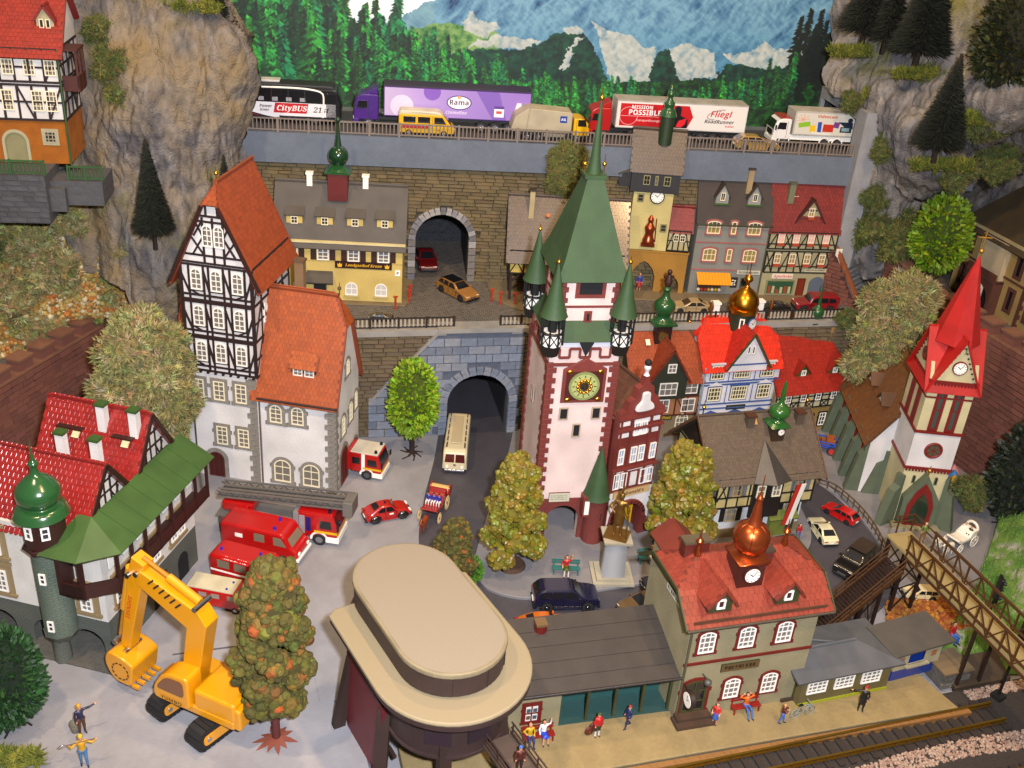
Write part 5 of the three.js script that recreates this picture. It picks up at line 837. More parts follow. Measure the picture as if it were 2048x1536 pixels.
{
const F=fr([-60,322],[143,328],29.5),w=F.w,h=(py,x=w,z=0)=>F.h(x,z,py);
const t=thing('hillside_house','half-timbered house with orange ground floor and red roof on the rocky slope','house',F.p,F.r),D=9,f=face(t),fr2=face(t,w,0,0,Math.PI/2);
const y1=h(243),yE=h(100),ym=h(172),mR=plastic(0x7d1f19,0.55),mO=mat(0xb5680f,0.7,{bump:['grain',1.2,0.05],map:['wear',3]});
put('ground_floor',box(0,0,-D,w,y1,0),mO,t);put('upper_floor',box(0,y1,-D,w,yE,0.1),mWall,t);
walls(t,'x',0.02,w-0.02,-D+0.1,0.05,yE-0.1,yE,5.2,mWall,0,'gable');hroof(t,'x',0,w,-D,0.1,yE,5.2,mR,{e:0.6,g:0.55,tile:'flat',tw:0.42,th:0.42,tc:0x86221a});
const ft=face(t,0,0,0.1);storey(ft,mTim,0,w,y1+0.1,ym,7,[' ','\\',' ',' ','\\',' ','/'],0.2,0.52);storey(ft,mTim,0,w,ym+0.3,yE,7,['/',' ','\\',' ',' ',' ','/'],0.2,0.45);
for(const px of[15,75,103])win(ft,fx(F,px,190),ym-2.35,1.0,1.9,{nx:3,ny:4,fm:cream,pm:glassC,fw:0.1});for(const px of[15,58,100])win(ft,fx(F,px,130),yE-2.3,1.0,1.8,{nx:3,ny:4,fm:cream,pm:glassC,fw:0.1});
storey(fr2,mTim,0,D,y1+0.1,ym,6,['/',' ','\\'],0.2,0.5);storey(fr2,mTim,0,D,ym+0.3,yE,6,['\\',' ','/'],0.2,0.5);
win(f,fx(F,33,290),0.05,1.9,h(262)-0.3,{nx:1,ny:1,rise:0.45,fm:plastic(0x8a8a5c),pm:plastic(0x8f8a63),sm:plaster(0xb0a888),sw:0.25,noBase:1,name:'door'});win(f,fx(F,103,285),h(287),1.1,1.15,{nx:3,ny:3,fm:plaster(0xb0a888),pm:glassD,fw:0.14,sm:plaster(0xb0a888),sw:0.2});
put('balcony_roof',box(w,ym+3.0,-3.4,w+1.6,ym+3.2,-0.6),plastic(0x4d2018),t);put('balcony',[box(w,ym-0.6,-3.4,w+1.5,ym-0.3,-0.6),box(w+1.35,ym-0.3,-3.4,w+1.5,ym+0.8,-0.6),box(w,ym-0.3,-0.75,w+1.5,ym+0.8,-0.6)],plastic(0x4d2018),t);for(const z of[-0.7,-2,-3.3])put('balcony_post',bc(w+1.42,ym-0.3,z,0.2,3.4,0.2),plastic(0x4d2018),t);
put('drainpipe',rod([w+0.05,0,0.2],[w+0.05,yE,0.2],0.1),plastic(0x35552a),t);
{const X=fx(F,80,40),k=5.2/(D/2),z=-1.4,y=yE+1.4*k;put('dormer',prism([[X-0.75,y-0.3],[X+0.75,y-0.3],[X+0.75,y+1.0],[X,y+2.0],[X-0.75,y+1.0]],z-2,z),plaster(0xb9ad86),t);for(const s of[-0.28,0.28])win(face(t,0,0,z),X+s,y,0.4,0.8,{nx:1,ny:1,fm:cream,pm:glassD,fw:0.07});for(const s of[-1,1])slope(t,s>0?[[X+1,y+0.7,z+0.3],[X+1,y+0.7,z-2],[X,y+2.1,z-2],[X,y+2.1,z+0.3]]:[[X-1,y+0.7,z-2],[X-1,y+0.7,z+0.3],[X,y+2.1,z+0.3],[X,y+2.1,z-2]],mR,{name:'dormer_roof'});}
// terrace
const tt=thing('terrace','dark grey stone terrace with steps in front of the hillside house','terrace',F.p,F.r),tf=face(tt),mT=stoneM(0x4e4f54),xs2=fx(F,112,330);
put('terrace_block',[box(-4,-4.5,-1,xs2,0,4.2),box(xs2,-3.2,-2,w+3.2,-0.9,2.6),box(xs2,-3.6,2.6,xs2+1.4,-1.4,3.4)],mT,tt);courses(face(tt,0,0,4.2),-4,xs2,-4.4,0,1.3,0.5,mT,{irr:1,out:0.04,d:0.12});
const RF={...F,world:(x,y,z)=>F.world(x,y,z)};const G=plastic(0x2f5a2c);railing('terrace_railing','green picket railing on the terrace of the hillside house',F,-4,xs2,3.9,1.4,G,{bal:0.35,bw:0.1,pw:0.16});railing('terrace_railing','green railing on the steps right of the orange house',{...F,world:(x,y,z)=>F.world(x,y-0.9,z)},xs2+1.6,w+3.2,2.3,1.4,G,{bal:0.35,bw:0.1,pw:0.16});
}
{
const F=fr([1897,572],[2012,646],TERR),w=F.w+9,h=(py,x=0,z=0)=>F.h(x,z,py);
const t=thing('villa','tan villa with brown hipped roof, arched porch and balcony at the right edge','villa',F.p,F.r),D=9,f=face(t),yE=h(430,0),mT=plaster(0xa58a52),mSt=plastic(0x5e372c,0.7);
put('wall',box(0,0,-D,w,yE,0),mT,t);hroof(t,'x',0,w,-D,0,yE,5,plastic(0x4a3f2c,0.6),{e:1.0,g:1.0,k0:1,k1:1});put('eaves',box(-0.5,yE-0.7,-D-0.5,w+0.5,yE-0.25,0.5),plaster(0xb8a77c),t);
put('string_course',box(-0.1,yE*0.5,-D,w+0.1,yE*0.5+0.25,0.12),mSt,t);quoins(f,F.w+1,0,yE-0.6,mSt,1,0.6,0.5,0.8);
const ww={nx:1,ny:1,fm:mSt,pm:glassK,fw:0.2,sm:mSt,sw:0.2};for(const k of[0.16,0.95,1.25]){win(f,F.w*k,1.3,1.0,yE*0.28,ww);win(f,F.w*k,yE*0.58,1.0,yE*0.27,ww);}
const bx0=F.w*0.34,bx1=F.w*0.8;put('bay',[prism([[bx0,0],[bx0+0.5,0],...archPts((bx0+bx1)/2,bx1-bx0-1,yE*0.36),[bx1-0.5,0],[bx1,0],[bx1,yE*0.44],[bx0,yE*0.44]],0.9,1.4),box(bx0,0,0,bx0+0.4,yE*0.44,0.9),box(bx1-0.4,0,0,bx1,yE*0.44,0.9),box(bx0,yE*0.42,0,bx1,yE*0.45,1.5),box(bx0,yE*0.45,1.2,bx1,yE*0.54,1.4)],mSt,t);put('upper_bay',box(bx0+0.4,yE*0.45,0,bx1-0.3,yE-0.7,0.7),plaster(0xc9b792),t);put('porch_door',box(bx0+0.9,0.02,0.02,bx1-0.9,3.2,0.1),mHole,t);put('porch_column',cyl(0.25,0.25,0,yE*0.36,(bx0+bx1)/2,0.7),cream,t);
}
//- houses right of the gate tower
{
const F=fr([1246,884],[1383,876],0),w=F.w,h=(py,x=w,z=0)=>F.h(x,z,py);
const t=thing('post_house','brown house with orange tiled roof, dark green front gable and green globe turret','house',F.p,F.r),f=face(t),D=7.5;
const y1=h(828),y2=h(790),yE=h(755),r=h(655,w*0.6,-D/2)-yE,mSt=brickM(0x8c7b60,4),mGn=plastic(0x2b3023,0.6),mBr=plaster(0xa2704a),tb=plastic(0x57241a);
put('ground_floor',box(0,0,-D,w,y1,0),mSt,t);put('middle_floor',box(0,y1,-D,w,y2,0.08),mBr,t);
walls(t,'x',0,w,-D,0.08,y2,yE,r,mGn,0.3);hroof(t,'x',0,w,-D,0.1,yE,r,plastic(0x813716,0.55),{e:0.4,g:0.3,k1:0.45,k0:0.3,tile:'flat',tw:0.42,th:0.46,tc:0x8a3a16});
const fm=face(t,0,0,0.08),ww={nx:2,ny:2,fm:white,pm:glassC,fw:0.1},w3={...ww,nx:3};
storey(fm,tb,0,w,y1+0.1,y2,6,[' ','/',' ',' ','\\',' '],0.16);
win(fm,w*0.45,y1+0.5,2.1,1.7,w3);win(fm,w*0.85,y1+0.5,1.6,1.7,ww);win(fm,w*0.12,y1+0.5,1.6,1.7,ww);
win(fm,w*0.12,y2+0.35,1.5,1.5,ww);win(fm,w*0.86,y2+0.35,1.5,1.5,ww);
win(f,w*0.8,y1*0.35,1.5,2.3,{nx:3,ny:4,rise:0.4,fm:cream,pm:glassC,fw:0.1,sill:mSt});win(f,w*0.4,y1*0.3,1.5,2.3,{nx:3,ny:4,rise:0.4,fm:cream,pm:glassC,fw:0.1,sill:mSt});
board(fm,'inn_sign',w*0.5,y1-0.45,2.4,0.6,textTex('Zur Post','#c9a818','#3c3626','italic bold 66px serif',320,80),mGn);
const gx=w*0.5,gw=w*0.52,ga=h(700,gx,0.6),fg=face(t,0,0,0.6);
put('front_gable',prism([[gx-gw/2,y2],[gx+gw/2,y2],[gx+gw/2,yE+0.4],[gx,ga],[gx-gw/2,yE+0.4]],-2.5,0.6),mGn,t);
win(fg,gx,y2+0.5,2.1,1.6,w3);win(fg,gx+0.1,yE+1.1,1.0,1.1,ww);
const mr=plastic(0x702a14,0.55);for(const s of[-1,1])slope(t,s>0?[[gx+gw/2+0.4,yE-0.1,0.95],[gx+gw/2+0.4,yE-0.1,-3.5],[gx,ga+0.15,-3.5],[gx,ga+0.15,0.95]]:[[gx-gw/2-0.4,yE-0.1,-3.5],[gx-gw/2-0.4,yE-0.1,0.95],[gx,ga+0.15,0.95],[gx,ga+0.15,-3.5]],mr,{name:'gable_roof',tile:'flat',tw:0.42,th:0.46,tc:0x7a3016});
const yr=yE+r,cx=fx2(F,1320,655,yr,-D/2),cz=-D/2+0.4;put('turret',box(cx-0.95,yr-1.8,cz-0.9,cx+0.95,yr+0.9,cz+0.9),plastic(0x2a100e),t);clock(face(t,0,0,cz+0.9),cx,yr-0.5,0.62,gold,plastic(0x4f4a26),gold,0.02);
put('turret_cap',[box(cx-1.35,yr+0.9,cz-1.3,cx+1.35,yr+1.1,cz+1.3),lathe(smooth([[1.2,yr+1.1],[0.8,yr+1.6],[0.85,yr+1.9],[1.2,yr+2.6],[1.1,yr+3.3],[0.5,yr+3.9],[0.35,yr+4.6],[0.5,yr+4.9],[0.2,yr+5.3]],40),20,cx,cz)],greenP,t);
put('turret_figure',[lathe([[0.3,yr+5.2],[0.5,yr+5.8],[0.2,yr+6.6]],8,cx,cz),ball(0.3,cx,yr+6.9,cz,8,6),bc(cx,yr+6.2,cz,1.1,0.25,0.3)],plastic(0x3c1f16),t);
put('finial',spike(w-0.9,yr-0.2,-D/2,1.6),gold,t);put('roof_hatch',mv(rot(bc(0,0,0,0.5,0.7,0.1),-0.8),cx-1.8,yr-1.3,cz+1.3),cream,t);
}
function fx2(F,px,py,y,z){let lo=-20,hi=95;for(let i=0;i<40;i++){const m=(lo+hi)/2;if(rowOf(F.world(m,y,z))[0]<px)lo=m;else hi=m;}return lo;}
{
const F=fr([1384,878],[1532,866],0),w=F.w,h=(py,x=w,z=0)=>F.h(x,z,py);
const t=thing('white_house','white house with blue trim, bright orange-red roof and golden dome','house',F.p,F.r),f=face(t),D=8,mW=plaster(0xdfdfe2),mBl=plastic(0x3f5c9a,0.5),mR=plastic(0xb5230d,0.5);
const yE=h(726),r=h(630,w/2,-D/2)-yE,y1=h(800,w),y2=h(757,w);
walls(t,'x',0,w,-D,0,0,yE,r,mW,0.4);hroof(t,'x',0,w,-D,0,yE,r,mR,{e:0.45,g:0.3,k0:0.4,k1:0.5,tile:'flat',tw:0.42,th:0.5,tc:0xc4260d,tr:0.5});
const ww={nx:4,ny:3,fm:cream,pm:mat(0x46452f,0.3),fw:0.12,sm:mBl,sw:0.09},xs=[0.18,0.5,0.83];
for(const[y,hd]of[[y1+0.5,'ped'],[y2+0.45,'flat']])xs.forEach((k,i)=>win(f,w*k,y,i===1?2.0:1.6,1.75,{...ww,nx:i===1?6:4,head:i===1?mBl:mW,headT:i===1?'flat':hd}));
for(const y of[y1,y2,y2-0.35,y1-0.6])put('string_course',box(-0.06,y,0,w+0.06,y+0.14,0.14),mBl,t);
for(const k of[0.33,0.67])for(let i=0;i<2;i++){const a=[y1+0.2,y2+0.2][i],b=[y2-0.4,yE-0.1][i];put('pilaster',box(w*k-0.14,a,0,w*k+0.14,b,0.12),mW,t);put('pilaster_line',box(w*k-0.05,a,0.12,w*k+0.05,b,0.15),mBl,t);}
for(const k of xs){put('shop_head',prism([[w*k-1.2,y1-1.3],[w*k+1.2,y1-1.3],[w*k,y1-0.8]],0,0.14),mBl,t);put('shop_window',box(w*k-1.2,0.5,0,w*k+1.2,y1-1.6,0.08),mat(0x8aa29c,0.2),t);}
board(f,'sign_board',w*0.5,y1-0.8,2.4,0.55,marks('#6a6238','#1c2417',320,72,10),black);
const gx=w*0.53,gw=w*0.5,ga=h(668,gx,0.5),fg=face(t,0,0,0.5);
put('front_gable',prism([[gx-gw/2,yE-0.5],[gx+gw/2,yE-0.5],[gx+gw/2,yE+0.5],[gx,ga],[gx-gw/2,yE+0.5]],-2.5,0.5),mW,t);
for(const s of[-0.28,0.28])win(fg,gx+s,yE+(ga-yE)*0.42,0.32,0.9,{nx:1,ny:1,fm:white,pm:glassD,fw:0.06});beam(fg,mBl,gx-gw/2,yE+0.4,gx+gw/2,yE+0.4,0.14,0.08,'trim');
const mr=plastic(0x9a1f14,0.5),go=plastic(0x3c4a26);for(const s of[-1,1]){slope(t,s>0?[[gx+gw/2+0.4,yE,0.9],[gx+gw/2+0.4,yE,-3.5],[gx,ga+0.2,-3.5],[gx,ga+0.2,0.9]]:[[gx-gw/2-0.4,yE,-3.5],[gx-gw/2-0.4,yE,0.9],[gx,ga+0.2,0.9],[gx,ga+0.2,-3.5]],mr,{name:'gable_roof',tile:'flat',tw:0.42,th:0.5,tc:0xa32013});put('barge_board',bar([gx+s*(gw/2+0.35),yE-0.05,0.95],[gx,ga+0.12,0.95],0.08,0.24),go,t);}
const yr=yE+r,cx=fx2(F,1483,600,yr+1.5,-D/2),cz=-D/2+0.6,oc=(r0,r1,a,b)=>{const g=new THREE.CylinderGeometry(r1,r0,b-a,8);g.rotateY(Math.PI/8);g.translate(cx,(a+b)/2,cz);return fix(g);};
put('dome_drum',oc(1.55,1.55,yr-2.2,yr+0.9),plastic(0x26331f,0.5),t);put('dome_cornice',oc(1.75,1.75,yr+0.8,yr+1.25),gold,t);
put('golden_dome',(()=>{const g=new THREE.LatheGeometry(smooth([[1.6,yr+1.2],[1.68,yr+1.8],[1.45,yr+2.6],[0.9,yr+3.3],[0.25,yr+3.8],[0.2,yr+4.2],[0.5,yr+4.5],[0.42,yr+4.9],[0.12,yr+5.2],[0.06,yr+6.6]],40).map((p)=>new THREE.Vector2(...p)),8);g.rotateY(Math.PI/8);g.translate(cx,0,cz);return fix(g);})(),mat(0xc08428,0.3,{metal:1}),t);
const fd=(a)=>face(t,cx+Math.sin(a)*1.45,0,cz+Math.cos(a)*1.45,a);clock(fd(0.4),0,yr-0.25,0.72,mBl,white);win(fd(-0.42),0,yr-0.8,0.55,1.2,{nx:1,ny:1,fm:white,pm:glassD,fw:0.13});
for(const px of[1432,1520])chimney(t,fx2(F,px,610,yr+0.5,-D/2),yr-0.9,-D/2-0.3,0.75,2.3,0.7,white,white);
for(const px of[1420,1540])put('finial',[lathe([[0.22,yr-0.3],[0.14,yr+0.6],[0.3,yr+1.0],[0.05,yr+1.9]],10,fx2(F,px,640,yr,-D/2),-D/2)],mat(0x9a6030,0.35,{metal:0.8}),t);
put('drainpipe',rod([0.1,0,0.15],[0.1,yE,0.15],0.12),plastic(0x9ba3a8),t);
}
{
const F=fr([1536,874],[1669,858],0),w=F.w,h=(py,x=w,z=0)=>F.h(x,z,py);
const t=thing('red_roof_house','long half-timbered house with dark red roof, two green dormers and small green onion','house',F.p,F.r),f=face(t),D=8.5,mC=plaster(0xc3bd98),tb=plastic(0x15130f,0.6),mR=plastic(0x861b0e,0.5);
const yE=h(768),y1=h(808),r=h(655,w*0.5,-D/2)-yE;
put('ground_floor',box(0,0,-D,w,y1,0),plaster(0x94793f),t);put('upper_floor',box(0,y1,-D,w,yE,0.06),mC,t);walls(t,'x',0.02,w-0.02,-D,0.04,yE-0.1,yE,r,mC,0.5);
const T={e:0.4,g:0.3,k0:0.2,k1:0.6,tile:'flat',tw:0.42,th:0.46,tc:0x8f1e0f};hroof(t,'x',0,w,-D,0.06,yE,r,mR,T);
const fm=face(t,0,0,0.06);storey(fm,tb,0,w,y1+0.1,yE-0.1,9,['X',' ',' ',' ',' ',' ',' ',' ','/'],0.13,0.6);beam(fm,tb,0,y1+0.95,w,y1+0.95,0.14);for(const k of[0.27,0.5,0.72]){beam(fm,tb,w*k-0.4,y1+0.15,w*k+0.4,y1+0.9,0.1);beam(fm,tb,w*k-0.4,y1+0.9,w*k+0.4,y1+0.15,0.1);}
for(const k of[0.17,0.39,0.61,0.84])win(fm,w*k,y1+1.0,0.7,1.3,{nx:2,ny:3,fm:white,pm:glassD,fw:0.08});
win(f,w*0.75,0.9,0.9,1.7,{nx:2,ny:3,fm:white,pm:glassD,fw:0.1,sm:black,sw:0.16,ears:1});put('name_board',box(w*0.05,y1-0.5,0,w*0.5,y1-0.15,0.08),plaster(0xc3b37a),t);
put('wall_lamp',[rod([w*0.56,y1-0.5,0],[w*0.56,y1-0.5,0.5],0.06),ball(0.25,w*0.56,y1-0.7,0.5,8,6)],black,t);
const k=r/(D/2),gD=plastic(0x2c5a1a,0.5);for(const q of[[0.28,1601],[0.72,1664]]){const X=fx2(F,q[1],730,yE+1.5,-1.2),z=-0.8,y=yE+0.8*k;put('dormer',prism([[X-0.85,y-0.3],[X+0.85,y-0.3],[X+0.85,y+0.8],[X,y+1.7],[X-0.85,y+0.8]],z-2.2,z),gD,t);win(face(t,0,0,z),X+0.1,y+0.2,0.6,0.7,{nx:2,ny:1,fm:white,pm:glassD,fw:0.1});for(const s of[-1,1])slope(t,s>0?[[X+1.1,y+0.5,z+0.35],[X+1.1,y+0.5,z-2.4],[X,y+1.85,z-2.4],[X,y+1.85,z+0.35]]:[[X-1.1,y+0.5,z-2.4],[X-1.1,y+0.5,z+0.35],[X,y+1.85,z+0.35],[X,y+1.85,z-2.4]],mR,{name:'dormer_roof',t:0.14});}
const yr=yE+r,cx=fx2(F,1626,650,yr,-D/2),cz=-D/2+0.2;put('turret',bc(cx,yr-1.4,cz,1.1,2.2,1.1),plastic(0x33141a),t);put('turret_cap',[bc(cx,yr+0.75,cz,1.8,0.15,1.8),lathe(smooth([[0.9,yr+0.85],[0.45,yr+1.2],[0.75,yr+1.8],[0.7,yr+2.3],[0.25,yr+2.8],[0.15,yr+3.6],[0.04,yr+5.6]],30),16,cx,cz)],greenP,t);
chimney(t,fx2(F,1655,670,yr-0.5,-D/2),yr-2.6,-D/2+0.9,0.7,2.9,0.6,plastic(0xa5864a));for(const px of[1578,1588,1661])put('finial',[lathe([[0.2,yr-0.3],[0.14,yr+0.6],[0.26,yr+1.0],[0.04,yr+1.8]],8,fx2(F,px,640,yr,-D/2),-D/2-0.4)],mat(0x9a6030,0.35,{metal:0.8}),t);
}
{
const F=fr([1420,1076],[1590,1058],KERB),w=F.w,h=(py,x=0,z=0)=>F.h(x,z,py);
const t=thing('town_hall','half-timbered town hall with broad brown roof, green onion turret and flag','town hall',F.p,F.r),D=8.5,f=face(t),mW=plaster(0xc9ccd0),mY=plaster(0xbfae74),tb=plastic(0x15120e,0.6),mR=plastic(0x4b4036,0.6),mGr=plastic(0x77777a);
const o=0.5,y1=h(1018,0.2,o),yE=h(974,0,o+0.5)+0.55,r=h(829,w*0.1,-D/2)-yE;
put('plinth',box(-0.2,0,-D,w+0.1,1.0,0.15),stoneM(0x7a6648),t);put('ground_floor',box(0,1.0,-D,w,y1,0),mW,t);put('upper_floor',box(-o,y1,-D-o,w+o,yE,o),mY,t);walls(t,'x',-o+0.02,w+o-0.02,-D-o,o,yE-0.1,yE,r,plastic(0x2c2018),0);
hroof(t,'x',-o,w+o,-D-o,o,yE,r,mR,{e:0.55,g:0.9,tile:'flat',tw:0.3,th:0.34,tc:0x53473a,tz:0.5});
const rc=plastic(0x6a4a30,0.5);for(const x of[-o-0.95,w+o+0.95])put('barge_board',[bar([x,yE-0.7,o+0.6],[x,yE+r,-D/2],0.1,0.3),bar([x,yE-0.7,-D-o-0.6],[x,yE+r,-D/2],0.1,0.3)],rc,t);
const fu=face(t,-o,0,o),W2=w+2*o,fl=face(t,-o,0,-D-o,-Math.PI/2);
for(const y of[y1+0.08,y1+(yE-y1)*0.36,yE-0.1])beam(fu,tb,0,y,W2,y,0.14);for(let i=0;i<=9;i++)beam(fu,tb,W2*i/9,y1,W2*i/9,yE,0.13);beam(fu,tb,0.1,y1+0.9,W2/9,yE,0.1);beam(fu,tb,0.1,yE,W2/9,y1+0.9,0.1);
storey(fl,tb,0,D+2*o,y1+0.08,yE-0.1,6,[' ','X'],0.14,0.36);for(const k of[0.3,0.62,0.88]){win(fl,(D+2*o)*k,y1+(yE-y1)*0.42,0.9,1.3,{nx:2,ny:2,fm:plastic(0x9a8450),pm:glassD,sh:mGr});}
const ww={nx:2,ny:2,fm:plastic(0xb09560),pm:glassC,fw:0.1,sh:mGr};for(const k of[0.2,0.86])win(fu,W2*k,y1+(yE-y1)*0.4,0.95,1.35,ww);
put('bay',box(W2*0.36-o,y1-1.2,o,W2*0.66-o,yE,o+0.35),plastic(0x1c1512),t);for(const k of[0.43,0.59])win(face(t,-o,0,o+0.35),W2*k,y1+(yE-y1)*0.35,0.9,1.4,{...ww,sh:null,fm:cream});
for(const k of[0.18,0.85])win(f,w*k,1.9,1.1,1.6,{nx:2,ny:2,rise:0.35,fm:plastic(0xa59468),pm:glassC,fw:0.1,sh:plastic(0x1d1512)});win(f,w*0.5,1.0,1.3,2.3,{nx:1,ny:1,rise:0.5,fm:tb,pm:plastic(0x2c1a12),name:'door'});
const fgl=face(t,0,0,-D,-Math.PI/2);for(const k of[0.3,0.7])win(fgl,D*k,1.9,0.9,1.5,{...ww,sh:null});
// small peaked roof over the bay
const bx=w*0.52,bz=o+0.9,kk=r/(D/2+o),P=[bx,yE+3.1*kk-0.2,o-2.3];slope(t,[[bx-2.0,yE-0.35,bz-0.2],[bx+0.1,yE-0.35,bz+0.5],P],plastic(0x5c564e),{name:'bay_roof',t:0.12});slope(t,[[bx+0.1,yE-0.35,bz+0.5],[bx+2.0,yE-0.35,bz-0.2],P],plastic(0x3c3834),{name:'bay_roof',t:0.12});
const cx=fx2(F,1548,880,yE+r*0.7,-D/2+1.4),cz=-D/2+1.7,ty=yE+r*0.9;put('turret',bc(cx,yE+r*0.35,cz,1.3,r*0.58,1.3),plastic(0x3a2a1a),t);clock(face(t,0,0,cz+0.66),cx+0.1,yE+r*0.78,0.38,chrome,white);put('turret_cap',[mv(rot(cyl(1.5,1.0,0,0.35,0,0,4),0,Math.PI/4),cx,ty,cz),lathe(smooth([[0.7,ty+0.3],[0.5,ty+0.6],[1.0,ty+1.1],[0.95,ty+1.7],[0.3,ty+2.3],[0.24,ty+3.4],[0.12,ty+4.6],[0.03,h(795,cx,cz)]],36),18,cx,cz)],paint(0x23551f,0.25),t);
for(const px of[1490,1588])chimney(t,fx2(F,px,850,yE+r*0.8,-D/2),yE+r*0.55,-D/2+0.9,0.8,r*0.48,0.7,plastic(0x564a3e),plastic(0x54321f));
for(const x of[-0.9,w+0.9])put('finial',spike(x,yE+r,-D/2,1.7),gold,t);put('roof_hatch',mv(rot(bc(0,0,0,0.5,0.8,0.1),-0.8),cx-2,yE+r*0.82,-D/2+1.1),mat(0xb98a45,0.5),t);
const fp=[w*0.78,y1-1.8,o+0.25];const fb=put('flag_pole',rod([fp[0],fp[1],fp[2]],[fp[0]+0.35,yE-0.3,fp[2]+1.0],0.06),plastic(0x7d5a30),t);const fg=(a,b,m,n)=>put(n,plate([[fp[0]+a,fp[1]-0.3,fp[2]+0.55],[fp[0]+b,fp[1]-0.3,fp[2]+0.55],[fp[0]+b+0.35,yE-0.4,fp[2]+1.15],[fp[0]+a+0.35,yE-0.4,fp[2]+1.15]],0.05),m,t);fg(-0.55,-0.1,mat(0xa8200f,0.7),'flag_red_half');fg(-0.1,0.4,mat(0xd8d4c8,0.7),'flag_white_half');
}
{
const F=fr([1770,1043],[1876,1054],KERB),w=F.w,h=(py,x=w/2,z=0)=>F.h(x,z,py);
const t=thing('church','cream church with tall red spire, green buttresses and red pointed doorway','church',F.p,F.r),f=face(t),mC=plaster(0xc9bf93),mRd=plastic(0x7a1a15,0.5),mSp=plastic(0xb0160f,0.45),mBt=plastic(0x5b6650,0.7),mW=plaster(0xdad7d4),x0=w*0.1,x1=w*0.92,tw=x1-x0,TD=5.6,z1=-0.4,z0=z1-TD,cx=(x0+x1)/2,cz=(z0+z1)/2;
const yA=h(940),yB=h(872),yC=h(770),yG=h(684);
put('tower_base',box(x0,0,z0,x1,yA,z1),mC,t);put('tower_band',box(x0-0.02,yA,z0,x1+0.02,yB,z1+0.02),mW,t);put('belfry',box(x0,yB,z0,x1,yC,z1),mC,t);
for(const y of[yA-0.2,yB,yC-0.1])put('cornice',box(x0-0.15,y,z0-0.15,x1+0.15,y+0.28,z1+0.18),mRd,t);
for(let i=0;i<14;i++){put('dentil',bc(x0+tw*(i+0.5)/14,yA-0.45,z1+0.08,0.18,0.28,0.16),mRd,t);put('dentil',bc(x0+tw*(i+0.5)/14,yC-0.35,z1+0.08,0.18,0.28,0.16),mRd,t);}
const faces=[face(t,x0,0,z1),face(t,x0,0,z0,-Math.PI/2),face(t,x1,0,z1,Math.PI/2)],Ws=[tw,TD,TD];
faces.forEach((ff,i)=>{const W0=Ws[i];for(const k of[0.33,0.7]){win(ff,W0*k,yB+(yC-yB)*0.08,0.75,(yC-yB)*0.78,{nx:1,ny:2,rise:0.5,fm:mRd,pm:mat(0x3d4440,0.4),fw:0.16,sm:mRd,sw:0.12,name:'louvre_window'});}beam(ff,mRd,0,yB+(yC-yB)*0.7,W0,yB+(yC-yB)*0.7,0.16,0.08,'belt_course');
put('gable',(()=>{const g=prism([[0.05,yC],[W0-0.05,yC],[W0/2,yG]],-0.3,0.05);g.rotateY(ff.r);g.translate(ff.x,0,ff.z);return g;})(),mC,t);for(const s of[0,1]){for(let q=0;q<9;q++){const a=(q+0.5)/9;const u=s?W0-a*W0/2:a*W0/2;const d=onFace(ff,child('dentil',UB,plastic(0x2f2a20),t),u+(s?-0.25:0.25),yC+a*(yG-yC)-0.1,0.08);d.scale.set(0.16,0.16,0.14);}}});
clock(faces[0],tw*0.52,yC+(yG-yC)*0.36,0.72,mRd,white,black,0.06);clock(faces[1],TD*0.5,yC+(yG-yC)*0.36,0.7,mRd,plastic(0x7a3a20),black,0.06);win(faces[0],tw*0.55,yC+(yG-yC)*0.68,0.2,0.6,{nx:1,ny:1,fm:mC,pm:mHole,fw:0.03});
// crossing gable roofs and spire
const e=0.5,yl=yC-e*(yG-yC)/(tw/2),RP=(a,b,c,d)=>slope(t,[a,b,c,d],mSp,{name:'gable_roof',t:0.15});
RP([x1+e,yl,z1+e],[x1+e,yl,z0-e],[cx,yG+0.15,z0-e],[cx,yG+0.15,z1+e]);RP([x0-e,yl,z0-e],[x0-e,yl,z1+e],[cx,yG+0.15,z1+e],[cx,yG+0.15,z0-e]);
RP([x0-e,yl,z1+e],[x1+e,yl,z1+e],[x1+e,yG+0.13,cz],[x0-e,yG+0.13,cz]);RP([x1+e,yl,z0-e],[x0-e,yl,z0-e],[x0-e,yG+0.13,cz],[x1+e,yG+0.13,cz]);
const yS=yC+(yG-yC)*0.75,yT=h(506,cx,cz),sr=2.3,S=[];for(let i=0;i<8;i++){const a=(i+0.5)*Math.PI/4;S.push([cx+Math.sin(a)*sr,yS,cz+Math.cos(a)*sr]);}for(let i=0;i<8;i++)slope(t,[S[i],S[(i+1)%8],[cx,yT,cz]],mSp,{name:'spire_face',t:0.1});
put('cross',[rod([cx,yT-0.5,cz],[cx,yT+2.2,cz],0.08),rod([cx-0.6,yT+1.5,cz],[cx+0.6,yT+1.5,cz],0.08),ball(0.25,cx,yT+0.2,cz,8,6)],mat(0xb58a3a,0.4,{metal:0.8}),t);
{const rw=put('round_window',mv(fix(new THREE.TorusGeometry(0.78,0.14,8,28)),x0+tw*0.5,(yA+yB)/2+0.1,z1+0.08),mRd,t);child('pane',mv(rot(cyl(0.76,0.76,0,0.06,0,0,24),Math.PI/2),x0+tw*0.5,(yA+yB)/2+0.1,z1+0.03),mat(0x4a4a3a,0.2),rw);for(let i=0;i<3;i++)child('bar',mv(rot(bc(0,-0.75,0,0.06,1.5,0.05),0,0,i*1.047),x0+tw*0.5,(yA+yB)/2+0.1,z1+0.12),mRd,rw);}
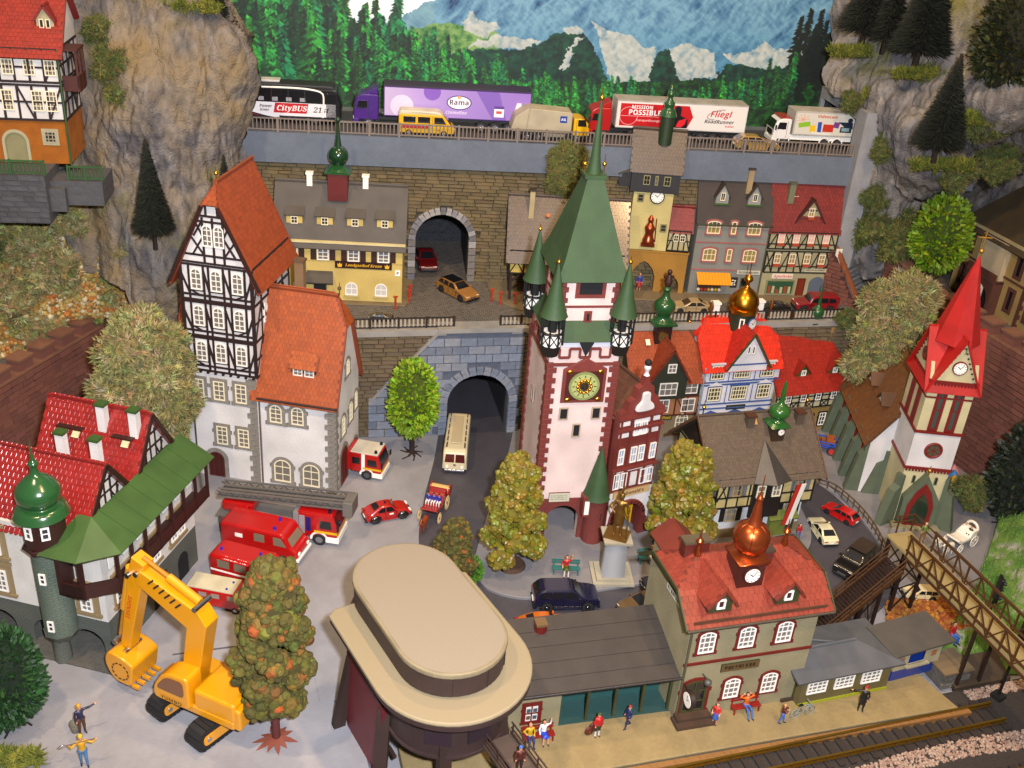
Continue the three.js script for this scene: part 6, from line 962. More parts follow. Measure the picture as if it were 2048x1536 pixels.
// portal
const pw=tw*0.58,ph=h(962,cx);put('portal',prism([[cx-pw/2-0.5,0],[cx+pw/2+0.5,0],[cx+pw/2+0.5,ph*0.62],[cx,ph+0.9],[cx-pw/2-0.5,ph*0.62]],z1,0.5),mBt,t);const po=[[cx-pw/2,0.3],[cx+pw/2,0.3],[cx+pw/2,ph*0.5],[cx+pw*0.3,ph*0.8],[cx,ph],[cx-pw*0.3,ph*0.8],[cx-pw/2,ph*0.5]];put('portal_arch',prism(po,0.5,0.62),mRd,t);put('portal_glass',prism(po.map(([x,y])=>[cx+(x-cx)*0.66,0.6+(y-0.3)*0.72]),0.6,0.66),mat(0x16281c,0.15,{coat:1}),t);put('portal_step',box(x0-0.2,0,0,x1+0.2,0.28,1.2),stoneM(0x8d8a6e),t);put('portal_cross',spike(cx,ph+0.7,0.3,1.3),mat(0xb58a3a,0.4,{metal:0.8}),t);
for(const k of[0.26,0.76])win(faces[0],tw*k,yA*0.72,0.3,0.9,{nx:1,ny:1,rise:0.5,fm:mBt,pm:mHole,fw:0.06});
// buttresses
const butt=(x,z,a,hh,ln=1.9)=>{const g=prism([[0,0],[ln,0],[ln*0.55,hh*0.7],[0.4,hh*0.78],[0.35,hh],[0,hh]],-0.42,0.42);g.rotateY(a);g.translate(x,0,z);put('buttress',g,mBt,t);};
butt(x0,z1,Math.PI+0.6,yA*0.86);butt(x1,z1,-0.6,yA*0.86);butt(x0,z0+0.5,Math.PI,yA*0.8);butt(x1,z0+0.5,0,yA*0.8);
// nave behind the tower
const nx0=x0-2.2,nx1=x1+2.2,nz1=z0+0.6,nz0=nz1-13,ne=h(880,nx0,nz1)+0.3,nr=(h(752,cx-0.5,nz1-1)-ne)*0.92,mN=plastic(0x5c3a1c,0.6);
walls(t,'z',-nz1,-nz0,nx0,nx1,0,ne,nr,mW,0,'nave_wall');hroof(t,'z',-nz1,-nz0,nx0,nx1,ne,nr,mN,{e:0.6,g:0.25,tile:'flat',tw:0.36,th:0.36,tc:0x644020,tz:0.4});
const fn=face(t,nx0,0,nz0,-Math.PI/2);for(let i=0;i<4;i++){const u=1.8+i*3.2;win(fn,u,1.4,1.2,ne-2.4,{nx:2,ny:3,rise:0.5,fm:mRd,pm:mat(0x571613,0.4),fw:0.2,sm:mC,sw:0.2});butt(nx0,nz0+0.3+i*3.2+0.0,Math.PI,ne*0.95,1.5);butt(nx1,nz0+0.3+i*3.2,0,ne*0.95,1.5);}butt(nx0,nz1-0.4,Math.PI,ne*0.95,1.5);
for(const k of[0.3,0.66]){const z=nz1-13*k+0.6,X=cx-(cx-nx0)*0.55,y=ne+nr*0.45;put('roof_vent',prismX([[z-0.9,y-0.4],[z+0.9,y-0.4],[z,y+0.7]],X-0.9,X+0.8),mW,t);slope(t,[[X-1.15,y-0.3,z+1.1],[X+1.4,y-0.3,z+1.1],[X+1.4,y+0.85,z],[X-1.15,y+0.85,z]],mN,{name:'vent_roof',t:0.1});slope(t,[[X+1.4,y-0.3,z-1.1],[X-1.15,y-0.3,z-1.1],[X-1.15,y+0.85,z],[X+1.4,y+0.85,z]],mN,{name:'vent_roof',t:0.1});}
}
//- platform, tracks, station
const PLH=1.0,TRK=fr([1500,1514],[2048,1400],0.3);
{
const PF=fr([1249,1530],[1916,1414],PLH),a=PF.L(940,1505)[0]-5,b=PF.w;
const P=thing('platform','long sandy station platform with brown timber edge beside the track','platform',PF.world(0,-PLH,0),PF.r);
put('platform_top',pillar([[a,0],[b,0],[b-1.5,-6.5],[b-6,-9],[a+4,-9.5],[a,-5]],0,PLH,0.08),mat(0x8f7d55,0.7,{bump:['grain',2,0.02],map:['blotch',9]}),P);
put('timber_edge',box(a,0.25,0.02,b+1,0.75,0.55),mat(0x8a6234,0.6,{bump:['stone',2,0.05],map:['blotch',2]}),P);
put('platform_face',box(a,0.4,0,b,PLH-0.1,0.06),plastic(0x5f5a48),P);put('yellow_line',box(b-19,PLH,-5.6,b-8.5,PLH+0.015,-5.45),mat(0xb5b524,0.6),P);
}
struct('ballast',[pillar([[-60,-2.2],[60,-2.2],[60,9.5],[-60,9.5]].map(([x,z])=>{const q=TRK.world(x,0,z);return[q.x,q.z];}),0.01,0.3)],mat(0x3a3430,0.95,{bump:['stone',0.9,0.1],map:['blotch',1.5]}));
{const L=[];for(let i=0;i<9000;i++){const x=rr(-22,30),z=rnd()<0.5?rr(2.6,4.3)+Math.sin(x*0.3)*0.3:rr(-1.6,-0.6)+(x>20?-0.4:0);if(z<0&&x<21)continue;const q=TRK.world(x,0,z);L.push(M4(V(q.x,0.32,q.z),Q(rnd()*3,rnd()*3,rnd()),rr(0.06,0.15)));}
const o=many('gravel',new THREE.IcosahedronGeometry(1,0),mat(0xffffff,0.95),L,scene,(c)=>c.setRGB(...mixc([0.20,0.11,0.08],[0.38,0.29,0.22],rnd())));tag(o,'red brown ballast gravel along the railway track','gravel',null,'stuff');}
function track(label,z0,z1,x0,x1,group){
const t=thing('railway_track',label,'track',TRK.world(0,0,z0),TRK.r,group),mS=mat(0x2a211b,0.85,{bump:['stone',1,0.04]}),mRail=mat(0x9a7a30,0.32,{metal:0.9}),gw=z1-z0;
for(let x=x0;x<x1;x+=1.02){const s=child('sleeper',STONE,mS,t);s.scale.set(0.52,0.24,gw+1.5);s.position.set(x,0.12,gw/2);s.rotation.y=rr(-0.015,0.015);}
for(const z of[0,gw])put('rail',[box(x0,0.24,z-0.16,x1,0.3,z+0.16),box(x0,0.3,z-0.04,x1,0.52,z+0.04),box(x0,0.52,z-0.09,x1,0.62,z+0.09)],mRail,t);
for(const z of[0,gw]){const L=[];for(let x=x0;x<x1;x+=1.02)for(const s of[-1,1])L.push(M4(V(x,0.32,z+s*0.2),Q(0,0,0),V(0.22,0.1,0.14)));many('rail_fastening',UB,mS,L,t);}
}
{const g=TRK.L(1620,1530)[1];track('brassy railway track with dark sleepers along the platform',0,Math.max(g,1.7),-18,22,'railway tracks');track('second railway track cut off at the corner of the layout',6.3,6.3+Math.max(g,1.7),4,22,'railway tracks');}
const mBrk=brickM(0x9c9370,3),mRedT=plastic(0x6e1a14,0.5),mOl=plastic(0x3f401f,0.6),mSRoof=plastic(0x722e22,0.5);
const stw={nx:3,ny:4,rise:0.22,fm:white,pm:glassC,fw:0.1,sm:mRedT,sw:0.2,ears:1};
{
const F=fr([1346,1437],[1592,1397],PLH),w=F.w,h=(py,x=0,z=0)=>F.h(x,z,py);
const t=thing('station','pale brick station with red roof, copper ball turret and red window frames','station',F.p,F.r),f=face(t),D=7.8,fl=face(t,0,0,-D,-Math.PI/2);
const yE=h(1264,0,0.8)+0.55,yk=h(1181,-0.7,-1.6),yR=h(1103,w*0.3,-D/2);
walls(t,'x',0,w,-D,0,0,yE,1.2,mBrk,0.45);put('upper_gable',prismX([[-D+1.3,yE],[-1.3,yE],[-2.0,yk-0.1],[-D+2.0,yk-0.1]],0.05,w-0.05),mBrk,t);
// mansard with half hips
const T={tile:'flat',tw:0.44,th:0.5,tc:0x7c3224,tr:0.4,coat:0.2},g=0.7,e=0.7,c=-D/2,k1=1.6,S=(p)=>slope(t,p,mSRoof,T);
S([[-g,yE-0.4,e],[w+g,yE-0.4,e],[w+g,yk,-k1],[-g,yk,-k1]]);S([[w+g,yE-0.4,-D-e],[-g,yE-0.4,-D-e],[-g,yk,-D+k1],[w+g,yk,-D+k1]]);
const hx=1.7;S([[-g,yk,-k1],[w+g,yk,-k1],[w-hx,yR,c],[hx,yR,c]]);S([[w+g,yk,-D+k1],[-g,yk,-D+k1],[hx,yR,c],[w-hx,yR,c]]);S([[w+g,yk,-k1],[w+g,yk,-D+k1],[w-hx,yR,c]]);S([[-g,yk,-D+k1],[-g,yk,-k1],[hx,yR,c]]);
for(const x of[-g-0.05,w+g+0.05])put('barge_board',[bar([x,yE-0.5,e],[x,yk,-k1],0.12,0.35),bar([x,yE-0.5,-D-e],[x,yk,-D+k1],0.12,0.35),bar([x,yk,-k1],[x,yk,-D+k1],0.12,0.3)],mOl,t);
put('gutter',rod([-g,yE-0.5,e+0.1],[w+g,yE-0.5,e+0.1],0.12),plastic(0x4a4234),t);put('drainpipe',rod([0.1,0,0.15],[0.1,yE-0.5,0.15],0.1),plastic(0x55503c),t);put('snow_guard',bar([-g+0.6,yE+0.02,0.55],[w+g-0.6,yE+0.02,0.55],0.1,0.22),plastic(0x5a3a28),t);
const yc=h(1332);put('belt_course',box(-0.05,yc,0,w+0.05,yc+0.2,0.14),mRedT,t);
for(const px of[1412,1489,1561])win(f,fx(F,px,1290),yc+1.1,1.3,2.0,stw);for(const px of[1463,1535])win(f,fx(F,px,1370),1.4,1.3,2.0,stw);
board(f,'name_sign',fx(F,1482,1320),yc-1.15,3.2,0.75,marks('#2a1c10','#57472b',384,90,9),mOl);board(face(t,-0.02,0,-D,-Math.PI/2),'gable_sign',D*0.62,yE-0.6,2.8,0.6,marks('#35342c','#b5b5a6',384,80,8),mBrk);
const dx=fx(F,1385,1400);win(f,dx,0.55,2.0,3.2,{nx:2,ny:3,rise:0.2,fm:mOl,pm:glassK,fw:0.2,sm:mRedT,sw:0.25,ears:1,name:'door'});put('step',[box(dx-1.6,0,0,dx+1.6,0.3,1.3),box(dx-1.4,0.3,0,dx+1.4,0.58,0.8)],mat(0x3f2c1e,0.7),t);
// platform clock on a bracket
{const k=put('clock_bracket',[rod([0.35,3.6,0],[0.35,3.6,1.1],0.07),mv(rot(cyl(0.72,0.72,-0.18,0.18,0,0,24),0,0,Math.PI/2),0.35,3.1,1.2)],plastic(0x2c1d18),t);for(const s of[-1,1]){child('dial',mv(rot(cyl(0.6,0.6,0,0.03,0,0,24),0,0,Math.PI/2),0.35+s*0.2,3.1,1.2),white,k);child('hand',bc(0.35+s*0.23,3.1,1.2,0.02,0.45,0.06),black,k);child('hand',rot(bc(0,0,0,0.02,0.32,0.06),1.0).translate(0.35+s*0.23,3.1,1.2),black,k);}}
put('wall_lamp',[rod([dx+0.4,4.3,0],[dx+0.4,4.5,0.9],0.06),ball(0.3,dx+0.4,4.3,0.95,10,8)],plastic(0x50504a),t);
// dormers
for(const px of[1440,1575]){const x=fx2(F,px,1220,yE+1.7,-0.2),y=yE+0.45,z=0.15,q=0.95;put('dormer',prism([[x-q,y],[x+q,y],[x+q,y+1.1],[x,y+2.0],[x-q,y+1.1]],z-3.4,z),mOl,t);win(face(t,0,0,z),x,y+0.35,0.65,0.85,{nx:1,ny:1,fm:white,pm:mat(0x3d1414,0.3),fw:0.13});for(const s of[-1,1])slope(t,s>0?[[x+1.25,y+0.75,z+0.5],[x+1.25,y+0.75,z-3.6],[x,y+2.2,z-3.6],[x,y+2.2,z+0.5]]:[[x-1.25,y+0.75,z-3.6],[x-1.25,y+0.75,z+0.5],[x,y+2.2,z+0.5],[x,y+2.2,z-3.6]],mSRoof,{...T,name:'dormer_roof',t:0.12});}
// copper turret
const cop=mat(0xb0562c,0.3,{metal:0.9}),cx=fx2(F,1492,1110,yR,c+1.6),bz=c+1.6,rb=yk+(yR-yk)*0.16;put('turret',bc(cx,rb-0.4,bz,2.1,2.1,2.1),plastic(0x46180f,0.5),t);clock(face(t,0,0,bz+1.05),cx,rb+0.75,0.72,plastic(0x46180f),white,black,0.02);
put('turret_cap',[lathe([[1.75,rb+1.7],[1.8,rb+1.9],[0.9,rb+2.3]],4,0,0).rotateY(Math.PI/4).translate(cx,0,bz)],cop,t);const by=rb+3.4;put('copper_ball',ball(1.38,cx,by,bz,28,20),cop,t);for(let i=0;i<6;i++){const g2=new THREE.TorusGeometry(1.39,0.03,5,40,Math.PI);g2.rotateZ(Math.PI/2);g2.rotateY(i*Math.PI/3);g2.translate(cx,by,bz);put('ball_seam',fix(g2),mat(0x8d4322,0.35,{metal:0.9}),t);}
put('copper_spire',lathe(smooth([[0.6,by+1.15],[0.42,by+1.7],[0.3,by+2.6],[0.22,by+3.2],[0.27,by+3.4],[0.1,by+3.8],[0.03,h(950,cx,bz)]],30),12,cx,bz),mat(0xa04a26,0.35,{metal:0.8}),t);
for(const x of[hx,w-hx])put('finial',[lathe(smooth([[0.3,yR-0.1],[0.2,yR+0.5],[0.12,yR+0.9],[0.32,yR+1.15],[0.1,yR+1.5],[0.03,yR+2.3]],20),12,x,c)],cop,t);
chimney(t,cx+1.9,yR-1.6,c+1.2,0.7,2.2,0.65,plastic(0x5c2118),plastic(0x4a3d30));{const ch=chimney(t,cx-3.2,yR-1.2,c-0.6,2.0,2.0,0.8,plastic(0x5c2118),plastic(0x5b503c));}
// rear wing roof and its barge boards
slope(t,[[0.4,yk-0.6,-D-1.4],[0.4,yk-0.6,-D+2],[1.9,yk+0.7,-D+2],[1.9,yk+0.7,-D-1.4]].reverse(),mSRoof,{...T,name:'wing_roof'});slope(t,[[3.4,yk-0.6,-D-1.4],[3.4,yk-0.6,-D+2],[1.9,yk+0.7,-D+2],[1.9,yk+0.7,-D-1.4]],mSRoof,{...T,name:'wing_roof'});put('wing_wall',prism([[0.6,0],[3.2,0],[3.2,yk-0.6],[1.9,yk+0.5],[0.6,yk-0.6]],-D-1.1,-D+1),mBrk,t);
}
{
const F=fr([1001,1467],[1342,1421],PLH),w=F.w,h=(py,x=0,z=0)=>F.h(x,z,py);
const t=thing('platform_shed','open waiting shed with long dark plank roof and green tiled back wall','shed',F.p,F.r),f=face(t),D=5,yE=h(1402,0,0.8)+0.25,mR=plastic(0x3a332e,0.6),a=fx(F,1120,1420),yR=h(1262,0.3,-D+0.5);
put('end_wall',[box(0,0,-D,a,yE,0)],mBrk,t);put('back_wall',box(a,0,-D,w,yR-0.6,-D+0.3),mat(0x2f5a56,0.5,{bump:['brick',1.2,0.03]}),t);put('shed_floor',box(a,0.004,-D+0.3,w,0.08,0),mat(0x2d4d4a,0.5,{bump:['brick',1.2,0.02]}),t);
for(let i=0;i<=4;i++)put('post',bc(a+(w-0.3-a)*i/4,0,-0.2,0.2,yE,0.2),mOl,t);put('beam',box(a,yE-0.25,-0.3,w,yE,-0.05),mOl,t);put('back_panel',box(a,0.08,-2.4,w-0.1,yE-0.1,-2.2),mat(0x2f5a56,0.5,{bump:['brick',1.2,0.03]}),t);
win(f,a*0.5,0.8,1.3,1.9,{nx:2,ny:2,fm:mRedT,pm:mat(0xd2cfc2,0.5),fw:0.18,sm:mRedT,sw:0.12,ears:1,name:'timetable'});for(let i=0;i<4;i++)put('timetable_print',bc(a*0.5+(i%2?0.25:-0.25),1.2+(i>1?0.7:0),0.12,0.3,0.35,0.02),pick([mat(0x3c4a5a,0.6),mat(0x5a4030,0.6)]),t);
const k=(yR-yE)/D;for(let i=0;i<5;i++){const za=0.8-(D+1.2)*i/5,zb=0.8-(D+1.2)*(i+1)/5,Y=(z)=>yE+0.05-z*k;slope(t,[[-0.35,Y(za)+0.04,za],[w-0.05,Y(za)+0.04,za],[w-0.05+i*0.0,Y(zb),zb],[-0.35,Y(zb),zb]],mR,{name:'roof_board',t:0.18});}
put('gutter',rod([-0.4,yE-0.12,0.9],[w,yE-0.12,0.9],0.12),plastic(0x2c2724),t);put('drainpipe',rod([0.1,0,0.12],[0.1,yE-0.1,0.5],0.09),plastic(0x55503c),t);const cxx=fx2(F,1077,1265,yR,-D);put('chimney',cyl(0.55,0.5,yR-1.0,yR+0.35,cxx,-D+0.6,16),mat(0x5a1510,0.4),t);put('chimney_pot',box(cxx-0.45,yR+0.35,-D+0.15,cxx+0.45,yR+0.55,-D+1.05),plastic(0x6d5535),t);
put('rear_wall',box(0,0,-D-0.2,w,yR-0.5,-D),mBrk,t);
}
{
const F=fr([1594,1412],[1771,1376],PLH),w=F.w,h=(py,x=0,z=0)=>F.h(x,z,py);
const t=thing('goods_office','low olive office with grey hipped roof and three lattice windows','building',F.p,F.r),f=face(t),D=4.6,yE=h(1370,0,0.5)+0.35,r=h(1285,w*0.5,-D/2)-yE,mO=plastic(0x665c36,0.65),mG=plastic(0x55575a,0.7);
put('wall',box(0,0,-D,w,yE,0),mO,t);hroof(t,'x',0,w,-D,0,yE,r,mG,{e:0.5,g:0.8,k0:0.55,k1:1,hs:1});for(const px of[1630,1681,1731])win(f,fx(F,px,1385),1.15,1.75,1.5,{nx:4,ny:4,fm:white,pm:glassC,fw:0.1});
const fl=face(t,0,0,-D,-Math.PI/2);win(fl,D*0.72,0.35,1.3,2.3,{nx:1,ny:2,fm:mOl,pm:glassK,name:'door'});put('step',[box(-1.1,0,-2.6,0,0.3,-0.6)],mat(0x3a2a1e,0.7),t);put('plinth_line',box(0,0,0,w,0.22,0.1),mat(0x8b8f1c,0.6),t);put('rear_ridge',rod([0.5,yE+r*0.75,-D*0.85],[w*0.5,yE+r+0.1,-D*0.5],0.1),mG,t);
}
{
const F=fr([1778,1363],[1868,1339],PLH),w=F.w,h=(py,x=0,z=0)=>F.h(x,z,py);
const t=thing('kiosk','blue and cream platform kiosk with flat grey roof','kiosk',F.p,F.r),f=face(t),D=2.8,yE=h(1313,0,0.45)-0.15,mB=paint(0x142f7a,0.4),mC=plastic(0xa9a284),mG=plastic(0x4f4b45,0.7);
put('base',[box(0,0,-D,w,yE*0.36,0),box(-0.02,yE*0.36,-D,0.12,yE,-0.3)],mB,t);put('front_frame',prism([[0,yE*0.36],[w,yE*0.36],[w,yE],[0,yE]],-0.12,0.03,[[[w*0.3,yE*0.48],[w*0.3,yE*0.88],[w*0.68,yE*0.88],[w*0.68,yE*0.48]]]),mC,t);put('counter',box(w*0.24,yE*0.44,0,w*0.74,yE*0.48,0.35),mC,t);put('inside',[box(0.15,yE*0.36,-D+0.1,w-0.1,yE,-D+0.4)],mB,t);put('side_wall',box(w-0.12,yE*0.36,-D,w,yE,-0.12),mC,t);put('poster',box(-0.05,yE*0.5,-2.0,0,yE*0.72,-1.2),mat(0x3f6a46,0.6),t);
for(const k of[0.14,0.84])put('poster',bc(w*k,yE*0.62,0.05,0.5,0.6,0.03),mat(0x8a5a3a,0.6),t);slope(t,[[-0.6,yE+0.15,0.45],[w+0.9,yE+0.3,0.4],[w+0.8,yE+0.5,-D-0.5],[-0.7,yE+0.35,-D-0.4]],mG,{t:0.16});
}
// stone shed and ramp at the platform's end
{const p=at(1905,1372,0.3),t=thing('stone_bin','small grey stone bin with flat lid at the end of the platform','bin',p,0.35),q=[stoneM(0x6a6660),stoneM(0x5a5752),stoneM(0x757068)];put('bin_core',box(-1.3,0,-2.2,1.3,1.6,0),q[1],t);masonry(face(t),[0,1,2].flatMap((r)=>[-0.87,0,0.87].map((x)=>[x+(r%2?0.1:-0.1),0.3+r*0.55,0.85,0.52])),q);put('lid',box(-1.5,1.6,-2.4,1.5,1.78,0.25),mat(0x6b5b42,0.7),t);}
tag(put('loading_ramp',mv(rot(prismX([[0,0],[0,0.35],[-2.4,1.3],[-2.4,0]],-2.8,2.8,0.03),0,0.33),...at(1965,1372,0.3).toArray()),plastic(0x3f3120,0.7)),'flat brown loading ramp beside the track under the footbridge','ramp');
//- water/coal tower in the near middle
{
const H1=12.5,A=at(812,1150,H1),B=at(902,1268,H1),d=B.clone().sub(A),L=Math.hypot(d.x,d.z),ry=Math.atan2(d.x,d.z);
const t=thing('coaling_tower','large brown bunker tower with rounded beige roof and wide beige canopy','tower',[A.x,0,A.z],ry),R=3.85,m=mat(0x857a68,0.6,{bump:['grain',1.2,0.012]}),mE=plastic(0x8f8266,0.45),mB=plastic(0x3c2b28,0.55);
const stad=(r,z0,z1,n=20)=>{const o=[];for(let i=0;i<=n;i++){const a=Math.PI*i/n;o.push([Math.cos(a)*r,z1+Math.sin(a)*r]);}for(let i=0;i<=n;i++){const a=Math.PI+Math.PI*i/n;o.push([Math.cos(a)*r,z0+Math.sin(a)*r]);}return o;};
put('roof_top',pillar(stad(R-0.22,0,L),H1-0.3,H1+0.02),m,t);put('roof_rim',pillar(stad(R,0,L),H1-0.42,H1,0.1),mE,t);put('roof_drum',pillar(stad(R-0.12,0,L),H1-2.0,H1-0.4),mB,t);
for(const[x,z]of[[0.9,L+3.62],[-1.6,L+3.35],[2.9,L+2.4]])put('drum_seam',bc(x,H1-1.95,z,0.05,1.5,0.05),mat(0x2a1d1b,0.6),t);
const R2=R+1.75,z2=-0.9,lo=H1-2.3;const can=[];for(let i=0;i<=24;i++){const a=Math.PI*i/24;can.push([Math.cos(a)*R2,L+0.2+Math.sin(a)*R2]);}can.push([-R2,z2],[-R2+0.6,z2-0.5],[R2-0.6,z2-0.5],[R2,z2]);put('canopy',pillar(can,lo-0.35,lo,0.14),mat(0x8a7d62,0.55,{bump:['grain',1.2,0.012]}),t);put('canopy_edge',pillar(can.map(([x,z])=>[x*0.985,z+0.02]),lo-0.7,lo-0.36),mB,t);
put('bunker',pillar(stad(R+0.35,0.3,L),lo-4.6,lo-0.7),mB,t);for(const[x,z]of[[-2.5,L+3.35],[0.2,L+4.2],[2.6,L+3.2]])put('bunker_panel',mv(rot(box(-0.9,0,-0.06,0.9,2.2,0.06),0,Math.atan2(x,z-L)),x,lo-3.6,z),plastic(0x31222a),t);put('bunker_ledge',pillar(stad(R+0.5,0.3,L),lo-4.8,lo-4.6),mB,t);
const by=lo-4.8;for(const[sx,z]of[[-1,0.5],[-1,L-1.0],[1,0.5],[1,L-1.0],[-0.45,L+3.2],[0.55,L+3.1]])put('leg',[bar([sx*4.3,by+1.5,z],[sx*5.3,0,z+(z>3?1.2:-0.6)],0.9,0.6),bar([sx*3.9,by*0.5,z-0.2],[sx*3.9,by*0.5,z+0.9],0.25,0.25)],plastic(0x35231c,0.6),t);
put('red_panel',box(-4.7,0,0.2,-4.4,by+2.0,L-0.6),plastic(0x6a1c26,0.5),t);
// walkway towards the viewer with handrails
const wz0=L+4.1,wy=lo-4.4;put('walkway',box(0.6,wy-0.25,wz0,2.9,wy,wz0+9),plastic(0x57463a,0.7),t);for(const x of[0.7,2.8]){for(const y of[0.55,1.05])put('handrail',rod([x,wy+y,wz0],[x,wy+y,wz0+9],0.06),mB,t);for(let i=0;i<6;i++)put('rail_post',rod([x,wy,wz0+0.2+i*1.6],[x,wy+1.1,wz0+0.2+i*1.6],0.06),mB,t);put('side_plate',box(x-0.06,wy-0.3,wz0,x+0.06,wy+0.25,wz0+9),plastic(0x4a382c),t);}
scene.userData.walk=t.localToWorld(V(1.6,wy,wz0+3.2));t.updateMatrixWorld(true);scene.userData.walk=t.localToWorld(V(1.6,wy,wz0+3.0));
}
//- footbridge
{
const hy=7.2,D0=at(1838,1105,hy),D1=at(2080,1345,hy),d=D1.clone().sub(D0),L=Math.hypot(d.x,d.z),ry=Math.atan2(-d.z,d.x),m=plastic(0x4d2f14,0.5),mD=plastic(0x281710,0.55),mF=mat(0x8a7a4e,0.8);
const t=thing('footbridge','rust brown lattice footbridge with long stairway over the railway track','footbridge',D0,ry),bw=1.25;t.updateMatrixWorld(true);
const loc=(p)=>t.worldToLocal(p.clone());
put('deck',box(-3.0,-0.25,-bw,L+3,-0.05,bw),mF,t);for(const z of[-bw,bw]){put('chord',box(-0.2,-0.5,z-0.09,L+3,-0.25,z+0.09),m,t);put('chord',box(-0.2,0.25,z-0.07,L+3,0.42,z+0.07),m,t);put('top_rail',box(-0.2,1.75,z-0.09,L+3,1.97,z+0.09),m,t);const n=Math.round((L+3)/1.5);for(let i=0;i<=n;i++){const x=(L+3)*i/n;put('upright',bar([x,-0.4,z],[x,1.8,z],0.13),m,t);if(i<n){const x1=(L+3)*(i+1)/n;put('diagonal',i%2?bar([x,-0.3,z],[x1,1.8,z],0.1):bar([x,1.8,z],[x1,-0.3,z],0.1),m,t);}}}
for(const[a,b]of[[[-3,1.2,-bw],[-0.2,1.2,-bw]],[[-3,1.8,-bw],[-0.2,1.8,-bw]],[[-3,1.2,-bw],[-3,1.2,bw-0.4]],[[-3,1.8,-bw],[-3,1.8,bw-0.4]]])put('landing_rail',bar(a,b,0.1),m,t);for(const p of[[-3,-bw],[-1.6,-bw],[-3,0.3]])put('landing_post',bar([p[0],0,p[1]],[p[0],1.8,p[1]],0.11),m,t);
// stairway down to the platform side
const S0=loc(at(1790,1128,hy)),S1=loc(at(1618,1268,PLH));const dir=S1.clone().sub(S0),sl=Math.hypot(dir.x,dir.z),ux=dir.x/sl,uz=dir.z/sl,px=-uz,pz=ux,n=30;
for(let i=0;i<n;i++){const k=(i+0.5)/n,c=S0.clone().lerp(S1,k);const g=new THREE.BoxGeometry(0.34,0.08,2.1);const s=child('tread',cached('tread',()=>fix(g)),mD,t);s.position.copy(c);s.rotation.y=Math.atan2(-uz,ux);}
for(const q of[-1.1,1.1]){const a=[S0.x+px*q,S0.y,S0.z+pz*q],b=[S1.x+px*q,S1.y,S1.z+pz*q];put('stringer',bar(a,b,0.12,0.4),m,t);for(const u of[0.7,1.3])put('handrail',bar([a[0],a[1]+u,a[2]],[b[0],b[1]+u,b[2]],0.09),m,t);for(let i=0;i<=8;i++){const k=i/8,x=a[0]+(b[0]-a[0])*k,y=a[1]+(b[1]-a[1])*k,z=a[2]+(b[2]-a[2])*k;put('rail_post',bar([x,y,z],[x,y+1.35,z],0.09),m,t);}}
// trestles
const leg=(x,z,top)=>{put('trestle_leg',bar([x,-hy,z],[x,top,z],0.24),mD,t);};
for(const x of[-2.7,-0.2]){for(const z of[-1.1,1.1])leg(x,z,-0.3);put('brace',[bar([x,-hy+0.6,-1.1],[x,-3.6,1.1],0.11)],mD,t);put('brace',bar([x,-hy+0.6,1.1],[x,-3.6,-1.1],0.1),mD,t);put('brace',bar([x,-3.5,-1.1],[x,-0.6,1.1],0.11),mD,t);put('brace',bar([x,-3.5,1.1],[x,-0.6,-1.1],0.1),mD,t);}for(const z of[-1.1,1.1]){put('brace',bar([-2.7,-hy+0.6,z],[-0.2,-3.6,z],0.11),mD,t);put('brace',bar([-2.7,-3.5,z],[-0.2,-0.6,z],0.1),mD,t);put('cross_beam',bar([-2.7,-3.55,z],[-0.2,-3.55,z],0.14),mD,t);}
for(const k of[0.22,0.45,0.7]){const c=S0.clone().lerp(S1,k);for(const q of[-0.95,0.95])leg(c.x+px*q,c.z+pz*q,c.y-0.3);put('brace',bar([c.x+px*0.95,-hy+0.5,c.z+pz*0.95],[c.x-px*0.95,c.y-0.8,c.z-pz*0.95],0.1),mD,t);put('brace',bar([c.x-px*0.95,-hy+0.5,c.z-pz*0.95],[c.x+px*0.95,c.y-0.8,c.z+pz*0.95],0.1),mD,t);}
for(const z of[-1.1,1.1])leg(L*0.62,z,-0.3);
}
function signal(p,label,hgt,ry){const t=thing('signal_mast',label,'signal',p,ry,'signal masts at the footbridge');put('mast',cyl(0.12,0.09,0,hgt),black,t);put('lamp_board',rbox(-0.55,hgt-2.6,-0.1,0.55,hgt,0.16,0.25),black,t);for(const[x,y]of[[-0.22,0.5],[0.22,0.5],[0,1.3],[-0.22,2.1],[0.22,2.1]])put('lamp_hood',mv(rot(cyl(0.15,0.17,0,0.3,0,0,10),Math.PI/2),x,hgt-y,0.16),plastic(0x1c1c1e),t);put('foot',bc(0,0,0,0.9,0.4,0.9),plastic(0x25221f),t);}
signal(at(1995,1395,0.3),'tall black railway signal mast close to the track by the footbridge',8.5,0.6);signal(at(1975,1235,0.5),'thin black signal mast on the grass bank behind the footbridge',4.6,1.4);
